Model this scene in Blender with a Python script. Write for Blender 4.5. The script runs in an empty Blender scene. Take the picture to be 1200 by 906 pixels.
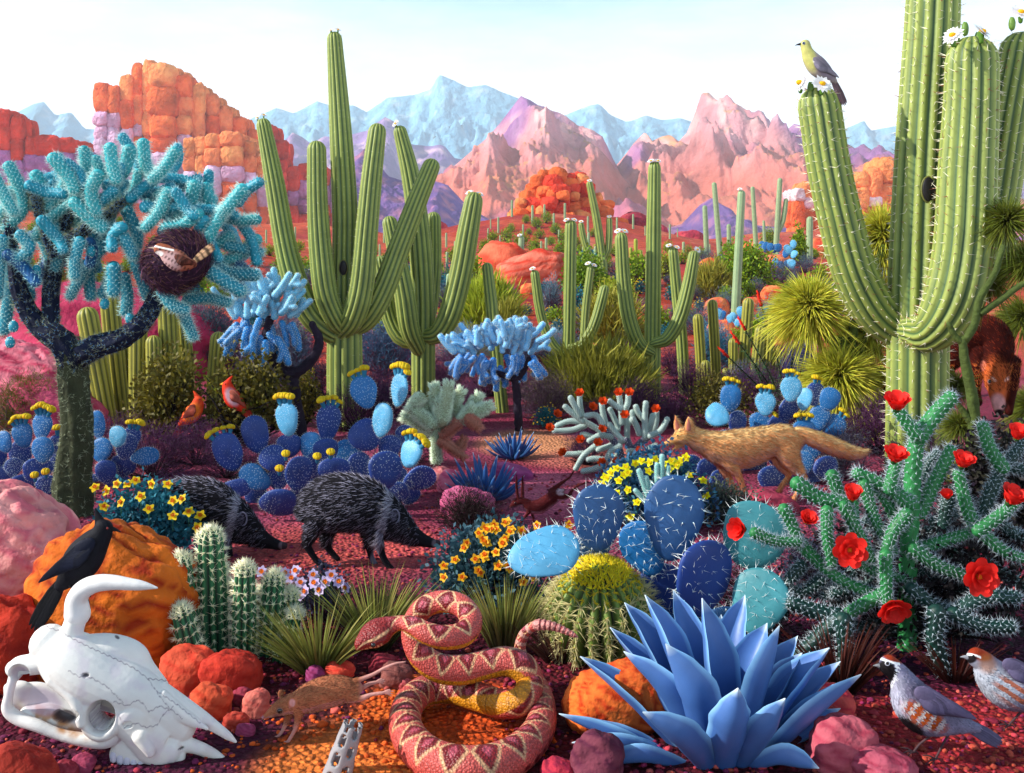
import bpy, math, random
import numpy as np
from mathutils import Vector, Matrix
rnd = random.Random(7); RG = np.random.default_rng(7)
SC = bpy.context.scene; COL = SC.collection
# ------------------------------------------------------------------ camera, world, sun, exposure
CAM_H = 1.25; F = 1200.0; HZ = 300.0          # eye height, focal length and horizon row of a 1200 x 906 picture
cd = bpy.data.cameras.new('camera'); cam = bpy.data.objects.new('camera', cd); COL.objects.link(cam)
cam.location = (0, 0, CAM_H); cam.rotation_euler = (math.pi/2, 0, 0)
cd.sensor_fit = 'HORIZONTAL'; cd.sensor_width = 36; cd.lens = 36; cd.shift_y = -(453-HZ)/1200.0
cd.clip_start = 0.02; cd.clip_end = 20000; SC.camera = cam
SUN_DIR = Vector((-0.84, -0.14, 0.54)).normalized()      # towards the sun
EL = math.asin(SUN_DIR.z); AZ = math.atan2(SUN_DIR.x, SUN_DIR.y)
sl = bpy.data.lights.new('sun', 'SUN'); sl.energy = 5.0; sl.angle = math.radians(0.5); sl.color = (1.0, 0.95, 0.86)
so = bpy.data.objects.new('sun', sl); COL.objects.link(so); so.rotation_euler = SUN_DIR.to_track_quat('Z', 'Y').to_euler()
so.location = (-5, -5, 12)
w = bpy.data.worlds.new('World'); SC.world = w; w.use_nodes = True
nt = w.node_tree; nt.nodes.clear(); N = nt.nodes.new; L = nt.links.new
out = N('ShaderNodeOutputWorld'); bg = N('ShaderNodeBackground'); sky = N('ShaderNodeTexSky')
sky.sky_type = 'NISHITA'; sky.sun_disc = False; sky.sun_elevation = EL; sky.sun_rotation = AZ
sky.air_density = 1.0; sky.dust_density = 0.0; sky.ozone_density = 2.0
bg.inputs[1].default_value = 0.10
tc = N('ShaderNodeTexCoord'); sp = N('ShaderNodeSeparateXYZ'); L(tc.outputs['Generated'], sp.inputs[0])
mp = N('ShaderNodeMapping'); mp.inputs['Scale'].default_value = (1.2, 1.2, 5.0); L(tc.outputs['Generated'], mp.inputs[0])
no = N('ShaderNodeTexNoise'); no.inputs['Scale'].default_value = 2.2; no.inputs['Detail'].default_value = 7; no.inputs['Roughness'].default_value = .6
L(mp.outputs[0], no.inputs[0])
mr = N('ShaderNodeMapRange'); mr.inputs[1].default_value = 0.27; mr.inputs[2].default_value = 0.14; mr.inputs[3].default_value = -.05; mr.inputs[4].default_value = 1.0
L(sp.outputs[2], mr.inputs[0])
ad = N('ShaderNodeMath'); ad.operation = 'ADD'; L(mr.outputs[0], ad.inputs[0])
nr = N('ShaderNodeMapRange'); nr.inputs[1].default_value = .35; nr.inputs[2].default_value = .65; nr.inputs[3].default_value = -.15; nr.inputs[4].default_value = .3
L(no.outputs[0], nr.inputs[0]); L(nr.outputs[0], ad.inputs[1]); ad.use_clamp = True
hz_ = N('ShaderNodeMix'); hz_.data_type = 'RGBA'; hr = N('ShaderNodeMapRange'); hr.inputs[1].default_value = .75; hr.inputs[2].default_value = .22; hr.inputs[3].default_value = 0; hr.inputs[4].default_value = .85
L(sp.outputs[2], hr.inputs[0]); L(hr.outputs[0], hz_.inputs[0]); L(sky.outputs[0], hz_.inputs[6]); hz_.inputs[7].default_value = (4.6, 8.2, 10.4, 1)      # thin bright haze low in the sky
mx = N('ShaderNodeMix'); mx.data_type = 'RGBA'; L(ad.outputs[0], mx.inputs[0]); L(hz_.outputs[2], mx.inputs[6])
mx.inputs[7].default_value = (12.4, 13.2, 13.8, 1)
L(mx.outputs[2], bg.inputs[0]); L(bg.outputs[0], out.inputs[0])
SC.view_settings.view_transform = 'Standard'; SC.view_settings.look = 'None'
SC.view_settings.exposure = 0.55; SC.view_settings.gamma = 1.0; SC.view_settings.use_curve_mapping = False
SC.cycles.max_bounces = 6; SC.cycles.diffuse_bounces = 3; SC.cycles.volume_bounces = 0; SC.cycles.use_denoising = True

# ------------------------------------------------------------------ numbers
def A(*x): return np.array(x, float)
def hx(s, k=1.0):
    s = s.lstrip('#'); c = np.array([int(s[i:i+2], 16)/255 for i in (0, 2, 4)])
    c = np.where(c <= .04045, c/12.92, ((c+.055)/1.055)**2.4); return c*k
def hash3(i, j, k, seed):
    n = (i*374761393 + j*668265263 + k*2147483647 + seed*1274126177) & 0xffffffff
    n = ((n ^ (n >> 13))*1274126177) & 0xffffffff; n = ((n ^ (n >> 15))*2246822519) & 0xffffffff
    return ((n ^ (n >> 16)) & 0xffffff)/float(0xffffff)
def vn(p, seed=0):
    p = np.asarray(p, float); i = np.floor(p).astype(np.int64); f = p-i; u = f*f*(3-2*f); r = 0
    for a in (0, 1):
        for b in (0, 1):
            for c in (0, 1):
                wgt = (u[..., 0] if a else 1-u[..., 0])*(u[..., 1] if b else 1-u[..., 1])*(u[..., 2] if c else 1-u[..., 2])
                r = r + wgt*hash3(i[..., 0]+a, i[..., 1]+b, i[..., 2]+c, seed)
    return r*2-1
def fbm(p, seed=0, o=4, ridged=False):
    r = 0; a = 1.0; t = 0
    for k in range(o):
        n = vn(np.asarray(p)*2**k, seed+k*17); n = (1-2*np.abs(n)) if ridged else n
        r = r+a*n; t += a; a *= .5
    return r/t
def sm(a, b, x):
    t = np.clip((x-a)/(b-a), 0, 1); return t*t*(3-2*t)
# ------------------------------------------------------------------ the picture's geometry: rays to places
def W(px, py, Y): return A((px-600)/F*Y, Y, CAM_H-(py-HZ)/F*Y)
def WZ(px, py, z):
    return W(px, py, (CAM_H-z)*F/(py-HZ))
HILLS = []   # x, y, rx, ry, height
def ground(x, y):
    x = np.asarray(x, float); y = np.asarray(y, float)
    z = 0.012*fbm(np.stack([x*1.3, y*1.3, 0*x], -1), 3, 3)
    z = z + sm(4.5, 9, y)*0.045*fbm(np.stack([x*.8, y*.8, 0*x], -1), 9, 3)
    z = z + sm(12, 34, y)*(.95+0.42*fbm(np.stack([x*.16, y*.10, 0*x], -1), 21, 4))
    z = z + sm(40, 150, y)*(1.1+1.5*fbm(np.stack([x*.03, y*.03, 0*x], -1), 31, 4))
    z = z + sm(200, 800, y)*4
    for hx_, hy, rx, ry, h in HILLS:
        z = z+h*np.exp(-((x-hx_)/rx)**2-((y-hy)/ry)**2)
    return z
def hill(px, Y, rx, ry, row):                 # a mound whose crest reaches the given row of the picture
    x = (px-600)/F*Y; z = CAM_H-(row-HZ)/F*Y; HILLS.append((x, Y, rx, ry, z-float(ground(x, Y))))
hill(80, 190, 46, 50, 206); hill(255, 200, 30, 40, 262); hill(1010, 140, 24, 26, 272)
hill(650, 95, 14, 20, 250); hill(770, 105, 15, 14, 280); hill(850, 60, 10, 12, 300)
hill(-60, 30, 9, 10, 225); hill(330, 48, 8, 9, 268); hill(470, 60, 8, 9, 278); hill(900, 40, 6, 9, 312); hill(1010, 28, 5, 6, 312)
hill(10, 13, 2.4, 3.2, 392); hill(612, 34, 3.4, 4, 306); hill(560, 50, 6, 8, 285); hill(700, 55, 6, 8, 292)
_t = np.concatenate([np.linspace(1.2, 20, 1500), np.geomspace(20, 900, 3000)])
def G(px, py):
    X = (px-600)/F*_t; Z = CAM_H-(py-HZ)/F*_t; g = ground(X, _t); i = np.argmax(Z <= g)
    if Z[i] > g[i]: i = len(_t)-1
    return A(X[i], _t[i], g[i])
def GY(px, Y):
    x = (px-600)/F*Y; return A(x, Y, float(ground(x, Y)))
# ------------------------------------------------------------------ mesh builder
def spline(P, n):
    P = np.asarray(P, float); k = len(P)
    if k == 2: t = np.linspace(0, 1, n)[:, None]; return P[0]*(1-t)+P[1]*t
    Q = np.vstack([2*P[0]-P[1], P, 2*P[-1]-P[-2]]); o = []
    for t in np.linspace(0, k-1, n):
        i = min(int(t), k-2); f = t-i; a, b, c, d = Q[i:i+4]
        o.append(.5*((2*b)+(c-a)*f+(2*a-5*b+4*c-d)*f*f+(3*b-a-3*c+d)*f**3))
    return np.array(o)
def nrm(v): return v/np.maximum(np.linalg.norm(v, axis=-1, keepdims=True), 1e-9)
def frames(P, up=None):
    T = nrm(np.gradient(P, axis=0))
    Nn = np.zeros_like(P)
    if up is not None:
        u = np.asarray(up, float); Nn = nrm(u-T*(T@u)[:, None])
    else:
        a = A(1, 0, 0) if abs(T[0][0]) < .9 else A(0, 1, 0)
        n = nrm(a-T[0]*(T[0]@a)); Nn[0] = n
        for i in range(1, len(P)):
            n = n-T[i]*(T[i]@n); n = n/max(np.linalg.norm(n), 1e-9); Nn[i] = n
    return T, Nn, np.cross(T, Nn)
class MB:
    def __init__(s): s.v = []; s.c = []; s.f3 = []; s.f4 = []; s.n = 0
    def add(s, v, f, c):
        v = np.asarray(v, float).reshape(-1, 3); c = np.asarray(c, float)
        f = [np.asarray(q, np.int64) for q in f] if isinstance(f, list) and isinstance(f[0], np.ndarray) else np.asarray(f, np.int64)
        if c.ndim == 1: c = np.tile(c, (len(v), 1))
        s.v.append(v); s.c.append(c.reshape(-1, 3))
        for q in (f if isinstance(f, list) else [f]):
            (s.f3 if q.shape[1] == 3 else s.f4).append(q+s.n)
        s.n += len(v)
    def merge(s, o):
        for a, b in zip(o.v, o.c): s.v.append(a); s.c.append(b)
        s.f3 += [f+s.n for f in o.f3]; s.f4 += [f+s.n for f in o.f4]; s.n += o.n
    def mesh(s, name, org, smooth=True):
        v = np.vstack(s.v)-np.asarray(org, float); c = np.vstack(s.c)
        f3 = np.vstack(s.f3) if s.f3 else np.zeros((0, 3), np.int64); f4 = np.vstack(s.f4) if s.f4 else np.zeros((0, 4), np.int64)
        me = bpy.data.meshes.new(name); me.vertices.add(len(v)); me.vertices.foreach_set('co', v.astype(np.float32).ravel())
        li = np.concatenate([f3.ravel(), f4.ravel()]).astype(np.int32); me.loops.add(len(li)); me.loops.foreach_set('vertex_index', li)
        st = np.concatenate([np.arange(len(f3))*3, len(f3)*3+np.arange(len(f4))*4]).astype(np.int32)
        me.polygons.add(len(st)); me.polygons.foreach_set('loop_start', st)
        me.update(calc_edges=True); me.validate()
        a = me.color_attributes.new('Col', 'FLOAT_COLOR', 'POINT')
        a.data.foreach_set('color', np.hstack([np.clip(c, 0, 1), np.ones((len(c), 1))]).astype(np.float32).ravel())
        me.polygons.foreach_set('use_smooth', np.full(len(me.polygons), smooth))
        return me
ORG = {}
def link(name, me, m, parent=None, org=None):
    o = bpy.data.objects.new(name, me); COL.objects.link(o)
    if me is not None and m is not None: me.materials.clear(); me.materials.append(m)
    if parent is not None: o.parent = parent; ORG[o.name] = ORG[parent.name]
    else: o.location = tuple(org); ORG[o.name] = np.array(org, float)
    return o
def tag(o, label, cat, group=None, kind=None):
    if label: o['label'] = label
    if cat: o['category'] = cat
    if group: o['group'] = group
    if kind: o['kind'] = kind
    return o
def thing(name, label, cat, loc, group=None):
    return tag(link(name, None, None, None, loc), label, cat, group)
def part(name, mb, m, parent, smooth=True, label=None):
    o = link(name, mb.mesh(name, ORG[parent.name], smooth), m, parent)
    if label: o['label'] = label
    return o
def solo(name, mb, m, label, cat, loc, group=None, kind=None, smooth=True):
    return tag(link(name, mb.mesh(name, loc, smooth), m, None, loc), label, cat, group, kind)
def dup(root, loc, rotz=0, scale=1.0, label=None):
    def cp(o, par):
        c = o.copy(); COL.objects.link(c)
        if par is not None: c.parent = par
        for ch in o.children: cp(ch, c)
        return c
    r = cp(root, None); r.location = tuple(loc); r.rotation_euler = (0, 0, rotz); r.scale = (scale,)*3; ORG[r.name] = np.array(loc)
    if label: r['label'] = label
    return r
def tube(mb, P, R, n=12, col=(.5, .5, .5), ribs=0, rd=.2, groove=None, up=None, ell=None, cap=(1, 1), cfun=None, phase=0.0, bump=None):
    """lofted tube with rounded ends; returns ring centres, frames, radii"""
    P = np.asarray(P, float); R = np.broadcast_to(np.asarray(R, float), (len(P),)).copy()
    T, Nn, B = frames(P, up)
    ell = np.ones((len(P), 2)) if ell is None else np.broadcast_to(np.asarray(ell, float), (len(P), 2)).copy()
    m = 4
    def addcap(end):
        nonlocal P, R, T, Nn, B, ell
        i = -1 if end else 0; sg = 1 if end else -1
        a = (np.arange(1, m+1)/m*math.pi/2*.97)
        e = (ell[i].min())
        pp = P[i]+sg*T[i]*(np.sin(a)*R[i]*cap[end]*e)[:, None]; rr = R[i]*np.cos(a)
        rep = lambda q: np.repeat(q[i][None], m, 0)
        if end: P = np.vstack([P, pp]); R = np.r_[R, rr]; T = np.vstack([T, rep(T)]); Nn = np.vstack([Nn, rep(Nn)]); B = np.vstack([B, rep(B)]); ell = np.vstack([ell, rep(ell)])
        else: P = np.vstack([pp[::-1], P]); R = np.r_[rr[::-1], R]; T = np.vstack([rep(T), T]); Nn = np.vstack([rep(Nn), Nn]); B = np.vstack([rep(B), B]); ell = np.vstack([rep(ell), ell])
    if cap[1]: addcap(1)
    if cap[0]: addcap(0)
    k = len(P); th = np.arange(n)/n*2*math.pi+phase
    prof = np.ones(n); rg = np.zeros(n)
    if ribs:
        c = np.abs(np.cos(ribs*th/2)); prof = 1-rd*(1-c**.75); rg = c
    rr = R[:, None]*prof[None]
    if bump is not None: rr = rr*bump(k, n)
    V = P[:, None]+rr[..., None]*(np.cos(th)[None, :, None]*Nn[:, None]*ell[:, 0][:, None, None]+np.sin(th)[None, :, None]*B[:, None]*ell[:, 1][:, None, None])
    col = np.asarray(col, float)
    if cfun is not None: C = cfun(V, np.linspace(0, 1, k)[:, None]*np.ones((1, n)), np.ones((k, 1))*th[None], Nn, B)
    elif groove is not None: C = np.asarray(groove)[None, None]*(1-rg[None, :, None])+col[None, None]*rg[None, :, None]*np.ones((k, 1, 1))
    else: C = np.ones((k, n, 1))*col
    i = np.arange(k-1)[:, None]*n; j = np.arange(n)[None]; j2 = (j+1) % n
    q = np.stack([i+j, i+j2, i+n+j2, i+n+j], -1).reshape(-1, 4)
    V2 = np.vstack([V.reshape(-1, 3), P[0], P[-1]]); C2 = np.vstack([C.reshape(-1, 3), C[0].mean(0), C[-1].mean(0)])
    j = np.arange(n); a = k*n
    t = np.vstack([np.stack([np.full(n, a), (j+1) % n, j], -1), np.stack([np.full(n, a+1), (k-1)*n+j, (k-1)*n+(j+1) % n], -1)])
    mb.add(V2, [q, t], C2)
    return P, T, Nn, B, R, ell
def ellipsoid(mb, c, r, col, rot=None, nu=16, nv=10, disp=0, seed=0, dscale=2.0, dfun=None, cfun=None, power=1.0, ridged=False):
    u = np.arange(nu)/nu*2*math.pi; v = np.linspace(-math.pi/2, math.pi/2, nv+2)[1:-1]
    sp_ = lambda x: np.sign(x)*np.abs(x)**power
    D = np.stack([sp_(np.cos(v))[:, None]*sp_(np.cos(u))[None], sp_(np.cos(v))[:, None]*sp_(np.sin(u))[None], sp_(np.sin(v))[:, None]*np.ones((1, nu))], -1).reshape(-1, 3)
    D = np.vstack([D, [0, 0, -1], [0, 0, 1]]); U = nrm(D)
    if disp: D = D*(1+disp*fbm(U*dscale+seed*3.7, seed, 4, ridged))[:, None]
    if dfun is not None: D = D*dfun(U)[:, None]
    V = D*np.asarray(r, float)
    if rot is not None: V = V@np.array(rot).T
    V = V+np.asarray(c, float)
    i = np.arange(nv-1)[:, None]*nu; j = np.arange(nu)[None]; j2 = (j+1) % nu
    q = np.stack([i+j, i+j2, i+nu+j2, i+nu+j], -1).reshape(-1, 4); j = np.arange(nu); a = nu*nv
    t = np.vstack([np.stack([np.full(nu, a), (j+1) % nu, j], -1), np.stack([np.full(nu, a+1), (nv-1)*nu+j, (nv-1)*nu+(j+1) % nu], -1)])
    mb.add(V, [q, t], cfun(V, U) if cfun else col)
def rotm(ax, ang): return np.array(Matrix.Rotation(ang, 3, Vector(ax)))
def perp(D):
    a = np.where(np.abs(D[:, 2:3]) < .9, A(0, 0, 1)[None], A(1, 0, 0)[None]); n = nrm(np.cross(D, a)); return n, np.cross(D, n)
def spikes(mb, P, D, Ln, Wd, col, sides=3):
    """thin cones: base points, directions, lengths, widths"""
    P = np.asarray(P, float); n = len(P)
    if n == 0: return
    D = nrm(np.asarray(D, float)); Ln = np.broadcast_to(Ln, (n,)); Wd = np.broadcast_to(Wd, (n,)); a, b = perp(D)
    th = np.arange(sides)/sides*2*math.pi
    ring = P[:, None]+Wd[:, None, None]*(np.cos(th)[None, :, None]*a[:, None]+np.sin(th)[None, :, None]*b[:, None])
    V = np.concatenate([ring, (P+D*Ln[:, None])[:, None]], 1); o = np.arange(n)[:, None]*(sides+1)
    F_ = np.vstack([np.hstack([o+k, o+(k+1) % sides, o+sides]) for k in range(sides)])
    c = np.asarray(col, float)
    if c.ndim == 2: c = np.repeat(c, sides+1, 0)
    mb.add(V.reshape(-1, 3), F_, c)
def blades(mb, P, D, Ln, Wd, bend, col, tipcol=None, seg=4, side=None, shape=0):
    """curved flat blades; bend is added at the tip with t^2; col (n,3)"""
    P = np.asarray(P, float); n = len(P); D = nrm(np.asarray(D, float)); Ln = np.broadcast_to(Ln, (n,)); Wd = np.broadcast_to(Wd, (n,))
    if side is None:
        r = RG.normal(size=(n, 3)); side = nrm(np.cross(D, r))
    t = np.linspace(0, 1, seg+1); bend = np.broadcast_to(bend, (n, 3))
    C_ = P[:, None]+D[:, None]*(Ln[:, None]*t[None])[..., None]+bend[:, None]*(Ln[:, None]*t[None]**2)[..., None]
    wp = (1-t**1.6) if shape == 0 else np.sin(np.pi*np.clip(t*.93+.05, 0, 1))
    wp = np.maximum(wp, .02)
    a = C_+side[:, None]*(Wd[:, None]*wp[None])[..., None]; b = C_-side[:, None]*(Wd[:, None]*wp[None])[..., None]
    V = np.stack([a, b], 2).reshape(n, -1, 3); o = np.arange(n)[:, None]*(2*(seg+1))
    F_ = np.vstack([np.hstack([o+2*k, o+2*k+1, o+2*k+3, o+2*k+2]) for k in range(seg)])
    c = np.asarray(col, float); c = np.tile(c, (n, 1)) if c.ndim == 1 else c
    if tipcol is not None:
        tcn = np.asarray(tipcol, float); tcn = np.tile(tcn, (n, 1)) if tcn.ndim == 1 else tcn
        cc = c[:, None]*(1-t[None, :, None])+tcn[:, None]*t[None, :, None]
    else: cc = np.repeat(c[:, None], seg+1, 1)
    mb.add(V.reshape(-1, 3), F_, np.repeat(cc, 2, 1).reshape(-1, 3))
def jit(col, n, a=.2):
    c = np.tile(np.asarray(col, float), (n, 1)); return np.clip(c*(1+RG.uniform(-a, a, (n, 1)))*(1+RG.uniform(-a*.4, a*.4, (n, 3))), 0, 1)
def sphere_dirs(n, zmin=-1.0):
    z = RG.uniform(zmin, 1, n); a = RG.uniform(0, 2*math.pi, n); r = np.sqrt(1-z*z); return np.stack([r*np.cos(a), r*np.sin(a), z], -1)
# ------------------------------------------------------------------ materials: surface colour comes from the mesh's own colours
def mat(name, rough=.7, nscale=8, amp=.25, bump=.3, bscale=30, spec=.3, sss=0, bdist=.01, coord='Object', trans=0, vor=0, vscale=60):
    m = bpy.data.materials.new(name); m.use_nodes = True; t = m.node_tree; N = t.nodes.new; L = t.links.new
    b = t.nodes['Principled BSDF']; b.inputs['Roughness'].default_value = rough; b.inputs['Specular IOR Level'].default_value = spec
    at = N('ShaderNodeAttribute'); at.attribute_name = 'Col'; tc = N('ShaderNodeTexCoord'); co = tc.outputs['Object']
    if coord == 'World': co = N('ShaderNodeNewGeometry').outputs['Position']
    n1 = N('ShaderNodeTexNoise'); n1.inputs['Scale'].default_value = nscale; n1.inputs['Detail'].default_value = 5; n1.inputs['Roughness'].default_value = .6; L(co, n1.inputs[0])
    r1 = N('ShaderNodeMapRange'); r1.inputs[1].default_value = .3; r1.inputs[2].default_value = .7; r1.inputs[3].default_value = 1-amp; r1.inputs[4].default_value = 1+amp; L(n1.outputs[0], r1.inputs[0])
    mul = N('ShaderNodeVectorMath'); mul.operation = 'SCALE'; L(at.outputs['Color'], mul.inputs[0]); L(r1.outputs[0], mul.inputs['Scale'])
    src = mul.outputs[0]
    n2 = N('ShaderNodeTexNoise'); n2.inputs['Scale'].default_value = bscale; n2.inputs['Detail'].default_value = 4; L(co, n2.inputs[0]); hgt = n2.outputs[0]
    if vor:
        v = N('ShaderNodeTexVoronoi'); v.inputs['Scale'].default_value = vscale; L(co, v.inputs[0])
        vr = N('ShaderNodeMapRange'); vr.inputs[1].default_value = 0; vr.inputs[2].default_value = .55; vr.inputs[3].default_value = 1.25; vr.inputs[4].default_value = 1-vor; L(v.outputs['Distance'], vr.inputs[0])
        m2 = N('ShaderNodeVectorMath'); m2.operation = 'SCALE'; L(src, m2.inputs[0]); L(vr.outputs[0], m2.inputs['Scale']); src = m2.outputs[0]
        mm = N('ShaderNodeMath'); mm.operation = 'SUBTRACT'; L(hgt, mm.inputs[0]); L(v.outputs['Distance'], mm.inputs[1]); hgt = mm.outputs[0]
    L(src, b.inputs['Base Color'])
    if bump:
        bp = N('ShaderNodeBump'); bp.inputs['Strength'].default_value = bump; bp.inputs['Distance'].default_value = bdist; L(hgt, bp.inputs['Height']); L(bp.outputs[0], b.inputs['Normal'])
    if sss: b.inputs['Subsurface Weight'].default_value = sss; b.inputs['Subsurface Radius'].default_value = (.02, .01, .006); b.inputs['Subsurface Scale'].default_value = .5
    if trans:
        tr = N('ShaderNodeBsdfTranslucent'); L(src, tr.inputs[0]); ms = N('ShaderNodeMixShader'); ms.inputs[0].default_value = trans
        L(b.outputs[0], ms.inputs[1]); L(tr.outputs[0], ms.inputs[2]); L(ms.outputs[0], t.nodes['Material Output'].inputs[0])
    return m
M = dict(
    ground=mat('gritty_soil', .9, 1.6, .35, .9, 46, .15, coord='World', bdist=.02, vor=.45, vscale=52),
    rock=mat('weathered_rock', .85, 3.5, .28, .8, 16, .2, coord='World', bdist=.03),
    farrock=mat('cliff_rock', .9, .3, .3, 1.0, .9, .1, coord='World', bdist=1.0),
    mount=mat('mountain_rock', .95, .02, .25, 1.0, .06, .05, coord='World', bdist=8),
    cactus=mat('cactus_skin', .5, 9, .14, .25, 60, .35, bdist=.004),
    wood=mat('rough_bark', .85, 14, .3, .9, 45, .2, bdist=.012),
    leaf=mat('leaf', .6, 6, .18, 0, 10, .25, trans=.25),
    petal=mat('petal', .6, 30, .1, 0, 10, .2, trans=.35),
    agave=mat('agave_skin', .45, 7, .14, .15, 40, .4, bdist=.004),
    fur=mat('fur', .85, 30, .16, .5, 160, .1, bdist=.003),
    feather=mat('feather', .7, 40, .14, .5, 220, .15, bdist=.002),
    bone=mat('bone', .6, 9, .07, .35, 60, .3, bdist=.003),
    scale=mat('scales', .45, 20, .14, .9, 90, .35, bdist=.003, vor=.35, vscale=170),
    gloss=mat('glossy', .15, 5, 0, 0, 10, .6),
)
# ------------------------------------------------------------------ ground
def make_ground():
    Yr = np.concatenate([np.linspace(-1.5, 1.4, 8), np.linspace(1.5, 9, 190), np.geomspace(9.1, 2450, 330)])
    cx = np.linspace(-1, 1, 361); cx = cx*(.55+.45*np.abs(cx)**1.5)
    Yg = Yr[:, None]*np.ones((1, 361)); X = cx[None]*(np.maximum(Yr, 0)*.95+3.2)[:, None]
    Z = ground(X, Yg); V = np.stack([X, Yg, Z], -1)
    p = V.reshape(-1, 3)
    n1 = fbm(p*.9, 5, 4)[:, None]; n2 = fbm(p*[.12, .12, 0]+9, 8, 4)[:, None]; y = p[:, 1:2]; x = p[:, 0:1]
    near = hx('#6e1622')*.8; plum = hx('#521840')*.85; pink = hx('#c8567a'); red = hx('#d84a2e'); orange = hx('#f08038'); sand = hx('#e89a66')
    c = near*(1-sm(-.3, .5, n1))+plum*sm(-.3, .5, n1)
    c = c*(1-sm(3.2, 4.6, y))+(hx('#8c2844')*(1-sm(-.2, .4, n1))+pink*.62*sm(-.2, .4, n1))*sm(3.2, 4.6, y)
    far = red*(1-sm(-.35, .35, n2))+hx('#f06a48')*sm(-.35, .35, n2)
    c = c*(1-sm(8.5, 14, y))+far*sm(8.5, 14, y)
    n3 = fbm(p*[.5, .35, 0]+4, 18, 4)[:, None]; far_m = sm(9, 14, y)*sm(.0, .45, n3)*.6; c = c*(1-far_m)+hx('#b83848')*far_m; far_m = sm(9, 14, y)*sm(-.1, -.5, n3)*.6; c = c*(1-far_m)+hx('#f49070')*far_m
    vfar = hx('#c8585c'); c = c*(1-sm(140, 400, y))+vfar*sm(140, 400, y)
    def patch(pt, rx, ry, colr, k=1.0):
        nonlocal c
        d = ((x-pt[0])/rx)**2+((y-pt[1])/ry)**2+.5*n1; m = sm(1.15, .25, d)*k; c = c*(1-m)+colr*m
    patch(G(420, 905), .30, .34, orange); patch(G(500, 840), .22, .30, hx('#f07028')); patch(G(560, 835), .14, .22, hx('#e85a20'))  # orange patches: a shaft of sun put into the soil colour
    patch(G(380, 640), .7, .55, hx('#d85a50'), .8); patch(G(640, 575), .55, .55, hx('#e0708c'), .9); patch(G(620, 520), .42, .55, hx('#f0a070'), .95)
    patch(G(700, 535), .5, .4, hx('#e08068'), .7); patch(G(1130, 860), .35, .3, hx('#b02c30'), .8)
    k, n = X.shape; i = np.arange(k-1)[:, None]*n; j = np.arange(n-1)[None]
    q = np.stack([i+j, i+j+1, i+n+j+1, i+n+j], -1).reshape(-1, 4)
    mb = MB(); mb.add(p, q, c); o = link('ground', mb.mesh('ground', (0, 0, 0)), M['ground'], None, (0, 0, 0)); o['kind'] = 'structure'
make_ground()
# ------------------------------------------------------------------ mountains: height fields under a given skyline
def range_(name, sky_pts, Y0, wy, colf, base=0.0, rough=.22, nx=260, ny=90, seed=1, fscale=1.0, back=.6):
    pts = np.array(sky_pts, float); px = np.linspace(pts[0, 0], pts[-1, 0], nx)
    X = (px-600)/F*Y0; Yv = np.linspace(-1, back, ny)
    Xg = np.ones((ny, 1))*X[None]; Yg = (Y0+Yv*wy)[:, None]*np.ones((1, nx))
    s = wy
    q = np.stack([Xg/s*2.2*fscale, Yg/s*2.2*fscale, 0*Xg], -1)
    warp = fbm(q, seed, 3)*.16*wy/1.0*np.clip(np.abs(Yv)[:, None]*2.5, 0, 1)
    hpx = np.interp((Xg+warp)/Y0*F+600, pts[:, 0], pts[:, 1])
    Hh = CAM_H+(HZ-hpx)/F*Y0
    t = np.where(Yv < 0, 1+Yv, 1-Yv/back)[:, None]
    rid = fbm(q*2.6, seed+5, 5, True)
    prof = t**(1.15)
    Z = base+(Hh-base)*(prof+rough*rid*np.sin(math.pi*np.clip(t, 0, 1))*.9)
    V = np.stack([Xg, Yg, Z], -1).reshape(-1, 3)
    fine = fbm(V*(14.0/s)*[1, 1, 1.6], seed+11, 4)
    k, n = Xg.shape; i = np.arange(k-1)[:, None]*n; j = np.arange(n-1)[None]
    f = np.stack([i+j, i+j+1, i+n+j+1, i+n+j], -1).reshape(-1, 4)
    h01 = ((Z-base)/max((Hh.max()-base), 1)).reshape(-1)
    gz = np.gradient(Z, axis=0)/np.gradient(Yg, axis=0); gx = np.gradient(Z, axis=1)/(np.gradient(X)[None]+1e-9)
    slope = np.sqrt(gz**2+gx**2).reshape(-1)
    mb = MB(); mb.add(V, f, colf(h01, slope, fine, V))
    o = link(name, mb.mesh(name, (0, 0, 0), True), M['mount'], None, (0, 0, 0)); o['kind'] = 'structure'; return o
def col_pink(h, s, n, V):
    rock = hx('#e09aa0')*.8; warm = hx('#dc7a68')*.85; mauve = hx('#8a58a8')*.85; yel = hx('#eca458')*.85
    big = fbm(V*.012, 77, 3)
    c = rock[None]*np.ones((len(h), 1)); m = sm(.75, .3, h+.12*n)[:, None]; c = c*(1-m)+warm*m; m = sm(.5, .8, h+.1*n)[:, None]*sm(.0, .5, np.sin(V[:, 0]*.35+3*n))[:, None]*.6; c = c*(1-m)+hx('#f0b8b0')*m
    m = sm(.1, .35, big)[:, None]*sm(.95, .4, s)[:, None]*.7; c = c*(1-m)+yel*m
    m = sm(.05, -.3, big)[:, None]*.75; c = c*(1-m)+mauve*m
    return np.clip(c*(1+.35*n[:, None]), 0, 1)
def col_lilac(h, s, n, V):
    c = hx('#a884c4')[None]*.8*np.ones((len(h), 1)); m = sm(0, .5, n)[:, None]; c = c*(1-m)+hx('#eec8d0')*m; return c
def col_plum(h, s, n, V):
    c = hx('#7a5a98')[None]*.9*np.ones((len(h), 1)); m = sm(-.1, .5, n)[:, None]; c = c*(1-m)+hx('#b87890')*m; return c
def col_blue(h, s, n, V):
    c = hx('#8cc8e8')[None]*np.ones((len(h), 1)); m = sm(.1, .6, n)[:, None]*.7; c = c*(1-m)+hx('#d8e8f4')*m; return c  # pale blue puts distance haze into the rock colour
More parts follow.
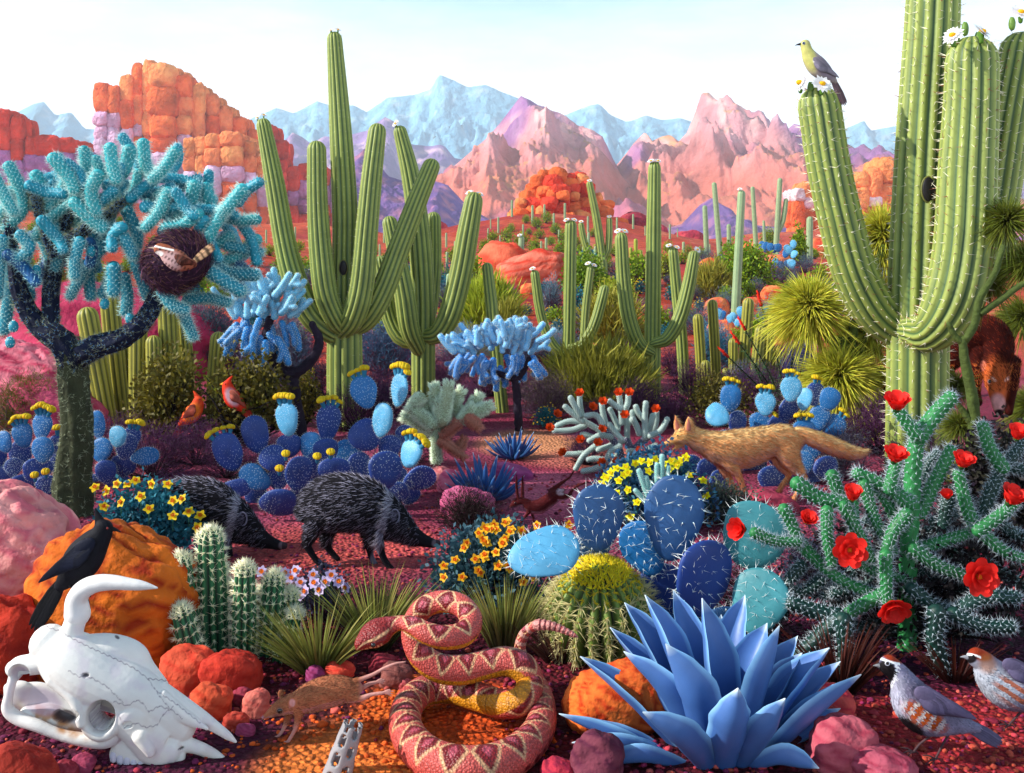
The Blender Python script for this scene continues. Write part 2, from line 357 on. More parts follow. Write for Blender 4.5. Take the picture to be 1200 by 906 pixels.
far_sky = [(-260, 170), (-60, 150), (0, 138), (22, 130), (40, 120), (52, 118), (66, 134), (84, 130), (100, 150), (160, 150), (240, 155), (290, 140), (325, 125), (345, 132), (372, 117), (392, 124), (415, 122), (430, 130), (455, 113), (485, 110), (505, 103), (514, 86), (532, 92), (548, 101), (570, 98), (592, 108), (612, 116), (640, 128), (662, 134), (690, 122), (702, 120), (715, 133), (735, 142), (757, 134), (775, 139), (797, 137), (812, 142), (850, 150), (940, 165), (985, 152), (1004, 144), (1012, 140), (1020, 152), (1040, 148), (1060, 144), (1080, 155), (1150, 150), (1240, 140), (1460, 170)]
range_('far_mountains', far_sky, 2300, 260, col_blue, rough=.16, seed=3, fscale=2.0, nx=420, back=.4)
range_('lilac_mountains', [(-100, 215), (280, 210), (320, 178), (330, 168), (343, 154), (352, 158), (366, 168), (380, 158), (400, 160), (430, 152), (452, 135), (462, 140), (480, 168), (505, 170), (520, 168), (532, 184), (560, 190), (700, 214), (960, 200), (1000, 190), (1018, 178), (1030, 171), (1042, 179), (1070, 190), (1130, 180), (1300, 210)], 1500, 230, col_lilac, rough=.2, seed=8, fscale=1.6)
range_('pink_mountain', [(430, 275), (470, 240), (505, 218), (535, 192), (558, 172), (570, 162), (585, 145), (598, 128), (610, 112), (620, 118), (640, 128), (660, 136), (672, 146), (688, 150), (700, 156), (708, 172), (722, 196), (745, 225), (790, 262), (850, 290)], 800, 290, col_pink, rough=.3, seed=14, fscale=1.25, nx=420, ny=200)
range_('peaked_mountain', [(640, 290), (690, 238), (720, 196), (735, 178), (742, 168), (755, 155), (762, 166), (775, 160), (784, 158), (795, 166), (805, 155), (815, 130), (822, 109), (830, 108), (840, 118), (848, 130), (856, 128), (864, 138), (868, 125), (880, 134), (892, 150), (905, 158), (918, 155), (930, 145), (945, 150), (965, 162), (990, 168), (1010, 180), (1030, 196), (1060, 215), (1120, 235), (1200, 270)], 860, 300, col_pink, rough=.3, seed=23, fscale=1.25, nx=420, ny=200)
range_('plum_foothills', [(-60, 260), (300, 250), (330, 232), (350, 225), (420, 180), (428, 172), (440, 185), (455, 205), (475, 212), (495, 216), (508, 210), (525, 216), (545, 238), (580, 262), (720, 285), (800, 262), (820, 240), (835, 230), (850, 245), (870, 262), (1000, 275)], 520, 90, col_plum, rough=.2, seed=31, fscale=1.5)
# ------------------------------------------------------------------ sandstone buttes made of rounded blocks
def block(mb, c, s, col, seed, yaw=0):
    def cf(V, U):
        n = fbm(V*(2.2/max(s)), seed, 3)[:, None]; return np.clip(col*(1+.5*n), 0, 1)
    ellipsoid(mb, c, np.array(s)/2, None, rot=rotm((0, 0, 1), yaw), nu=24, nv=15, disp=.2, seed=seed, dscale=3.0, cfun=cf, power=.58)
OR = hx('#f0703c'); ORL = hx('#fa9458'); LIL = hx('#e8c0dc'); RED = hx('#d8402c')
def butte(name, label, Y, cols, rows, loc_px, seed, foot=290, depth=3, cat='rock formation', band=None):
    """cols: (left px, right px, top row, extra depth); rows: list of (block height px, colour)"""
    mb = MB(); r = random.Random(seed); s = Y/F; base = GY(loc_px, Y)
    k = 0
    for (x0, x1, top, dy) in cols:
        w_ = (x1-x0)*s; y = top; i = 0
        while y < foot:
            hgt, cc = rows(y, i, r, x0); y2 = y+hgt*(1+r.uniform(-.28, .28))
            for d in range(depth):
                rec = (0 if i > 1 else (1.2-i*.6)*.3)*w_
                c = W((x0+x1)/2, (y+y2)/2, Y); c[1] += dy*s+d*w_*.85+rec*d+r.uniform(-.1, .1)*w_
                block(mb, c, (w_*r.uniform(1.0, 1.2), w_*1.15, (y2-y)*s*r.uniform(1.06, 1.22)), cc*(1+r.uniform(-.2, .15))*(A(1, .85, .9) if r.random() < .3 else 1), seed*100+k, r.uniform(-.15, .15)); k += 1
            y = y2; i += 1
    return solo(name, mb, M['farrock'], label, cat, base)
def rows_main(y, i, r, x0):
    if y < (128 if x0 < 150 else 140 if x0 < 205 else 150): return (28, ORL if r.random() < .6 else OR)
    if y < 150: return (14, LIL)
    if 150 < x0 < 200 and y < 172: return (16, OR)
    return (34, LIL*.9 if y < 230 else hx('#c86a8a'))
butte('red_rock_butte', 'tall stepped orange sandstone butte with lilac lower courses behind the teal cholla', 300,
      [(112, 128, 100, 0), (127, 142, 103, 0), (141, 156, 90, 4), (153, 166, 76, 8), (165, 181, 72, 10), (178, 206, 77, 0), (203, 220, 88, 14), (218, 232, 96, 26), (230, 245, 106, 38), (243, 258, 118, 50), (256, 272, 130, 62), (270, 288, 146, 74)],
      rows_main, 190, 5, foot=262)
butte('low_sandstone_butte', 'smaller block butte with a pale lilac band left of the saguaro with five arms', 260,
      [(216, 230, 163, 0), (229, 243, 161, 0), (242, 261, 158, 0), (260, 284, 156, 0), (283, 296, 165, 14), (294, 306, 176, 26)],
      lambda y, i, r, x0: (19, ORL) if y < 194 else ((26, LIL) if y < 214 else (22, OR)), 250, 6, foot=285)
butte('dark_red_butte', 'deep red block cliff seen between the low butte and the saguaro arms', 285,
      [(304, 322, 146, 0), (320, 334, 165, 10), (333, 347, 196, 16), (345, 362, 190, 22), (360, 380, 194, 30), (380, 398, 206, 40)],
      lambda y, i, r, x0: (22, RED) if y < 205 else ((22, hx('#b87aa8')) if y < 235 else (20, RED)), 330, 7, foot=285)
butte('red_cliff', 'red block cliff at the far left edge with mauve lower blocks', 240,
      [(-40, -20, 120, -10), (-22, 0, 126, 0), (-2, 13, 130, 0), (12, 26, 138, 4), (25, 41, 160, 10), (39, 64, 158, 14), (62, 80, 161, 18), (78, 90, 174, 24)],
      lambda y, i, r, x0: (22, RED*1.05) if y < 170 else (24, hx('#b070a8')), 20, 8, foot=262)
butte('right_sandstone_butte', 'orange block butte with a white band behind the great saguaro on the right', 170,
      [(928, 942, 222, 0), (940, 954, 214, 4), (954, 968, 232, 4), (966, 984, 224, 0), (998, 1016, 202, 0), (1014, 1032, 200, 0), (1030, 1050, 186, 0), (1048, 1070, 188, 8), (1068, 1090, 196, 12), (984, 1000, 203, 2), (1088, 1110, 205, 14), (1108, 1140, 215, 20)],
      lambda y, i, r, x0: (24, ORL) if y < 222 else ((14, hx('#f0d0d4')) if y < 234 else (24, OR)), 1010, 9, foot=290)
# ------------------------------------------------------------------ the boulder-topped hill in the middle
def boulder(name, label, P, r, col, col2, seed, stripes=0, tilt=0, parent=None, nu=48, nv=30, disp=.22, m='rock', group=None, mbx=None, power=.8, yaw=0, ridged=False):
    mb = mbx or MB(); R_ = rotm((0, 1, 0), tilt)@rotm((0, 0, 1), yaw); c = np.array(P, float)+A(0, 0, r[2]*.55)
    def cf(V, U):
        L_ = (V-c)@rotm((0, 1, 0), tilt)
        n = fbm(L_/max(r)*2.4+seed, seed+3, 4)
        if stripes: t = sm(.15, .75, np.abs(np.sin((L_[:, 2]/r[2]+.35*fbm(L_/np.array(r)*1.6+seed, seed+3, 3)+.25*L_[:, 0]/r[0])*stripes*math.pi)))*(.75+.25*n)
        else: t = sm(-.3, .4, n)
        return np.clip((col*(1-t[:, None])+col2*t[:, None])*(1+.25*n[:, None]), 0, 1)
    def df(U):
        f = 1+.035*fbm(U*5+seed, seed+9, 4, True)
        if stripes: ph = np.array(U)@np.eye(3); t_ = (ph[:, 2]+.35*fbm(U*1.6+seed, seed+3, 3)+.25*ph[:, 0])*stripes*math.pi; f = f+.085*np.abs(np.sin(t_))**.7-.05
        return f
    ellipsoid(mb, c, r, None, rot=R_, nu=nu, nv=nv, disp=disp, seed=seed, dscale=1.3, dfun=df, cfun=cf, power=power, ridged=ridged)
    if mbx is None: return solo(name, mb, M[m], label, 'boulder', P, group)
def rock_pile():
    mb = MB(); r = random.Random(4)
    i = 0
    for row in range(9):
        y = 207+row*8.2; hw = np.interp(y, [203, 215, 232, 250, 275], [17, 30, 44, 58, 66]); cx = np.interp(y, [203, 275], [652, 656]); x = cx-hw
        while x < cx+hw:
            w_ = r.uniform(11, 21); h_ = r.uniform(10, 17); q = (x+w_/2-cx)/hw; Y = 95+2.2*q*q-row*.45+r.uniform(-.8, .8)+(1.0 if q > .3 else 0); s = Y/F; c = W(x+w_/2, y+r.uniform(-2, 3), Y); colr = (OR if r.random() < .6 else (ORL if r.random() < .5 else RED*1.15))*r.uniform(.8, 1.05)
            ellipsoid(mb, c, (w_*.58*s, 1.1, h_*.62*s), None, nu=24, nv=14, disp=.22, seed=60+i, dscale=2.2, cfun=lambda V, U, cc=colr: np.clip(cc*(1+.4*fbm(V*1.2, 3, 4)[:, None]), 0, 1), power=.72); i += 1; x += w_*.92
    solo('boulder_outcrop', mb, M['farrock'], 'heap of rounded orange boulders crowning the red hill in the middle distance', 'rock formation', GY(650, 96))
    for i, (x, y, w_, h_, lb) in enumerate([(742, 268, 44, 40, 'plum red boulder right of the boulder topped hill'), (724, 276, 30, 36, 'maroon boulder just below the boulder topped hill'), (770, 276, 30, 30, 'rounded maroon boulder at the foot of the plum boulders'), (805, 286, 40, 34, 'low maroon boulder behind the paired small saguaros'), (508, 272, 34, 30, 'red boulder between the arms of the second saguaro')]):
        Y = 100; s = Y/F; P = W(x, y+h_/2, Y); mb = MB(); boulder('distant_boulder', lb, P, (w_*.5*s, w_*.4*s, h_*.62*s), hx('#a83448'), hx('#c84a50'), 40+i, m='farrock', nu=24, nv=14)
rock_pile()
# ------------------------------------------------------------------ saguaros
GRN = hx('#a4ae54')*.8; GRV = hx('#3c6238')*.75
def PPts(pts, Y): return np.array([W(p[0], p[1], Y+(p[2] if len(p) > 2 else 0)) for p in pts])
def stem(mb, pts, rad, Y, ribs=14, n=None, sp=0, spl=.03, col=GRN, grv=GRV, step=None, seg=None, rd=.2, cap0=0):
    P = PPts(pts, Y); s = Y/F; Ln = np.linalg.norm(np.diff(P, axis=0), axis=1).sum(); k = seg or int(np.clip(Ln/s/9, 6, 46))
    Q = spline(P, k); R = np.clip(spline(np.stack([np.array(rad, float)]*3, -1), k)[:, 0], .5, None)*s
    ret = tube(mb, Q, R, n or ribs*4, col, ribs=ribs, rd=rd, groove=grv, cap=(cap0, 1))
    if sp:
        P2, T, N_, B_, R2, _ = ret; d = np.r_[0, np.cumsum(np.linalg.norm(np.diff(P2, axis=0), axis=1))]
        step = step or .045; u = np.arange(step, d[-1], step); f = lambda a: np.stack([np.interp(u, d, a[:, i]) for i in range(3)], -1)
        p, nn, bb, tt = f(P2), f(N_), f(B_), f(T); r = np.interp(u, d, R2); A_, D_, C_ = [], [], []
        for j in range(ribs):
            th = 2*math.pi*j/ribs; o = nrm(math.cos(th)*nn+math.sin(th)*bb); base = p+o*(r*.985)[:, None]
            for q in range(sp):
                dd = o+.55*RG.normal(size=o.shape); A_.append(base); D_.append(dd); C_.append(np.where(RG.random((len(u), 1)) < .25, hx('#8a3a20'), hx('#f4ecd0')))
            ellip = base
            if sp > 1: A_.append(base-o*.002); D_.append(o); C_.append(np.tile(hx('#e8dcc0'), (len(u), 1)))
        Lr = []; 
        for i in range(len(A_)):
            last = sp > 1 and (i % (sp+1) == sp); Lr.append(np.full(len(u), .008 if last else spl)*(1 if last else RG.uniform(.5, 1.1, len(u))))
        W_ = [np.full(len(u), .0042 if (sp > 1 and i % (sp+1) == sp) else spl*.045) for i in range(len(A_))]
        spikes(mb, np.vstack(A_), np.vstack(D_), np.concatenate(Lr), np.concatenate(W_), np.vstack(C_))
    return ret
def daisy(mb, c, d, r, petal=(.9, .88, .9), mid=hx('#ffc020'), n=14, nose=.3):
    """open flower facing d"""
    d = nrm(np.asarray(d, float)); a, b = perp(d[None]); a = a[0]; b = b[0]
    for lay, (k, tilt, rr) in enumerate(((n, .25, 1.0), (n, .6, .8))):
        th = np.arange(k)/k*2*math.pi+lay*.2; D = nrm((np.cos(th)[:, None]*a+np.sin(th)[:, None]*b)+d*tilt)
        side = nrm(np.cross(D, d)); blades(mb, np.tile(c, (k, 1)), D, r*rr*RG.uniform(.85, 1.05, k), r*.2, -d*.15, jit(petal, k, .05), seg=4, side=side, shape=1)
    ellipsoid(mb, c+d*r*.12, (r*nose, r*nose, r*nose*.7), mid, nu=10, nv=6, disp=.15)
def saguaro(label, base, Y, stems, ribs=12, sp=0, spl=.02, flowers=(), hole=None, name='saguaro', cat='cactus', col=GRN, grv=GRV, group=None, step=None, fr=5, n=None, rd=.2):
    """stems: list of (points, radii px); first is the trunk; flowers (px,py,dx,dz)"""
    t = thing(name, label, cat, base, group)
    for i, (pts, rad) in enumerate(stems):
        mb = MB(); stem(mb, pts, rad, Y, ribs, sp=sp, spl=spl, col=col, grv=grv, step=step, n=n, rd=rd, cap0=0 if i == 0 else 1)
        part('trunk' if i == 0 else 'arm', mb, M['cactus'], t)
    for fl in flowers:
        mb = MB(); c = W(fl[0], fl[1], Y+(fl[4] if len(fl) > 4 else -.02)); d = A(fl[2], -.5, fl[3]); s = Y/F
        tube(mb, [c-A(0, 0, fr*1.1*s), c], [fr*.28*s, fr*.4*s], 8, hx('#5f8a30')); daisy(mb, c, d, fr*s*1.5)
        part('flower', mb, M['petal'], t)
    if hole:
        mb = MB(); s = Y/F; c = W(hole[0], hole[1], Y+hole[4]); ellipsoid(mb, c+A(0, .006, 0), (hole[2]*s, .009, hole[3]*s), A(.008, .004, .006), nu=20, nv=12)  # flat black disc: the dark of the hollow painted on
        th = np.linspace(0, 2*math.pi, 25); tube(mb, np.stack([c[0]+np.cos(th)*hole[2]*s*1.05, 0*th+c[1]+.012, c[2]+np.sin(th)*hole[3]*s*1.05], -1), hole[2]*s*.16, 8, hx('#6a6a30'), up=(0, 1, 0), cap=(0, 0))
        part('nest_hole', mb, M['cactus'], t)
    return t
# the great saguaro on the right
Yg = 5.9; gb = GY(1076, Yg)
saguaro('giant saguaro on the right, its trunk running out of the top of the picture', gb, Yg, [
    ([(1075, 590), (1075, 450), (1077, 330), (1083, 180), (1092, 30), (1096, -80)], [37, 35, 35, 33, 31, 29]),
    ([(1092, 378, .08), (1064, 386, .06), (1030, 368, .03), (1002, 320, -.02), (984, 255, -.05), (970, 190, -.06), (960, 125, -.06)], [17, 23, 26, 26, 25.5, 25, 24.5]),
    ([(1068, 388, -.14), (1092, 388, -.26), (1116, 352, -.32), (1129, 290, -.33), (1134, 200, -.33), (1138, 120, -.33), (1139, 72, -.33)], [16, 24, 31, 32, 31, 29, 28]),
    ([(1110, 345, .12), (1138, 335, .16), (1158, 290, .18), (1170, 220, .15), (1182, 140, .1), (1196, 62, .05)], [18, 25, 26, 26, 26, 25]),
    ], ribs=15, sp=2, spl=.045, step=.052, fr=9,
    flowers=[(938, 97, -.8, .3, -.12), (963, 99, .1, .3, -.18), (1117, 42, -.6, .5, -.5), (1150, 38, .5, .6, -.45), (1196, 15, .0, .4, -.1)], hole=(1089, 222, 7.5, 14, -.168), rd=.17)
for (x, y) in ((1131, 34), (1120, 47), (1146, 46), (1186, 28), (950, 104)):
    mb = MB(); c = W(x, y, Yg-.36 if 1000 < x < 1180 else Yg-.1); ellipsoid(mb, c, (.019, .019, .04), hx('#5f8030'), nu=12, nv=8, disp=.15); part('bud', mb, M['cactus'], COL.objects['saguaro'])
Ya = 7.4
saguaro('tall saguaro with five upright arms and a dark nest hole, left of centre', GY(404, Ya), Ya, [
    ([(405, 520), (404, 440), (404, 385), (404, 300), (404, 240), (399, 150), (392, 46)], [21, 21, 20, 15, 15, 13, 9]),
    ([(402, 394, -.02), (386, 388, -.06), (364, 368, -.1), (346, 330, -.12), (334, 285, -.12), (322, 215, -.1), (309, 147, -.08)], [11, 14, 15, 14.5, 13, 11.5, 8.5]),
    ([(404, 386, -.08), (394, 374, -.14), (382, 345, -.17), (376, 300, -.17), (372, 240, -.16), (371, 176, -.15)], [10, 13, 14, 13.5, 12, 11]),
    ([(402, 388, -.08), (414, 372, -.16), (424, 335, -.18), (430, 270, -.18), (436, 205, -.17), (442, 155, -.15)], [11, 14, 14.5, 13, 12, 10.5]),
    ([(410, 386, 0), (430, 372, -.06), (449, 340, -.08), (468, 290, -.07), (488, 238, -.05), (505, 196, -.03)], [11, 14, 14, 13, 12, 10.5])],
    ribs=13, sp=1, spl=.02, step=.05, flowers=[(302, 138, -.5, .6), (309, 135, .3, .8), (388, 36, -.4, 1), (396, 35, .4, 1)], hole=(402, 314, 4.5, 8.5, -.104), fr=3)
Yb = 8.3
saguaro('crowded saguaro standing just right of the five armed one, with a wide right arm', GY(495, Yb), Yb, [
    ([(496, 500), (496, 420), (496, 350), (491, 270), (481, 205), (469, 155)], [14, 14, 14, 13, 11, 8]),
    ([(498, 385, .05), (504, 355, .12), (508, 310, .16), (508, 257, .16)], [9, 10, 9.5, 9]),
    ([(498, 394, -.04), (514, 390, -.08), (528, 366, -.1), (540, 320, -.1), (548, 275, -.1), (555, 236, -.1)], [9, 12, 13.5, 13.5, 13, 11]),
    ([(490, 408, -.08), (480, 385, -.14), (474, 345, -.16), (465, 300, -.14), (457, 262, -.12)], [9, 12, 12, 10.5, 9]),
    ([(492, 402, .08), (470, 396, .08), (456, 368, .1), (450, 330, .1), (446, 308, .1)], [8, 10, 10, 9.5, 8.5])],
    ribs=12, sp=1, spl=.016, step=.06, flowers=[(550, 226, -.3, 1), (562, 228, .4, 1), (464, 145, -.6, .5)], fr=4)
Yc = 10
saguaro('slim saguaro with candelabra arms behind the large yellow green bush', GY(665, Yc), Yc, [
    ([(665, 460), (667, 380), (669, 265)], [8, 7.5, 7]), ([(664, 414), (652, 409), (640, 390), (632, 360), (627, 322)], [5, 6, 6, 6, 5.5]),
    ([(668, 408, -.05), (682, 404, -.08), (695, 385, -.1), (703, 360, -.1), (708, 340, -.1)], [5, 6, 6.5, 6.5, 6]), ([(666, 422, -.1), (680, 418, -.14), (693, 408, -.15)], [5, 5.5, 5])],
    ribs=10, flowers=[(624, 315, -.4, 1), (664, 258, -.4, 1), (673, 258, .4, 1)], fr=3.2)
saguaro('single thin column saguaro close behind the candelabra one', GY(683, 10.8), 10.8, [([(683, 450), (686, 370), (692, 316)], [5, 5, 4.5])], ribs=8, flowers=[(689, 309, -.4, 1), (696, 311, .4, 1)], fr=3, name='column_saguaro')
saguaro('leaning forked saguaro between the candelabra one and the tall straight one', GY(709, 22), 22, [([(709, 372), (707, 320), (700, 262), (691, 216)], [5.5, 5.5, 5, 4]), ([(704, 312), (690, 298), (684, 280), (681, 264)], [3, 4, 4, 3.5]), ([(704, 308), (712, 296), (714, 275), (714, 258)], [3, 4, 4, 3.5])], ribs=8, flowers=[(691, 212, 0, 1), (681, 260, 0, 1), (714, 254, 0, 1)], fr=2.6, name='forked_saguaro')
Yd = 8.6
saguaro('tall straight saguaro with two curved arms left of the fox', GY(764, Yd), Yd, [
    ([(764, 490), (765, 380), (766, 280), (767, 197)], [10, 9.5, 9, 7.5]), ([(762, 412, -.05), (748, 402, -.08), (737, 372, -.1), (731, 330, -.1), (728, 280, -.1)], [6.5, 8.5, 9, 8.5, 7.5]),
    ([(768, 402, -.05), (783, 396, -.08), (797, 372, -.1), (807, 335, -.1), (813, 300, -.1)], [6.5, 8, 8.5, 8, 6.5])],
    ribs=11, sp=1, spl=.014, step=.07, flowers=[(724, 271, -.4, .8), (732, 271, .3, .8), (763, 189, -.3, 1), (771, 189, .3, 1), (817, 293, .3, .4)], fr=3.6)
saguaro('plain saguaro column rising between the tall straight one and its right arm', GY(803, 9.3), 9.3, [([(803, 480), (799, 400), (793, 340), (789, 296)], [6.5, 7, 6.8, 6])], ribs=9, flowers=[(784, 288, -.3, 1), (793, 290, .3, 1)], fr=3.2, name='column_saguaro')
saguaro('plain saguaro column behind the small sky blue cholla', GY(588, 8.2), 8.2, [([(590, 495), (583, 430), (576, 360), (571, 314)], [8, 7.5, 7.5, 6.5])], ribs=9, sp=1, spl=.012, step=.07, name='column_saguaro')
LG = hx('#a8bc88')*.8; LV = hx('#6a9070')*.8
def pole(label, x0, y0, x1, y1, r, Y, fl=0, arm=None, group=None, col=LG, grv=LV, name='column_saguaro'):
    st = [([(x0, y0+30*min(1, 12/Y)), (x0, y0), (x1, y1+r)], [r, r, r*.85])]
    if arm: st.append(arm)
    return saguaro(label, GY(x0, Y), Y, st, ribs=8, flowers=[(x1-2, y1, -.2, 1)]*bool(fl), fr=2.6, name=name, col=col, grv=grv, group=group, n=24)
pole('straight distant saguaro column left of the candelabra saguaro', 609, 368, 611, 276, 4, 24, 1)
pole('tall pale saguaro column with a white flower, before the blue prickly pear on the slope', 861, 385, 869, 222, 5.5, 17, 1)
pole('thin saguaro leaning left, tallest of the trio below the peaked mountain', 845, 312, 837, 213, 3.6, 50)
pole('thin saguaro left of the leaning one below the peaked mountain', 829, 315, 826, 240, 3.4, 52)
pole('short saguaro stub right of the leaning one below the peaked mountain', 855, 305, 854, 262, 3, 56)
pole('thin saguaro just left of the saguaro with one side arm', 886, 290, 882, 218, 3, 50)
pole('distant saguaro with one right arm, left of the giant saguaro arm', 909, 300, 914, 208, 3.6, 45, arm=([(910, 276), (917, 262), (920, 245), (921, 235)], [2, 3, 3, 2.6]))
pole('tiny saguaro stub between two thin saguaros below the peaked mountain', 896, 286, 895, 258, 2, 55)
pole('saguaro column beside the left arm of the giant saguaro', 948, 330, 949, 253, 4.6, 30)
pole('thin saguaro behind the arm of the tall straight one', 801, 318, 801, 283, 2, 60)
pole('small saguaro seen between two arms of the crowded one', 523, 400, 526, 320, 3.5, 14)
# small saguaros dotted over the far slopes
small = pole('small far saguaro on the boulder topped hill', 600, 262, 600, 234, 1.6, 90, group='small saguaros on the boulder topped hill', name='distant_saguaro')
base0 = np.array(small.location)
def scatter_sag(lst, label, group, first=None, Yd=90):
    for (x, y, h) in lst:
        g = G(x, y)
        if g[1] > 600: g = GY(x, Yd)
        o = dup(first or small, g, rnd.uniform(0, 6), (h/28)*g[1]/90, label); o['group'] = group
scatter_sag([(584, 273, 26), (624, 262, 30), (638, 258, 26), (649, 270, 28), (662, 258, 28), (689, 272, 26), (575, 268, 16), (613, 280, 24), (700, 285, 22), (572, 282, 20), (655, 285, 22), (712, 290, 20), (586, 290, 20), (671, 288, 18)], 'small far saguaro on the boulder topped hill', 'small saguaros on the boulder topped hill')
scatter_sag([(723, 272, 24), (742, 268, 24), (785, 280, 24), (794, 278, 14), (756, 276, 16), (820, 300, 16), (832, 296, 14), (770, 292, 20)], 'small far saguaro among the plum boulders', 'small saguaros among the plum boulders')
scatter_sag([(29, 208, 24), (52, 200, 22), (70, 190, 16), (84, 200, 20), (115, 196, 20), (40, 212, 14), (196, 222, 20), (209, 226, 22), (218, 228, 16), (100, 205, 18), (10, 215, 18), (150, 215, 18), (312, 285, 22), (327, 290, 24), (346, 280, 20), (300, 262, 20), (303, 300, 20), (285, 275, 16), (240, 262, 18), (430, 290, 24), (450, 285, 22), (480, 290, 20), (533, 300, 24), (545, 296, 18), (523, 290, 24)], 'small far saguaro on the red slopes at left', 'small saguaros on the left slopes')
scatter_sag([(640, 300, 30)], 'small saguaro low on the middle hill face', 'small saguaros on the boulder topped hill')
# ------------------------------------------------------------------ organ pipe clusters
OPC = hx('#b0a840')*.85; OPV = hx('#46501c')*.8
def pipes(label, bx, Y, lst, ribs=11, col=OPC, grv=OPV, name='organ_pipe_cactus'):
    t = thing(name, label, 'cactus', GY(bx, Y))
    for i, (pts, r) in enumerate(lst):
        mb = MB(); stem(mb, pts, [r*.9]+[r]*(len(pts)-1), Y, ribs, col=col, grv=grv, n=ribs*4 if r > 5 else 24, sp=1 if Y < 9 else 0, spl=.012, step=.05); part('stem', mb, M['cactus'], t)
    return t
pipes('cluster of olive columns behind the teal cholla trunk', 160, 7.4, [([(130, 515), (116, 440), (103, 372)], 12.5), ([(146, 515, .2), (136, 430, .2), (128, 345, .2)], 11.5), ([(162, 520, -.1), (162, 450, -.1), (162, 382, -.1)], 10.5), ([(182, 515, -.15), (181, 450, -.15), (180, 402, -.15)], 9), ([(202, 510), (199, 430), (196, 362)], 11), ([(221, 505, .15), (219, 440, .15), (214, 372, .15)], 9), ([(150, 515, .3), (151, 430, .3), (148, 400, .3)], 9)])
pipes('single olive column standing beside the cardinals', 252, 7.6, [([(250, 520), (252, 450), (256, 398)], 9.5)], name='columnar_cactus')
pipes('cluster of green columns above the fox, behind the thorny red tipped canes', 860, 9.2, [([(822, 470), (821, 420), (818, 374)], 6.3), ([(841, 470, .2), (838, 410, .2), (835, 357, .2)], 6.2), ([(828, 470, -.1), (827, 428, -.1)], 6), ([(859, 470), (859, 402)], 6), ([(868, 475, .1), (873, 410, .1), (877, 356, .1)], 7), ([(882, 475, -.1), (886, 430, -.1), (891, 388, -.1)], 6.5), ([(895, 475, .1), (900, 420, .1), (903, 370, .1)], 6.3), ([(851, 475, -.1), (851, 436, -.1)], 5), ([(904, 475, .1), (909, 440, .1), (912, 415, .1)], 6)], ribs=9)
yg = hx('#a8b030')*.85; yv = hx('#6a8428')
pipes('distant yellow green organ pipe cluster left of the candelabra saguaro', 590, 26, [([(586, 366), (577, 318)], 2.8), ([(588, 366), (584, 310)], 2.8), ([(590, 366), (589, 305)], 3), ([(592, 366), (598, 308)], 3), ([(594, 366), (603, 322)], 3), ([(596, 366), (605, 335)], 2.5), ([(587, 366, -.2), (581, 330, -.2)], 2.5)], ribs=7, col=yg, grv=yv, name='distant_organ_pipe_cactus')
pipes('distant yellow green organ pipe cluster between the two tall saguaros', 745, 34, [([(744, 352), (739, 292)], 2.2), ([(745, 352), (745, 282)], 2.4), ([(747, 352), (751, 295)], 2.2), ([(748, 352), (756, 310)], 2), ([(746, 352), (748, 305)], 2)], ribs=7, col=yg, grv=yv, name='distant_organ_pipe_cactus')
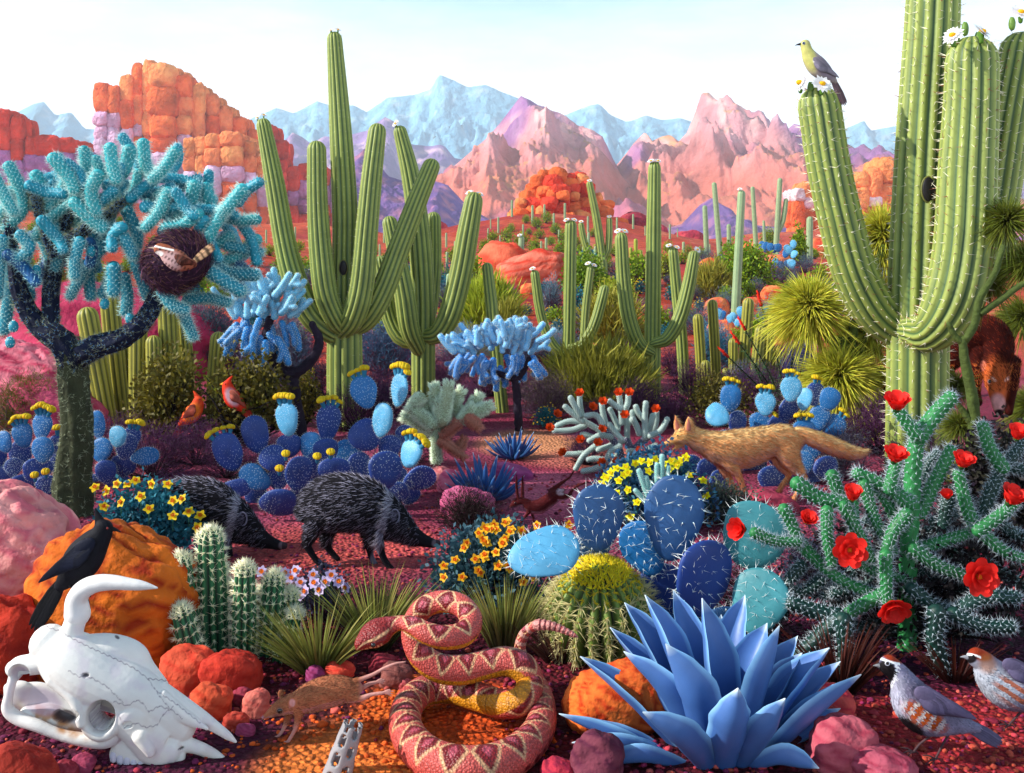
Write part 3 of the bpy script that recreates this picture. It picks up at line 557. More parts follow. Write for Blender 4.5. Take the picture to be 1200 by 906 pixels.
# ------------------------------------------------------------------ bushes
def bush(name, label, cat, P, rx, rz, kind, col, col2, n=2600, group=None, flowers=None, ry=None, lw=1.0, stemc='#5a3a50'):
    """dome of leaves standing on a fan of twigs; kind: blade, leaf, twig"""
    t = thing(name, label, cat, P, group); P = np.array(P, float); ry = ry or rx*.8; R_ = A(rx, ry, rz)
    col = np.clip(np.asarray(col)*(1.45 if kind == 'twig' and rz*F/P[1] > 34 and P[1] > 5 else 1), 0, .8); D = sphere_dirs(n, -.15); nclump = 26; cd_ = sphere_dirs(nclump, 0.0)
    j = RG.integers(0, nclump, n); rad = RG.uniform(.25, 1.0, n)**.45
    lump = 1+.22*vn(D*2.6+P[0], 5)
    C_ = P+A(0, 0, rz*.12)+(D*.62+cd_[j]*.38)*rad[:, None]*lump[:, None]*R_
    C_[:, 2] = np.maximum(C_[:, 2], P[2]+.01)
    mb = MB(); s = max(rx, rz); mix = (.5+.5*vn(cd_[j]*3+P[0], 8))[:, None]
    base = np.asarray(col)*(1-mix)+np.asarray(col2)*mix; cc = np.clip(base*(1+RG.uniform(-.25, .25, (n, 1))), 0, 1)
    out_ = nrm((C_-P)/R_+A(0, 0, .25))
    if kind == 'blade': blades(mb, C_-out_*s*.12, out_+.35*RG.normal(size=(n, 3)), s*.24*RG.uniform(.6, 1.3, n), s*.017*lw, A(0, 0, .1), cc, tipcol=np.clip(cc*1.35, 0, 1), seg=2)
    elif kind == 'leaf': blades(mb, C_, out_+.9*RG.normal(size=(n, 3)), s*.075*lw, s*.024*lw, A(0, 0, -.1), cc, seg=2, shape=1)
    else: blades(mb, C_, out_+.7*RG.normal(size=(n, 3)), s*.075*lw, s*.027*lw, A(0, 0, .0), cc, seg=1, shape=1)
    part('foliage', mb, M['leaf'], t)
    mb = MB(); k = 34 if kind != 'blade' else 16
    for i in range(k):
        d = sphere_dirs(1, .15)[0]; e = P+d*R_*RG.uniform(.6, .98); m_ = P+d*R_*.5+RG.normal(size=3)*s*.06
        m_[2] = max(m_[2], P[2]+.02); tube(mb, spline([P-A(0, 0, .01), m_, e], 6), np.linspace(s*.02, s*.004, 6), 5, hx(stemc), cap=(0, 0))
        if kind == 'twig':
            for q in range(3):
                a = P+(e-P)*RG.uniform(.4, .8); tube(mb, [a, a+(d+.8*RG.normal(size=3))*s*.22], [s*.006, s*.002], 4, hx(stemc), cap=(0, 0))
    part('twigs', mb, M['wood'], t)
    if flowers is not None:
        fc, fn, fs = flowers; mb = MB(); d = sphere_dirs(fn, .0); c = P+A(0, 0, rz*.12)+d*R_*1.0*(1+.2*vn(d*2.6+P[0], 5))[:, None]
        for i in range(fn): ellipsoid(mb, c[i], (s*fs, s*fs, s*fs*.7), np.asarray(fc)*RG.uniform(.8, 1.1), nu=7, nv=4)
        part('flowers', mb, M['petal'], t)
    return t
YGB = (hx('#bcc038')*.85, hx('#7f9428')*.85); OLV = (hx('#a8a038')*.85, hx('#7a7828')*.8); GRY = (hx('#6a9a98')*.8, hx('#7a7aa0')*.7); PUR = (hx('#6a3a70')*.7, hx('#3f5a50')*.7)
TEA = (hx('#2f8a8c')*.8, hx('#1f6a80')*.7); LIM = (hx('#a8b818')*.8, hx('#5a8e20')*.8); DRK = (hx('#a89a30')*.55, hx('#2e2418')*.6); MAU = (hx('#8a6a98')*.7, hx('#5a8a90')*.7)
YEL = hx('#f0d020')
def B(px, py, w_, h_, kind, cs, name, label, n=2600, fl=None, cat='bush', lw=1.0, **k):
    g = G(px, py); s = g[1]/F; return bush(name, label, cat, g, w_*s/2, h_*s, kind, cs[0], cs[1], n, flowers=fl, lw=lw, **k)
B(700, 482, 160, 80, 'blade', OLV, 'broom_bush', 'large olive green broom bush filling the gap left of the tall straight saguaro', 9000, lw=.8)
B(735, 455, 80, 48, 'blade', YGB, 'broom_bush', 'smaller yellow green broom bush at the foot of the tall straight saguaro', 4000)
B(648, 425, 90, 42, 'twig', GRY, 'sage_bush', 'blue grey sage bush between the candelabra saguaro and the tall straight one', 6500, lw=1.1)
B(610, 428, 95, 52, 'twig', (hx('#6a5a88')*.7, hx('#3f7a80')*.7), 'sage_bush', 'dusky violet sage bush behind the small sky blue cholla', 6000)
B(540, 430, 92, 48, 'twig', GRY, 'sage_bush', 'grey green sage bush right of the crowded saguaro foot', 6500)
B(450, 440, 100, 70, 'twig', (hx('#3f7a90')*.7, hx('#5a4a80')*.7), 'sage_bush', 'blue grey shrub filling the space between the two big saguaros', 8000)
B(330, 470, 110, 90, 'twig', (hx('#4a7080')*.6, hx('#6a3a78')*.6), 'sage_bush', 'grey violet shrub behind the large sky blue cholla', 8000)
B(245, 440, 80, 85, 'twig', (hx('#2f7a70')*.6, hx('#5a3a70')*.6), 'sage_bush', 'teal grey shrub behind the single olive column', 7000)
B(875, 470, 70, 45, 'twig', MAU, 'sage_bush', 'mauve shrub behind the thorny red tipped canes', 6000)
B(940, 468, 66, 66, 'twig', (hx('#5a6aa0')*.6, hx('#4a3a80')*.6), 'sage_bush', 'violet blue shrub left of the yucca tufts', 6000)
B(835, 440, 60, 60, 'twig', (hx('#3a90a0')*.7, hx('#4a6a90')*.7), 'sage_bush', 'blue teal shrub behind the green column cluster', 5000)
B(905, 390, 56, 40, 'twig', (hx('#3aa0a0')*.8, hx('#5ab0a8')*.7), 'sage_bush', 'turquoise shrub right of the pale flowered column saguaro', 5000)
B(835, 420, 40, 44, 'twig', (hx('#3a90a8')*.8, hx('#4a7a98')*.7), 'sage_bush', 'turquoise shrub left of the green column cluster', 3500)
B(566, 405, 110, 76, 'blade', YGB, 'broom_bush', 'yellow green broom bush behind the plain column near the small cholla', 6000)
B(592, 420, 60, 64, 'blade', OLV, 'broom_bush', 'olive broom bush below the distant organ pipe cluster', 5000)
B(722, 386, 66, 64, 'leaf', YGB, 'leafy_bush', 'yellow green bush between the forked saguaro and the tall straight one', 2800)
B(716, 404, 90, 66, 'blade', OLV, 'broom_bush', 'olive bush just in front of the yellow green one by the tall saguaro', 3500)
B(685, 350, 64, 56, 'leaf', LIM, 'leafy_bush', 'bright green bush behind the fork of the leaning saguaro', 2500)
B(645, 338, 26, 26, 'leaf', LIM, 'leafy_bush', 'bright green bush left of the candelabra saguaro top', 1500)
B(647, 366, 28, 42, 'twig', GRY, 'sage_bush', 'round grey blue bush left of the candelabra trunk', 2800)
B(636, 362, 12, 12, 'leaf', TEA, 'flowering_bush', 'teal ball bush with yellow flowers beside the round grey blue bush', 700, fl=(YEL, 40, .05))
for i, (x, y, w_, lb) in enumerate([(646, 357, 18, 'teal flowered ball bush high between the candelabra arms'), (617, 370, 16, 'teal flowered ball bush left of the candelabra saguaro'), (643, 375, 16, 'teal flowered ball bush close to the candelabra trunk'), (653, 390, 18, 'lowest teal flowered ball bush inside the candelabra left arm'), (679, 374, 14, 'teal flowered ball bush right of the candelabra trunk'), (750, 345, 18, 'teal flowered ball bush left of the tall straight saguaro'), (824, 323, 16, 'teal flowered ball bush right of the curved saguaro arm'), (879, 342, 20, 'teal flowered ball bush right of the pale column saguaro'), (820, 364, 16, 'teal flowered ball bush above the green column cluster')]):
    B(x, y, w_, w_*.85, 'leaf', TEA, 'flowering_bush', lb, 900, fl=(YEL, 45, .05), lw=1.4)
B(873, 340, 80, 56, 'leaf', LIM, 'leafy_bush', 'bright lime bush behind the pale column saguaro', 3500)
B(834, 350, 60, 42, 'blade', OLV, 'broom_bush', 'low brown green bush left of the pale column saguaro', 3000)
B(901, 292, 28, 24, 'leaf', LIM, 'leafy_bush', 'small lime bush at the foot of the saguaro with one side arm', 1500)
B(936, 312, 26, 44, 'leaf', LIM, 'leafy_bush', 'lime bush left of the column beside the giant saguaro arm', 2200)
B(887, 345, 26, 20, 'twig', GRY, 'sage_bush', 'small grey green bush right of the pale column saguaro', 1500)
B(780, 330, 20, 36, 'leaf', YGB, 'leafy_bush', 'narrow green bush right of the tall straight trunk', 1300)
B(807, 300, 16, 14, 'leaf', LIM, 'leafy_bush', 'tiny lime bush by the maroon boulders', 700)
B(30, 510, 100, 70, 'twig', (hx('#8a7a28')*.6, hx('#3f5a20')*.6), 'desert_shrub', 'olive brown shrub behind the left prickly pear', 7000)
B(60, 335, 46, 36, 'leaf', (hx('#8a9a20')*.7, hx('#5a7a20')*.7), 'leafy_bush', 'yellow green bush seen under the teal cholla crown', 2500)
B(88, 330, 24, 24, 'leaf', LIM, 'leafy_bush', 'small green bush right of the middle limb of the teal cholla', 1500)
B(200, 520, 110, 105, 'leaf', DRK, 'creosote_bush', 'dark creosote bush in front of the olive columns', 3000, lw=.8, stemc='#1a1014')
B(292, 520, 120, 110, 'leaf', DRK, 'creosote_bush', 'dark creosote bush under the cardinals', 3200, lw=.8, stemc='#1a1014')
B(355, 500, 60, 70, 'leaf', DRK, 'creosote_bush', 'dark creosote bush left of the five armed saguaro trunk', 2000, lw=.8, stemc='#1a1014')
B(450, 500, 90, 60, 'twig', (hx('#5a2a60')*.6, hx('#3a3a50')*.6), 'desert_shrub', 'purple brown shrub behind the middle prickly pear', 6000)
B(640, 490, 90, 56, 'twig', (hx('#6a3a70')*.6, hx('#5a5a28')*.6), 'desert_shrub', 'purple shrub at the foot of the small sky blue cholla', 6000)
B(545, 490, 70, 44, 'twig', (hx('#7a3a70')*.6, hx('#5a3a50')*.6), 'desert_shrub', 'magenta brown shrub behind the teddy bear cholla', 4500)
B(840, 500, 100, 62, 'leaf', DRK, 'creosote_bush', 'dark creosote bush between the tall saguaro and the fox', 3000, lw=.8, stemc='#1a1014')
B(550, 630, 95, 60, 'twig', (hx('#4a1a30')*.5, hx('#2a3018')*.5), 'desert_shrub', 'dark brown shrub in front of the peccary snout', 6000, stemc='#200c14')
B(990, 505, 110, 50, 'twig', (hx('#6a2a68')*.6, hx('#6a5a30')*.5), 'desert_shrub', 'purple shrub below the yucca tufts behind the fox tail', 6000)
B(640, 503, 34, 26, 'leaf', TEA, 'flowering_bush', 'teal dome bush with yellow flowers beside the pale path', 1600, fl=(YEL, 60, .035), lw=1.2)
B(845, 610, 110, 46, 'leaf', (hx('#8a9a78')*.6, hx('#4a4a58')*.6), 'desert_shrub', 'low grey green mat shrub under the fox', 5000, lw=.9)
B(985, 560, 90, 62, 'twig', (hx('#6a6a78')*.6, hx('#4a3a58')*.6), 'desert_shrub', 'grey shrub under the fox tail tip', 5000)
B(960, 690, 90, 60, 'leaf', (hx('#6a6a88')*.5, hx('#302a48')*.6), 'desert_shrub', 'dusky slate shrub between the foreground pads and the red flowered cholla', 4000, lw=1.1)
# small bushes dotted over the slopes
bt = B(620, 275, 12, 8, 'leaf', LIM, 'distant_bush', 'small round green bush on the boulder topped hill', 500, lw=1.6, group='green bushes on the boulder topped hill')
b0 = float(bt.location[1])
def scatter_b(lst, label, group):
    for (x, y, w_) in lst:
        g = G(x, y); o = dup(bt, g, rnd.uniform(0, 6), w_/12*1.75*g[1]/b0, label); o['group'] = group
scatter_b([(593, 283, 14), (612, 290, 16), (595, 298, 16), (630, 268, 12), (632, 280, 11), (640, 262, 12), (652, 275, 12), (575, 300, 14), (628, 295, 14), (656, 300, 16), (655, 318, 18), (660, 285, 14), (675, 290, 12), (578, 284, 12), (616, 262, 9), (700, 300, 12), (585, 310, 14), (640, 305, 12), (668, 298, 12), (690, 305, 14), (720, 300, 12), (730, 312, 12), (605, 306, 10), (645, 288, 10), (598, 272, 9), (575, 315, 14), (710, 318, 14), (672, 312, 12), (695, 278, 9), (684, 318, 14)], 'small round green bush on the boulder topped hill', 'green bushes on the boulder topped hill')
scatter_b([(35, 212, 12), (75, 208, 12), (92, 212, 11), (120, 215, 10), (205, 235, 14), (228, 245, 14), (300, 290, 14), (290, 300, 16), (316, 300, 12), (350, 295, 12), (345, 310, 14), (328, 318, 14), (435, 300, 14), (463, 300, 14), (530, 308, 16), (545, 318, 14), (15, 240, 14), (520, 330, 14)], 'small round green bush on the red slopes at left', 'green bushes on the left slopes')
scatter_b([(800, 310, 14), (845, 322, 14), (920, 330, 14), (925, 350, 18), (905, 312, 14), (770, 320, 12), (740, 330, 14), (700, 335, 16), (960, 330, 18), (1015, 300, 20), (1185, 300, 24)], 'small round green bush on the red slopes at right', 'green bushes on the right slopes')
# ------------------------------------------------------------------ loose red rocks of the middle distance
t0 = None
for i, (x, y, w_, h_, lb) in enumerate([(585, 318, 34, 24, 'left of the banded outcrops'), (610, 322, 30, 22, 'behind the pale striped outcrop'), (628, 330, 40, 18, 'in front of the pale striped outcrop'), (560, 330, 40, 20, 'behind the plain column near the small sky blue cholla'), (700, 312, 24, 18, 'under the fork of the leaning saguaro'), (840, 372, 30, 24, 'above the green column cluster'), (846, 400, 34, 26, 'between the green columns and the pale column'),
      (925, 372, 26, 20, 'above the turquoise shrub'), (940, 400, 40, 24, 'left of the big needle tuft'), (880, 362, 20, 14, 'right of the teal ball bush by the pale column'), (745, 380, 20, 16, 'left of the tall straight trunk'), (655, 405, 30, 14, 'just left of the candelabra trunk'), (700, 420, 34, 18, 'inside the candelabra right arm'), (905, 350, 26, 16, 'below the distant prickly pear clump'), (830, 318, 22, 16, 'at the foot of the leaning saguaro trio'),
      (880, 300, 30, 16, 'behind the saguaro with one side arm'), (910, 318, 36, 20, 'beside the distant prickly pear clump'), (960, 300, 24, 22, 'behind the left arm of the giant saguaro'), (530, 380, 26, 16, 'below the crowded saguaro right arm'), (620, 345, 20, 14, 'above the round grey blue bush'), (1000, 330, 40, 24, 'between the giant saguaro arm and trunk')]):
    g = G(x, y); s = g[1]/F; mb = MB(); boulder('red_rock', None, g, (w_*s*.5, w_*s*.4, h_*s*.62), ORL*.8, RED*.9, 200+i, nu=24, nv=14, mbx=mb)
    solo('red_rock', mb, M['rock'], 'weathered orange red rock '+lb, 'rock', g, 'red rocks scattered on the middle slopes')
# fields of shrubs covering the desert floor
def field(tpl, lst, label, group):
    b0 = float(tpl.location[1]); R_ = random.Random(len(label))
    for (x, y, k) in lst:
        g = G(x, y); o = dup(tpl, g, R_.uniform(0, 6), k*g[1]/b0*R_.uniform(1.0, 1.6), label); o['group'] = group
fa = B(505, 402, 40, 24, 'twig', (hx('#5a8a88')*.7, hx('#6a6a90')*.7), 'sage_bush', 'small grey sage bush on the red flats', 900, group='grey sage bushes on the red flats', lw=1.5)
field(fa, [(465, 372, .8), (545, 365, .7), (600, 352, .6), (720, 358, .7), (755, 368, .8), (815, 352, .6), (690, 335, .5), (640, 320, .4), (500, 345, .7), (530, 330, .5), (480, 330, .5), (455, 345, .6), (340, 345, .8), (300, 360, .8), (260, 350, .9), (230, 330, .8), (960, 350, .8), (1000, 360, .9), (985, 330, .6), (930, 335, .6), (790, 380, .8), (670, 375, .6), (735, 405, .9), (820, 395, .9), (270, 320, .6), (320, 325, .6), (350, 320, .5), (560, 345, .5), (770, 340, .5), (870, 320, .5), (850, 335, .5), (945, 320, .5)], 'small grey sage bush on the red flats', 'grey sage bushes on the red flats')
fb = B(520, 360, 30, 22, 'leaf', LIM, 'leafy_bush', 'small yellow green bush on the red flats', 700, group='yellow green bushes on the red flats', lw=1.6)
field(fb, [(545, 340, .7), (575, 352, .7), (615, 338, .5), (630, 312, .4), (668, 322, .45), (700, 346, .7), (735, 346, .6), (760, 335, .5), (790, 345, .6), (812, 335, .5), (850, 352, .7), (895, 325, .6), (910, 342, .6), (950, 362, .8), (975, 345, .7), (1010, 350, .8), (475, 352, .7), (450, 330, .6), (498, 326, .5), (515, 318, .45), (330, 340, .7), (285, 335, .7), (250, 335, .7), (230, 350, .9), (350, 335, .6), (120, 335, .8), (30, 320, .7), (150, 320, .7), (200, 310, .6), (60, 300, .6), (180, 290, .5), (110, 280, .5), (40, 275, .5), (140, 262, .4), (220, 290, .5), (80, 262, .4), (300, 312, .5)], 'small yellow green bush on the red flats', 'yellow green bushes on the red flats')
R9 = random.Random(99); more = lambda n, y0, y1, k0, k1: [(R9.uniform(215, 1035), R9.uniform(y0, y1), R9.uniform(k0, k1)) for _ in range(n)]
field(fa, more(34, 322, 425, .7, 1.2)+more(26, 302, 335, .35, .6), 'small grey sage bush on the red flats', 'grey sage bushes on the red flats')
field(fb, more(38, 318, 420, .7, 1.25)+more(36, 296, 330, .35, .6), 'small yellow green bush on the red flats', 'yellow green bushes on the red flats')
fd = B(640, 352, 30, 22, 'leaf', TEA, 'teal_bush', 'small teal bush on the red flats', 900, group='teal bushes on the red flats', lw=1.6)
field(fd, more(26, 320, 400, .5, 1.0), 'small teal bush on the red flats', 'teal bushes on the red flats')
scatter_sag([(R9.uniform(300, 1030), R9.uniform(296, 345), R9.uniform(20, 44)) for _ in range(34)], 'thin small saguaro on the red flats', 'small saguaros on the red flats')
fc = B(700, 508, 70, 40, 'twig', (hx('#6a3068')*.6, hx('#4a2a38')*.55), 'desert_shrub', 'low purple brown shrub on the plum coloured flats', 3000, group='purple brown shrubs on the plum flats', lw=1.25, stemc='#2a1424')
field(fc, [(660, 470, .8), (420, 505, 1), (440, 470, .9), (500, 465, .9), (530, 455, .8), (570, 465, .8), (625, 470, .8), (750, 495, 1), (790, 500, 1), (810, 470, .9), (860, 478, .9), (900, 485, .9), (945, 500, 1), (1010, 500, 1), (1030, 530, 1.1), (985, 530, 1), (230, 545, 1.1), (265, 560, 1), (310, 560, 1), (180, 560, 1.1), (210, 600, 1), (140, 545, 1), (380, 470, .9), (290, 440, .9), (340, 430, .8), (480, 430, .7), (740, 430, .6), (790, 440, .7), (700, 440, .6), (860, 440, .7), (920, 440, .8), (470, 545, .8), (510, 520, .8), (690, 545, .8), (1080, 560, 1.2), (1060, 510, 1)], 'low purple brown shrub on the plum coloured flats', 'purple brown shrubs on the plum flats')
DK2 = (hx('#3a1834')*.5, hx('#20281c')*.5)  # the dark shrubs below are added to stand in for deep shade
B(1075, 742, 300, 150, 'leaf', DK2, 'desert_shrub', 'dark thicket added as shade inside and behind the red flowered cholla', 9000, lw=.7, stemc='#180a12')
B(1180, 650, 190, 150, 'leaf', (hx('#3a3a20')*.5, hx('#2a1830')*.5), 'desert_shrub', 'dark bush added as shade at the right edge below the coati', 7000, lw=.7, stemc='#180a12')
B(665, 752, 120, 60, 'twig', DK2, 'desert_shrub', 'dark low shrub added as shade at the left foot of the golden barrel', 3500, stemc='#180a12')
B(880, 745, 130, 80, 'twig', DK2, 'desert_shrub', 'dark low shrub added as shade behind the agave and the lowest teal pad', 4000, stemc='#180a12')
B(440, 742, 150, 55, 'twig', DK2, 'desert_shrub', 'dark low shrub added as shade behind the snake and the grass', 4000, stemc='#180a12')
# ------------------------------------------------------------------ prickly pears
PB = dict(d=hx('#24428e')*.8, m=hx('#1c6cae')*.8, p=hx('#58a8d4')*.8, t=hx('#3f8c96')*.75, b=hx('#27568e')*.75)  # d to p: shaded and lit pads painted as separate blues
YAW = dict(d=20, m=-8, p=-30, t=-26, b=2)
def make_pad(c, w_, h_, ang, yaw, col, spl, dens, thick=.13, seed=0, dotc=hx('#bfe8f0')):
    """one flattened pad, its long axis turned by ang in the picture plane; returns mesh builder and the local-to-world matrix"""
    mb = MB(); Rm = rotm((0, 1, 0), math.radians(ang))@rotm((0, 0, 1), math.radians(yaw)); th = w_*thick
    def shape(D): 
        D = D.copy(); D[:, 0] *= (.96+.18*D[:, 2])*(1+.03*np.sin(D[:, 2]*5+seed)); return D*A(w_/2, th, h_/2)
    nu, nv = 28, 17; u = np.arange(nu)/nu*2*math.pi; v = np.linspace(-math.pi/2, math.pi/2, nv+2)[1:-1]
    cy = np.sin(v)  # poles along thickness so that both faces are round
    D = np.stack([np.cos(v)[:, None]*np.cos(u)[None], np.sign(cy)[:, None]*(np.abs(cy)[:, None]**.8)*np.ones((1, nu)), np.cos(v)[:, None]*np.sin(u)[None]], -1).reshape(-1, 3)
    D = np.vstack([D, [0, -1, 0], [0, 1, 0]])
    n = fbm(D*2+seed, seed, 3); V = shape(D); V[:, 1] += n*th*.18+np.sin(D[:, 2]*1.6+seed)*th*.25; V = V@Rm.T+c
    i = np.arange(nv-1)[:, None]*nu; j = np.arange(nu)[None]; j2 = (j+1) % nu
    q = np.stack([i+j, i+nu+j, i+nu+j2, i+j2], -1).reshape(-1, 4); j = np.arange(nu); a = nu*nv
    t = np.vstack([np.stack([np.full(nu, a), j, (j+1) % nu], -1), np.stack([np.full(nu, a+1), (nv-1)*nu+(j+1) % nu, (nv-1)*nu+j], -1)])
    mb.add(V, [q, t], np.clip(col*(1+.22*n[:, None]), 0, 1))
    pts = []; st = 1/dens
    for r_ in range(-dens, dens+1):
        for q_ in range(-dens, dens+1):
            x = (q_+.5*(r_ % 2))*st*1.05; z = r_*st*.9
            if x*x+z*z < .9: pts.append((x, z))
    pts = np.array(pts)+RG.uniform(-.07, .07, (len(pts), 2)); P_, D_ = [], []
    for sg in (-1, 1):
        yy = sg*np.abs(np.sqrt(np.clip(1-(pts**2).sum(1), 0, 1)))**.8; d = np.stack([pts[:, 0], yy, pts[:, 1]], -1)
        nrm_ = nrm(np.stack([pts[:, 0]*.35, sg*np.ones(len(pts)), pts[:, 1]*.35], -1)); P_.append(shape(d)); D_.append(nrm_)
    k = int(40*dens/5); a = np.arange(k)/k*2*math.pi; rim = np.stack([np.cos(a), 0*a, np.sin(a)], -1); P_.append(shape(rim)); D_.append(rim)
    P_ = np.vstack(P_)@Rm.T+c; D_ = np.vstack(D_)@Rm.T
    spikes(mb, P_-D_*spl*.05, D_, spl*.14, np.minimum(spl*.1, .0021), dotc, 5)
    for q in range(3): spikes(mb, P_, D_+.55*RG.normal(size=D_.shape), spl*RG.uniform(.5, 1.25, len(P_)), np.minimum(spl*.03, .0008), hx('#f0f6f4'))
    return mb, Rm, shape
def tuna(par, c, d, s, col=YEL, fruit=hx('#3a90b8')*.8, pt=None):
    mb = MB(); d = nrm(np.asarray(d, float)); tube(mb, [c-d*s*.3, c+d*s*.5, c+d*s*1.1], [s*.34, s*.46, s*.5], 8, fruit)
    k = 9; a, b = perp(d[None]); th = np.arange(k)/k*6.283; e = c+d*s*1.15
    for lay, (rr, tl) in enumerate(((.62, .5), (.36, 1.1))):
        for t_ in th[::1+lay]:
            o = math.cos(t_+lay)*a[0]+math.sin(t_+lay)*b[0]; ellipsoid(mb, e+o*s*rr+d*s*.25*tl, (s*.34, s*.34, s*.42), col*RG.uniform(.75, 1.0)*(A(1, .82, .6) if RG.random() < .2 else 1), nu=8, nv=5, disp=.12)
    part('flower', mb, M['petal'], par)
def pear(label, bx, Y, pads, spl=.012, dens=5, fs=.02, faces=(), scale=1.0, ox=0, oy=0, name='prickly_pear', thick=.13, group=None):
    t = thing(name, label, 'cactus', GY(bx, Y), group); s = Y/F
    for i, p in enumerate(pads):
        x, y, w_, h_, ang, k = p[:6]; nf = p[6] if len(p) > 6 else 0; x = ox+x/scale; y = oy+y/scale; w_ *= 1.1/scale; h_ *= 1.08/scale
        pale = dict(p=-.10, m=.0, d=.05, t=-.1, b=0)[k]*Y*.5
        dy = (p[7] if len(p) > 7 else pale+.06*math.sin(i*2.4)*Y*.3)
        c = W(x, y, Y+dy); s = (Y+dy)/F; yaw = YAW[k]+rnd.uniform(-14, 14)
        mb, Rm, shp = make_pad(c, w_*s, h_*s, ang, yaw, PB[k]*rnd.uniform(.9, 1.1), spl, dens, thick, i+bx % 17)
        o = part('pad', mb, M['cactus'], t)
        for f in range(nf):
            a = math.pi/2+(f-(nf-1)/2)*.36; d = A(math.cos(a), rnd.uniform(-.12, .12), math.sin(a)); pp = shp(A(math.cos(a), 0, math.sin(a))[None])[0]
            tuna(o, Rm@pp+c, Rm@d+A(0, -.1, .25), fs*1.35*rnd.uniform(.75, 1.2))
    for (x, y) in faces:
        x = ox+x/scale; y = oy+y/scale; tuna(t, W(x, y+4, Y-.2), A(.1, -.5, 1), fs*1.25)
    return t
pear('large blue prickly pear with yellow flowers behind the two peccaries', 390, 4.95, [
    (150, 440, 125, 175, -22, 'd', 4), (278, 357, 118, 168, -14, 'd'), (427, 285, 108, 150, -8, 'p', 3), (620, 300, 108, 168, 6, 'd', 4), (787, 158, 115, 150, -18, 'm', 3),
    (950, 148, 106, 148, 8, 'p', 4), (872, 290, 112, 152, 12, 'p'), (793, 362, 145, 140, -38, 'd'), (1007, 448, 118, 125, 18, 'p', 5), (885, 525, 152, 168, 8, 'd', 0, -.2), (765, 515, 112, 142, -6, 'd'),
    (710, 450, 125, 132, 10, 'm', 0, .2), (540, 415, 110, 132, 0, 'm', 0, .2), (605, 435, 122, 112, 0, 'd', 0, .1), (435, 410, 108, 104, 0, 'd'), (360, 470, 116, 116, -30, 'd'), (275, 560, 112, 150, -62, 'm'), (385, 565, 104, 94, 0, 'd', 0, .1),
    (480, 540, 122, 154, 6, 'd', 0, -.12), (385, 675, 140, 172, 84, 'd', 0, -.15), (180, 610, 84, 142, 80, 'd'), (905, 420, 104, 112, 10, 'd', 0, .15), (975, 360, 90, 90, 20, 'd', 0, .2), (1047, 565, 128, 148, 70, 'd'), (930, 630, 98, 124, 75, 'd', 0, -.1),
    (645, 525, 142, 112, 0, 'd', 0, -.1), (560, 500, 84, 122, 0, 'd', 0, .1), (940, 560, 94, 96, 0, 'd'), (700, 600, 130, 120, 0, 'd', 0, .1), (820, 610, 120, 120, 0, 'd', 0, .15), (560, 620, 130, 120, 0, 'd', 0, .12), (480, 660, 120, 120, 20, 'd', 0, .2), (1000, 640, 90, 90, 30, 'd', 0, .15), (280, 640, 110, 100, 60, 'd', 0, .25)],
    scale=4, ox=230, oy=420, fs=.018, faces=[(420, 453), (567, 465), (390, 522), (630, 445)])
pear('blue prickly pear with yellow flowers behind the trunk of the teal cholla', 90, 5.45, [
    (20, 255, 78, 92, -15, 'm'), (100, 225, 84, 108, -15, 'm', 4), (185, 185, 84, 114, 5, 'm', 4), (90, 310, 88, 118, 0, 'd'), (188, 290, 94, 108, 0, 'm', 0, -.2), (255, 265, 74, 80, 10, 'd', 2), (30, 400, 84, 84, 0, 'd'), (165, 380, 116, 104, 10, 'd', 0, -.1), (255, 340, 64, 104, 10, 'd'),
    (60, 365, 70, 74, 0, 'd', 0, .1), (210, 445, 94, 80, 0, 'd', 0, -.15), (430, 180, 64, 118, -5, 'm'), (518, 232, 84, 88, 10, 'p'), (575, 240, 74, 96, 15, 'd', 3), (447, 290, 90, 100, 10, 'm'), (555, 275, 84, 104, 10, 'd'), (637, 318, 74, 118, 84, 'm'),
    (540, 360, 104, 86, 20, 'd'), (465, 385, 84, 94, 0, 'd'), (420, 440, 104, 84, 0, 'd'), (510, 430, 100, 90, 20, 'd', 0, .15), (340, 400, 110, 110, 0, 'd', 0, .15), (330, 300, 90, 110, 0, 'd', 0, .2), (100, 450, 110, 100, 0, 'd', 0, .1), (-20, 330, 90, 110, 0, 'd')],
    scale=3.75, ox=0, oy=450, fs=.019, faces=[(155, 405), (203, 390)])
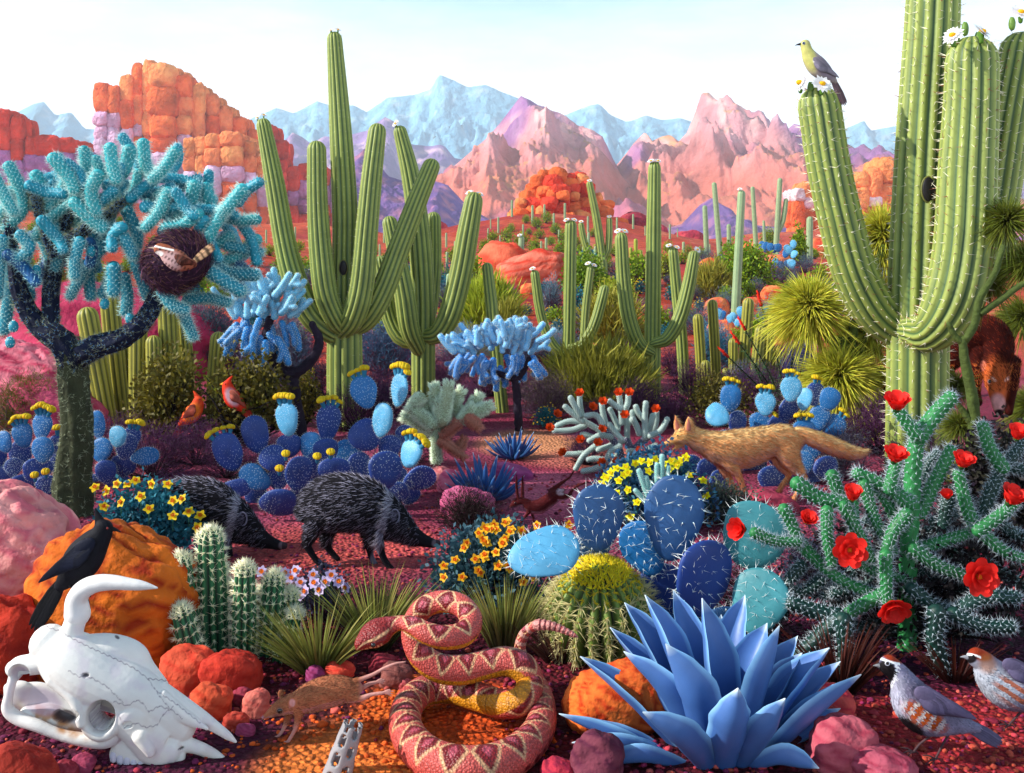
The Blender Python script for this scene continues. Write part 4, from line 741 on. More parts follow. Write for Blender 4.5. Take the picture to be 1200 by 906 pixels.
pear('blue prickly pear with yellow flowers standing behind the fox', 905, 5.75, [
    (856, 467, 23, 31, 6, 'm', 3), (840, 487, 29, 25, 60, 'p'), (864, 496, 26, 27, 0, 'd'), (897, 473, 22, 27, 0, 'p', 3), (927, 456, 23, 28, 4, 'p', 3), (924, 480, 28, 28, 20, 'd'), (943, 468, 17, 25, 15, 'p'), (972, 468, 22, 26, 20, 'm', 0), (977, 500, 24, 28, 40, 'm', 2), (960, 490, 22, 30, 15, 'm'), (955, 462, 22, 26, 10, 'd', 2),
    (893, 499, 32, 24, 40, 'm', 2), (912, 500, 26, 26, 0, 'd'), (942, 506, 26, 26, 0, 'm', 3), (843, 567, 26, 31, 0, 'd', 0, -.25), (904, 562, 32, 30, 0, 'd', 0, -.2), (943, 543, 20, 26, 0, 'm', 0, -.2), (968, 549, 34, 27, 0, 'd', 0, -.2), (925, 570, 24, 26, 0, 'd', 0, -.15), (952, 566, 24, 30, 0, 'd', 0, -.1),
    (828, 552, 26, 28, 0, 'd'), (809, 545, 26, 22, 0, 'd'), (885, 548, 30, 28, 0, 'd'), (948, 528, 26, 24, 0, 'm'), (874, 562, 28, 28, 0, 'd'), (862, 540, 30, 30, 0, 'd', 0, .1), (978, 570, 26, 26, 0, 'd'), (850, 520, 30, 30, 0, 'd', 0, .1), (880, 522, 30, 28, 0, 'm', 0, .1), (910, 530, 30, 30, 0, 'd', 0, .1), (985, 520, 24, 26, 0, 'd', 0, .1)], fs=.017)
pear('big spined prickly pear in the foreground between the golden barrel and the agave', 770, 3.25, [
    (637, 648, 57, 80, 76, 'p', 0, -.12), (701, 607, 56, 74, 4, 'b', 0, .02), (789, 607, 64, 94, 6, 'b', 0, .04), (754, 643, 50, 64, -24, 'm', 0, .1), (690, 642, 34, 48, 70, 'b', 0, .12), (824, 678, 72, 86, 8, 'd', 0, -.05),
    (884, 628, 72, 74, 20, 't', 0, .05), (889, 705, 62, 72, 24, 't', 0, -.1), (776, 700, 60, 74, -10, 'd', 0, .12), (850, 748, 64, 70, 10, 'b', 0, .02), (800, 760, 70, 80, 0, 'b', 0, .08)], spl=.031, dens=3, thick=.10)
for n_, (cx, cy, Yp, lb) in enumerate([(857, 388, 15, 'small far prickly pear with pale blue pads right of the pale column saguaro'), (912, 312, 30, 'distant prickly pear clump on the red slope left of the giant saguaro arm')]):
    k = 1.0 if n_ == 0 else 1.15; r_ = random.Random(n_)
    Yp = G(cx, cy+5)[1]; pear(lb, cx, Yp, [(cx+r_.uniform(-17, 17)*k, cy-r_.uniform(0, 24)*k, 7.5, 9.5, r_.uniform(-30, 30), r_.choice('mmp')) for _ in range(20)], spl=.006*Yp/5, dens=2, name='distant_prickly_pear')
# ------------------------------------------------------------------ chollas
def joint(mb, pts, r, Y, col, spl, nsp, spc=hx('#eef8f4'), ribs=7, dots=True, rend=None, world=False, n=18, tub=.12, spw=.04, seg=None):
    P = np.asarray(pts, float) if world else PPts(pts, Y); s = 1.0 if world else Y/F
    Ln = np.linalg.norm(np.diff(P, axis=0), axis=1).sum(); k = seg or int(np.clip(Ln/(r*s)*2.6, 6, 34)); Q = spline(P, k)
    R = np.linspace(r, rend or r*.92, k)*s
    def bf(kk, nn):
        a = np.arange(kk)[:, None]; th = np.arange(nn)[None]/nn*2*math.pi; return 1+tub*np.cos(ribs*th+math.pi*(a % 2))
    P2, T, N_, B_, R2, _ = tube(mb, Q, R, n, col, bump=bf, cap=(1, 1), cfun=lambda V, u, th, a, b: np.clip(np.asarray(col)*(1+.2*fbm(V*30, 4, 2)[..., None]+.28*(bf(V.shape[0], V.shape[1])-1)[..., None]/max(tub, .01)), 0, 1))
    if nsp < 6:
        return
    ii, jj = np.meshgrid(np.arange(3, len(P2)-1), np.arange(ribs)); ii = ii.ravel(); jj = jj.ravel(); th = (2*math.pi*jj+math.pi*(ii % 2))/ribs
    if nsp < 14: kp = RG.random(len(ii)) < .75; ii, th = ii[kp], th[kp]
    o = np.cos(th)[:, None]*N_[ii]+np.sin(th)[:, None]*B_[ii]; base = P2[ii]+o*(R2[ii]*(1+tub*.9))[:, None]; m = len(ii); o = nrm(o+T[ii]*np.where(ii > len(P2)-4, 1.0, .15)[:, None])
    if dots: spikes(mb, base-o*r*s*.03, o, r*s*.14, r*s*.10, spc, 5)
    for q in range(3 if nsp == 15 else 5 if nsp >= 14 else 3): spikes(mb, base, o+.75*RG.normal(size=o.shape), spl*RG.uniform(.45, 1.15, m), spl*spw, spc)
TC = hx('#229cb4')*.8; TC2 = hx('#14609c')*.75; TC3 = hx('#38b0b8')*.85
def teal_cholla():
    Y = 4.95; t = thing('tree_cholla', 'big teal tree cholla with dark forked trunk at the left, holding a nest', 'cactus', GY(86, Y)); s = Y/F; zc = lambda p: [(x/3.75, 160+y/3.75) for x, y in p]
    bark = hx('#4c5238')*.5; dark = hx('#141e3c')*.6
    def limb(nm, pts, rad, c):
        mb = MB(); P = spline(PPts(pts, Y), 26); R = spline(np.stack([np.array(rad, float)]*3, -1), 26)[:, 0]*s
        P2, T, N_, B_, R2, _ = tube(mb, P, R, 26, c, cap=(0, 1), bump=lambda k, n: 1+.13*np.cos(7*np.arange(n)[None]/n*6.283+.25*np.arange(k)[:, None])+.04*RG.normal(size=(k, n)), cfun=lambda V, u, th, a, b: np.clip(np.asarray(c)*(1+.6*fbm(V*16, 6, 3)[..., None]), 0, 1))
        m = int(len(P2)*22); i = RG.integers(0, len(P2), m); th = RG.uniform(0, 6.283, m); o = np.cos(th)[:, None]*N_[i]+np.sin(th)[:, None]*B_[i]; b = P2[i]+o*(R2[i]*1.0)[:, None]+T[i]*RG.uniform(-.02, .02, (m, 1))
        spikes(mb, b, o, .006, .004, hx('#4a78a8')*.8 if nm == 'limb' else hx('#8a9070')*.8, 5)
        for q in range(4): spikes(mb, b, o+1.1*RG.normal(size=o.shape), RG.uniform(.016, .036, m), .0009, hx('#a0ac90')*.8)
        part(nm, mb, M['wood'], t)
    limb('trunk', [(84, 612), (86, 560), (90, 500), (86, 450), (86, 415)], [23, 20, 17, 16, 17], bark)
    limb('limb', [(88, 430), (72, 400, -.03), (42, 378), (24, 345), (16, 300), (10, 260)], [15, 14, 11, 9, 7, 6], dark)
    limb('limb', [(88, 420), (110, 408, -.05), (145, 396, -.08), (172, 370, -.08), (188, 340), (205, 310, .06)], [14, 13, 11, 10, 9, 8], dark)
    limb('limb', [(60, 385), (60, 340, .05), (66, 300, .06), (76, 262, .06), (90, 230, .04)], [9, 9, 8, 7, 6], dark)
    limb('limb', [(66, 300), (50, 260), (40, 225)], [7, 6, 5], dark); limb('limb', [(70, 290), (110, 262), (140, 240)], [7, 6, 5], dark); limb('limb', [(188, 350), (215, 335, .05), (245, 300, .05)], [8, 6, 5], dark)
    up = [[(40, 130), (90, 230), (100, 320), (30, 400)], [(160, 170), (180, 260), (230, 300)], [(235, 95), (300, 170), (330, 230)], [(370, 60), (375, 130), (350, 200)], [(420, 100), (460, 180), (500, 250), (540, 310)], [(485, 50), (495, 130), (510, 190)],
          [(570, 60), (545, 150), (505, 190)], [(630, 30), (640, 120), (665, 180), (660, 290)], [(770, 65), (720, 140), (670, 185)], [(160, 440), (230, 350), (320, 280), (325, 210)], [(325, 260), (345, 380), (350, 460)], [(330, 290), (400, 360), (450, 400)],
          [(350, 240), (430, 290), (500, 270)], [(610, 160), (590, 240), (560, 300)], [(740, 240), (700, 330), (640, 400)], [(855, 215), (830, 300), (780, 350)], [(905, 225), (930, 310), (965, 350)], [(1065, 230), (1000, 310), (965, 355), (910, 450)],
          [(1130, 365), (1050, 370), (975, 350)], [(1130, 450), (1050, 520), (950, 560)], [(870, 340), (800, 390), (730, 400)], [(60, 240), (20, 330), (-20, 420)], [(200, 250), (250, 330), (300, 380)], [(-20, 180), (20, 260), (60, 330)], [(700, 250), (740, 330), (770, 400)],
          [(870, 480), (960, 470), (1010, 440)], [(430, 170), (400, 240), (420, 330)], [(290, 200), (250, 280), (200, 320)]]
    dn = [[(500, 300), (480, 380), (470, 450)], [(520, 400), (560, 470), (590, 520)], [(580, 500), (620, 610), (650, 700)], [(500, 440), (420, 520), (390, 600), (400, 700)], [(350, 460), (330, 540), (330, 610)], [(380, 560), (340, 640), (310, 700)],
          [(500, 570), (480, 640), (450, 690)], [(500, 580), (500, 680)], [(545, 620), (560, 700), (555, 770)], [(190, 460), (230, 560)], [(90, 430), (130, 490), (70, 540)], [(50, 560), (40, 700), (20, 850)], [(100, 560), (130, 700)], [(715, 680), (760, 740), (810, 760)],
          [(800, 760), (850, 880)], [(820, 720), (920, 710), (1000, 730)], [(930, 600), (1060, 680)], [(900, 540), (1000, 600), (1120, 610)], [(1000, 480), (1140, 510)], [(10, 450), (0, 560), (-10, 700)], [(240, 380), (260, 480), (240, 580)], [(560, 330), (600, 420), (600, 480)]]
    k = 0
    for lst, c0 in ((up, TC3), (dn, TC)):
        for p in lst:
            q = zc(p); dy = .16*math.sin(k*2.1); mb = MB(); q = [(a, b, dy) for a, b in q]
            joint(mb, q, 6.4+.8*math.sin(k*1.3), Y, c0*(1 if k % 3 else .85), .027, 17, spw=.034, spc=hx('#c4f0ec')*.9, n=21, tub=.15); part('joint', mb, M['cactus'], t); k += 1
    r = random.Random(3)
    for i in range(62):
        a = r.uniform(0, 1); x = r.uniform(-10, 290); y = 215+r.uniform(0, 100)-20*math.sin(x/290*3.1)
        if x > 200 and y < 235: y += 25
        L_ = r.uniform(24, 46); an = r.uniform(-2.6, .5) if y < 255 else r.uniform(.6, 2.5); dy = r.uniform(.05, .5)*(1 if i % 4 else -.4)
        e = (x+L_*math.cos(an), y+L_*math.sin(an)); m_ = ((x+e[0])/2+r.uniform(-6, 6), (y+e[1])/2+r.uniform(-6, 6))
        if e[1] > 345: continue
        mb = MB(); joint(mb, [(x, y, dy), (m_[0], m_[1], dy+.02), (e[0], e[1], dy)], 6.2, Y, (TC2 if y > 275 else TC), .024, 13, spw=.038, spc=hx('#b0e8f0')*.85, n=21, tub=.15); part('joint', mb, M['cactus'], t)
    for (x, y) in ((460, 735), (572, 800), (60, 835), (45, 905), (160, 590), (400, 505)):
        mb = MB(); c = zc([(x, y)])[0]; ellipsoid(mb, W(c[0], c[1], Y-.1), (.022, .022, .028), TC, nu=12, nv=8, disp=.1); d = sphere_dirs(40); spikes(mb, W(c[0], c[1], Y-.1)+d*A(.022, .022, .028), d, .006, .002, hx('#f0fff8')); part('fruit', mb, M['cactus'], t)
teal_cholla()
def crown_cholla(label, bx, Y, trunk, cx, cy, rx, ry, n, r, Ln, c1, c2, seed, spl=.013, nsp=10, maxp=90, depth=.5, name='tree_cholla'):
    """chains of finger joints: upright on top, hanging at the rim"""
    t = thing(name, label, 'cactus', GY(bx, Y)); s = Y/F; R_ = random.Random(seed)
    for i, (pts, rad) in enumerate(trunk):
        mb = MB(); P = spline(PPts(pts, Y), 16); tube(mb, P, np.interp(np.linspace(0, 1, 16), np.linspace(0, 1, len(rad)), rad)*s, 14, hx('#241a2a'), cap=(0, 1), bump=lambda k, n_: 1+.1*RG.normal(size=(k, n_)))
        part('trunk' if i == 0 else 'limb', mb, M['wood'], t)
    for i in range(n):
        a = R_.uniform(0, 6.283); q = math.sqrt(R_.random()); x = cx+rx*q*math.cos(a); y = cy+ry*q*math.sin(a)*.85; dy = R_.uniform(-1, 1)*rx*s*depth
        u = (x-cx)/rx; v = (y-cy)/ry; L_ = Ln*R_.uniform(.7, 1.25)
        if v < .12: an = -math.pi/2+u*1.0+R_.uniform(-.5, .5)
        else: an = (math.pi/2-u*.9)+R_.uniform(-.35, .35)
        e1 = (x+.5*L_*math.cos(an), y+.5*L_*math.sin(an)); an2 = an+(-.35 if u < 0 else .35)*(-1 if v < .12 else 1)*R_.uniform(.2, 1.2); e2 = (e1[0]+.5*L_*math.cos(an2), e1[1]+.5*L_*math.sin(an2))
        c = (c1 if v < .12 else c2)*R_.uniform(.85, 1.15); mb = MB(); joint(mb, [(x, y, dy), (e1[0], e1[1], dy), (e2[0], e2[1], dy)], r*R_.uniform(.85, 1.1), Y, c, spl, nsp, tub=.08, n=12)
        if R_.random() < .45:
            b = R_.choice((-1, 1)); an3 = an+b*.9; joint(mb, [(e1[0], e1[1], dy), (e1[0]+.4*L_*math.cos(an3), e1[1]+.4*L_*math.sin(an3), dy-.02)], r*.85, Y, c, spl, nsp, tub=.08, n=12)
        part('joint', mb, M['cactus'], t)
    return t
crown_cholla('large sky blue tree cholla between the teal cholla and the five armed saguaro', 342, 7.0, [([(352, 520), (346, 470), (341, 436)], [9, 7, 7]), ([(341, 440), (322, 424), (312, 400), (316, 375)], [7, 6.5, 6, 5]), ([(341, 440), (362, 426), (374, 402), (366, 380)], [7, 6, 5, 4])],
    308, 368, 44, 40, 78, 4.0, 24, hx('#7cc8ec')*.85, hx('#2c86cc')*.85, 5)
crown_cholla('small sky blue tree cholla with thin dark trunk in the middle of the scene', 606, 7.2, [([(608, 505), (606, 470), (604, 443)], [5, 4.5, 4.5]), ([(604, 445), (585, 438), (568, 436)], [4, 3.5, 2.5]), ([(604, 446), (614, 434), (620, 420)], [4, 3.5, 2.5])],
    588, 412, 56, 27, 80, 3.6, 20, hx('#74bcf0')*.85, hx('#2c80d0')*.85, 11)
for (x, y, h_) in ():
    pass
# teddy bear cholla
def teddy():
    Y = 5.7; t = thing('teddy_bear_cholla', 'fuzzy pale green teddy bear cholla with orange stem right of the big blue prickly pear', 'cactus', GY(512, Y)); s = Y/F; f = lambda x, y: (280+x/3.75, 450+y/3.75)
    lst = [((870, 340), (860, 180), 20, hx('#a86030'), 1), ((880, 200), (930, 110), 22, hx('#b06838'), 1), ((890, 250), (985, 320), 17, hx('#b87058'), 0), ((900, 230), (980, 160), 20, hx('#a85a48'), 0), ((870, 220), (930, 280), 18, hx('#b87058'), 0),
           ((880, 140), (860, 20), 26, hx('#c88858'), 1), ((900, 140), (920, 10), 26, hx('#c88858'), 1), ((920, 120), (970, 40), 26, hx('#c88858'), 1), ((860, 170), (800, 80), 27, hx('#c08858'), 1), ((850, 180), (760, 110), 27, hx('#c08858'), 1), ((840, 200), (735, 150), 26, hx('#c08858'), 1), ((850, 180), (820, 130), 30, hx('#c88858'), 1),
           ((890, 160), (890, 90), 32, hx('#d88850'), 1), ((980, 160), (1020, 110), 24, hx('#c08050'), 1), ((1010, 130), (1050, 60), 25, hx('#c08858'), 1), ((1030, 130), (1095, 100), 24, hx('#c08858'), 1), ((1010, 150), (1050, 190), 22, hx('#b87058'), 0), ((990, 150), (940, 90), 24, hx('#c88858'), 1), ((960, 300), (985, 250), 18, hx('#b87058'), 0), ((800, 60), (770, 90), 24, hx('#c08858'), 1)]
    for i, (a, b, r, c, g) in enumerate(lst):
        mb = MB(); a = f(*a); b = f(*b); dy = .07*math.sin(i*1.9); r_ = r/3.75
        joint(mb, [(a[0], a[1], dy), ((a[0]+b[0])/2, (a[1]+b[1])/2, dy-.01), (b[0], b[1], dy)], r_*(.92 if g else 1), Y, (c*.2+hx('#8fb494')*.6) if g else c*.7, .002, 2, dots=False, rend=r_*.85, n=16)
        P = spline(PPts([(a[0], a[1], dy), (b[0], b[1], dy)], Y), 12); m = 1700 if g else 900; k_ = RG.integers(0, 12, m); d = sphere_dirs(m); ax = nrm(P[-1]-P[0]); d = nrm(d-ax*(d@ax)[:, None]*.8)
        last = k_ >= 10; d[last] = nrm(d[last]+ax*.9)
        base = P[k_]+d*r_*s*.95+ax*RG.uniform(-.01, .01, (m, 1)); cc = jit(hx('#e4f4d8') if g else hx('#d88a78'), m, .12)*.95
        spikes(mb, base, d+.2*RG.normal(size=d.shape)+ax*.25, RG.uniform(.014, .024, m), .0015, cc)
        part('stem' if i < 1 else 'joint', mb, M['cactus'], t)
teddy()
# staghorn cholla with orange flowers
def flower_cup(par, c, d, r, col, mid, n=8, open_=.6, name='flower'):
    mb = MB(); d = nrm(np.asarray(d, float)); a, b = perp(d[None])
    for lay, (k, tl, rr) in enumerate(((n, open_, 1.0), (n, open_+.55, .85), (max(4, n//2), open_+1.5, .65))):
        th = (np.arange(k)+.5*lay)/k*6.283+RG.uniform(0, .3); o = np.cos(th)[:, None]*a+np.sin(th)[:, None]*b; D = nrm(o+d*tl)
        # cupped petals: each a curved sheet
        for q in range(k):
            side = nrm(np.cross(D[q], o[q])[None])[0] if abs(D[q]@o[q]) < .999 else nrm(np.cross(d, o[q])[None])[0]
            u = np.linspace(0, 1, 7)[:, None]; v = np.linspace(-1, 1, 7)[None]; wd = np.sin(np.pi*np.clip(u*.78+.08, 0, 1))**.7*.46*r*rr
            G_ = c+D[q]*(u*r*rr)[..., None]+side*(v*wd)[..., None]+(-o[q])*((v**2)*wd*.35-(u-.5)**2*r*.25)[..., None]+d*((u**2)*r*.18)[..., None]
            i = np.arange(6)[:, None]*7; j = np.arange(6)[None]; f = np.stack([i+j, i+j+1, i+7+j+1, i+7+j], -1).reshape(-1, 4); cc = np.asarray(col)*RG.uniform(.8, 1.0)
            C_ = cc[None, None]*(1-.18*np.abs(v)[..., None]**4*0)*np.ones((7, 7, 1)); mb.add(G_.reshape(-1, 3), f, C_.reshape(-1, 3))
    dd = sphere_dirs(30, .2); R_ = np.array(Vector(d).to_track_quat('Z', 'Y').to_matrix()); spikes(mb, np.tile(c, (30, 1)), dd@R_.T, r*.42, r*.03, mid, 4); ellipsoid(mb, c+d*r*.1, (r*.17,)*3, mid, nu=8, nv=6)
    ellipsoid(mb, c-d*r*.05, (r*.22,)*3, hx('#3a6a30')*.6, nu=8, nv=6)
    part(name, mb, M['petal'], par)
def staghorn():
    Y = 5.9; t = thing('staghorn_cholla', 'pale grey green branching cholla with small orange flowers left of the fox head', 'cactus', GY(735, Y)); f = lambda p, dy: [(590+x/4.768, 460+y/4.768, dy) for x, y in p]
    C_ = [[(710, 420), (710, 330), (690, 260)], [(660, 420), (650, 330), (600, 250), (560, 190)], [(720, 330), (780, 270), (820, 240)], [(690, 260), (690, 180), (680, 130)], [(600, 250), (520, 200), (450, 160)], [(450, 160), (430, 90), (425, 20)], [(430, 130), (390, 60), (375, 30)], [(440, 160), (380, 110), (345, 80)], [(440, 170), (370, 160), (300, 185)], [(455, 185), (380, 210), (285, 215)],
          [(560, 190), (520, 130), (465, 130)], [(570, 170), (555, 110), (550, 65)], [(640, 190), (610, 130), (595, 95)], [(660, 170), (655, 80), (645, 10)], [(655, 90), (620, 70), (595, 50)], [(680, 95), (695, 60), (697, 20)], [(690, 180), (720, 150), (720, 110)], [(760, 230), (745, 190), (725, 150)], [(790, 250), (790, 160), (795, 60)], [(785, 150), (750, 110), (740, 80)], [(820, 240), (850, 180), (855, 110)], [(820, 245), (880, 210), (915, 150)],
          [(600, 250), (540, 240), (480, 270)], [(540, 270), (470, 240), (440, 235)], [(690, 262), (620, 290), (530, 320)], [(650, 300), (600, 330), (575, 380)], [(520, 295), (450, 350), (405, 425)], [(440, 340), (390, 345), (345, 345)], [(570, 380), (520, 370), (475, 375)], [(560, 410), (500, 430), (445, 440)], [(545, 410), (520, 450), (500, 485)], [(640, 330), (620, 380), (600, 420)], [(780, 330), (820, 310), (850, 295)], [(700, 330), (740, 330), (780, 340)], [(640, 210), (590, 200), (570, 170)], [(835, 130), (825, 170), (815, 220)], [(590, 180), (630, 230), (660, 260)]]
    for i, p in enumerate(C_):
        mb = MB(); joint(mb, f(p, .12*math.sin(i*1.7) if i > 4 else 0), 3.3 if i > 2 else 4.2, Y, hx('#a8c0b8')*.75 if i > 2 else hx('#6a6a88')*.6, .007, 12, tub=.1, n=14); part('joint' if i > 1 else 'stem', mb, M['cactus'], t)
    for (x, y) in ((430, 8), (497, 85), (556, 55), (298, 125), (258, 202), (434, 268), (548, 208), (528, 285), (336, 340), (556, 395), (632, 390), (762, 330), (680, 130), (855, 97), (705, 5), (645, 5)):
        p = f([(x, y)], -.13)[0]; flower_cup(t, W(p[0], p[1], Y-.13), A(rnd.uniform(-.5, .4), -.8, .6), .030, hx('#f4561c')*.9, hx('#f89a30'), 6)
staghorn()
# pale finger cactus inside the flowering bush
t = thing('finger_cactus', 'pale teal finger cactus poking out of the yellow flowered bush left of the fox legs', 'cactus', GY(765, 4.3))
for i, (x0, y0, x1, y1, r) in enumerate([(762, 590, 749, 552, 3.4), (762, 590, 757, 560, 3.2), (764, 590, 763, 566, 3), (760, 592, 745, 575, 3), (770, 588, 770, 545, 3.2), (775, 588, 776, 535, 3.2), (780, 588, 783, 548, 3), (783, 588, 789, 560, 3)]):
    mb = MB(); joint(mb, [(x0, y0), (x1, y1)], r, 4.25, hx('#8ac8c0')*.8, .006, 10, tub=.1, n=12); part('stem', mb, M['cactus'], t)
# ------------------------------------------------------------------ ocotillo with red tips
t = thing('ocotillo', 'thorny dark ocotillo canes tipped with red flowers behind the fox', 'plant', GY(920, 7.6))
for i, (x, y, tp) in enumerate([(892, 357, 1), (873, 386, 1), (866, 402, 1), (853, 418, 1), (951, 392, 1), (932, 392, 0), (880, 420, 0), (940, 430, 0)]):
    mb = MB(); P = spline(PPts([(918+i*2, 490), ((918+i*2)*.5+x*.5+(8 if i < 4 else -4), (490+y)/2+6), (x, y)], 7.5+.1*i), 22); tube(mb, P, np.linspace(.008, .004, 22), 6, hx('#1c2018'), cap=(0, 1))
    idx = RG.integers(0, 22, 260); blades(mb, P[idx]+RG.normal(size=(260, 3))*.008, sphere_dirs(260), .034, .012, A(0, 0, 0), jit(hx('#4a7a48')*.6, 260), seg=1, shape=1); spikes(mb, P[idx], sphere_dirs(260), .016, .001, hx('#b0a890')); part('cane', mb, M['leaf'], t)
    if tp:
        mb = MB(); d = nrm(P[-1]-P[-4]); k = 60; u = RG.uniform(0, 1, k); b = P[-1]+d*(u*.09)[:, None]; spikes(mb, b, d*1.6+.9*RG.normal(size=(k, 3))*(1-u[:, None]*.7), .028, .006, jit(hx('#f03018'), k)); tube(mb, [P[-1], P[-1]+d*.1], [.012, .003], 7, hx('#d82818')); part('flower_spike', mb, M['petal'], t)
# ------------------------------------------------------------------ yucca like trees with needle tufts
def tuft(par, c, r, n, up=A(-.45, -.2, .55), c1=hx('#9cb020')*.85, c2=hx('#e4e04c')*.95, droop=.32):
    mb = MB(); d = nrm(sphere_dirs(n)+up*.9); L_ = r*RG.uniform(.7, 1.08, n)
    dark = hx('#5a4a14')*.6; blades(mb, c+d*r*.06, d, L_, r*.022, A(0, 0, -droop)+.12*RG.normal(size=(n, 3)), jit(dark, n), tipcol=jit(c2 if True else c1, n, .25)*1.0, seg=4); part('tuft', mb, M['leaf'], par)
t = thing('needle_tufted_tree', 'small tree with shaggy yellow green needle tufts left of the giant saguaro trunk', 'tree', GY(1000, 7.4)); Y = 7.2
def limbs(t, Y, lst, col):
    for i, (pts, r0, r1) in enumerate(lst):
        mb = MB(); P = spline(PPts(pts, Y), 16); tube(mb, P, np.linspace(r0, r1, 16)*Y/F, 10, col, cap=(0, 1), bump=lambda k, n: 1+.08*RG.normal(size=(k, n))); part('trunk' if i == 0 else 'branch', mb, M['wood'], t)
limbs(t, Y, [([(1010, 540), (1008, 480), (1000, 430), (985, 400)], 9, 6), ([(995, 415), (970, 395), (955, 378)], 6, 4), ([(1002, 440), (1000, 380), (1020, 330), (1035, 290)], 6, 4), ([(1006, 470), (990, 450), (970, 440)], 5, 4), ([(1004, 420), (1015, 390)], 4, 3)], hx('#6a7a30')*.6)
for (x, y, r, n, dy) in ((950, 365, 50, 1500, 0), (1035, 282, 50, 1400, .2), (985, 445, 48, 1500, -.1), (1020, 395, 46, 1200, .15), (1040, 460, 46, 1200, .1), (1005, 490, 42, 1000, -.05), (1045, 350, 36, 800, .2)):
    tuft(t, W(x, y, Y+dy), r*1.15*Y/F, int(n*1.4))
t = thing('needle_tufted_tree', 'green limbed tree with shaggy needle tufts between the giant saguaro and the right edge', 'tree', GY(1150, 5.2)); Y = 5.2
limbs(t, Y, [([(1130, 600), (1138, 540), (1141, 480), (1131, 425), (1128, 398)], 9, 4.5), ([(1136, 560), (1175, 520), (1205, 490), (1225, 470)], 6, 4), ([(1130, 400), (1142, 380), (1148, 350), (1165, 322), (1175, 290)], 5, 3.5), ([(1148, 368), (1172, 352), (1200, 332), (1225, 325)], 4.5, 3), ([(1130, 405), (1118, 392), (1112, 380)], 4, 3), ([(1142, 500), (1120, 470)], 5, 3)], hx('#5a6a30')*.55)
for (x, y, r, n, dy) in ((1180, 262, 44, 1000, .25), (1160, 330, 42, 1000, .5), (1200, 375, 40, 1000, 1.6), (1120, 455, 32, 900, .9), (1212, 480, 40, 900, 1.4), (1125, 500, 30, 600, .3), (1205, 310, 40, 900, .3)):
    tuft(t, W(x, y, Y+dy), r*(Y+dy)/F, n, c2=hx('#98a838')*.6)
# ------------------------------------------------------------------ boulders and stones near the viewer
def bld(name, label, px, py, w_, h_, c1, c2, seed, stripes=0, tilt=0, dz=0, **k):
    g = G(px, py); s = g[1]/F; g = g-A(0, 0, .06*h_*s)+A(0, 0, dz); return boulder(name, label, g, (w_*s/2, w_*s*.42, h_*s/1.6), c1, c2, seed, stripes, tilt, **k)
bld('pink_boulder', 'big pink boulder with pale bands at the left edge', 2, 712, 165, 150, hx('#d86a78')*.8, hx('#f4a8a0')*.8, 301, 4.5, .5, nu=72, nv=48, disp=.16)
bld('orange_boulder', 'big orange banded boulder behind the white skull', 126, 772, 178, 168, hx('#a82c08')*.8, hx('#f07c20')*.85, 305, 4.6, .5, nu=72, nv=48, disp=.2)
bld('red_boulder', 'dark red boulder at the left edge beside the skull horn', 6, 800, 90, 110, hx('#a82418')*.7, hx('#c8341c')*.8, 311, 2, .2, disp=.25)
bld('crimson_ledge', 'crimson banded rock ledge behind the trunk of the teal cholla', 28, 498, 190, 98, hx('#c8365a')*.8, hx('#f08a98')*.85, 321, 5, .3, nu=72, nv=48)
bld('crimson_slope_rock', 'smooth crimson rock between the cholla trunk and the left prickly pear', 70, 505, 110, 60, hx('#b82c54')*.8, hx('#d85a78')*.8, 325, 2, .5)
bld('crimson_wall_rock', 'tall crimson rock behind the cluster of olive columns', 150, 430, 250, 100, hx('#a8224a')*.75, hx('#c83a60')*.8, 327, 2, .2, nu=60, nv=40)
bld('banded_outcrop', 'low orange outcrop with a pale stripe left of the candelabra saguaro', 625, 338, 90, 46, hx('#d83c24')*.8, hx('#f08068')*.85, 331, 3, -.25)
bld('banded_outcrop', 'red outcrop beside the yellow green broom bush left of the candelabra saguaro', 590, 330, 60, 50, hx('#e84a30')*.85, hx('#f07a58')*.9, 333, 1, .1)
bld('orange_banded_stone', 'round orange banded stone behind the lower left leaves of the big agave', 728, 852, 86, 104, hx('#c8380c')*.85, hx('#f47a30')*.9, 341, 6, 1.25, nu=60, nv=40, disp=.12)
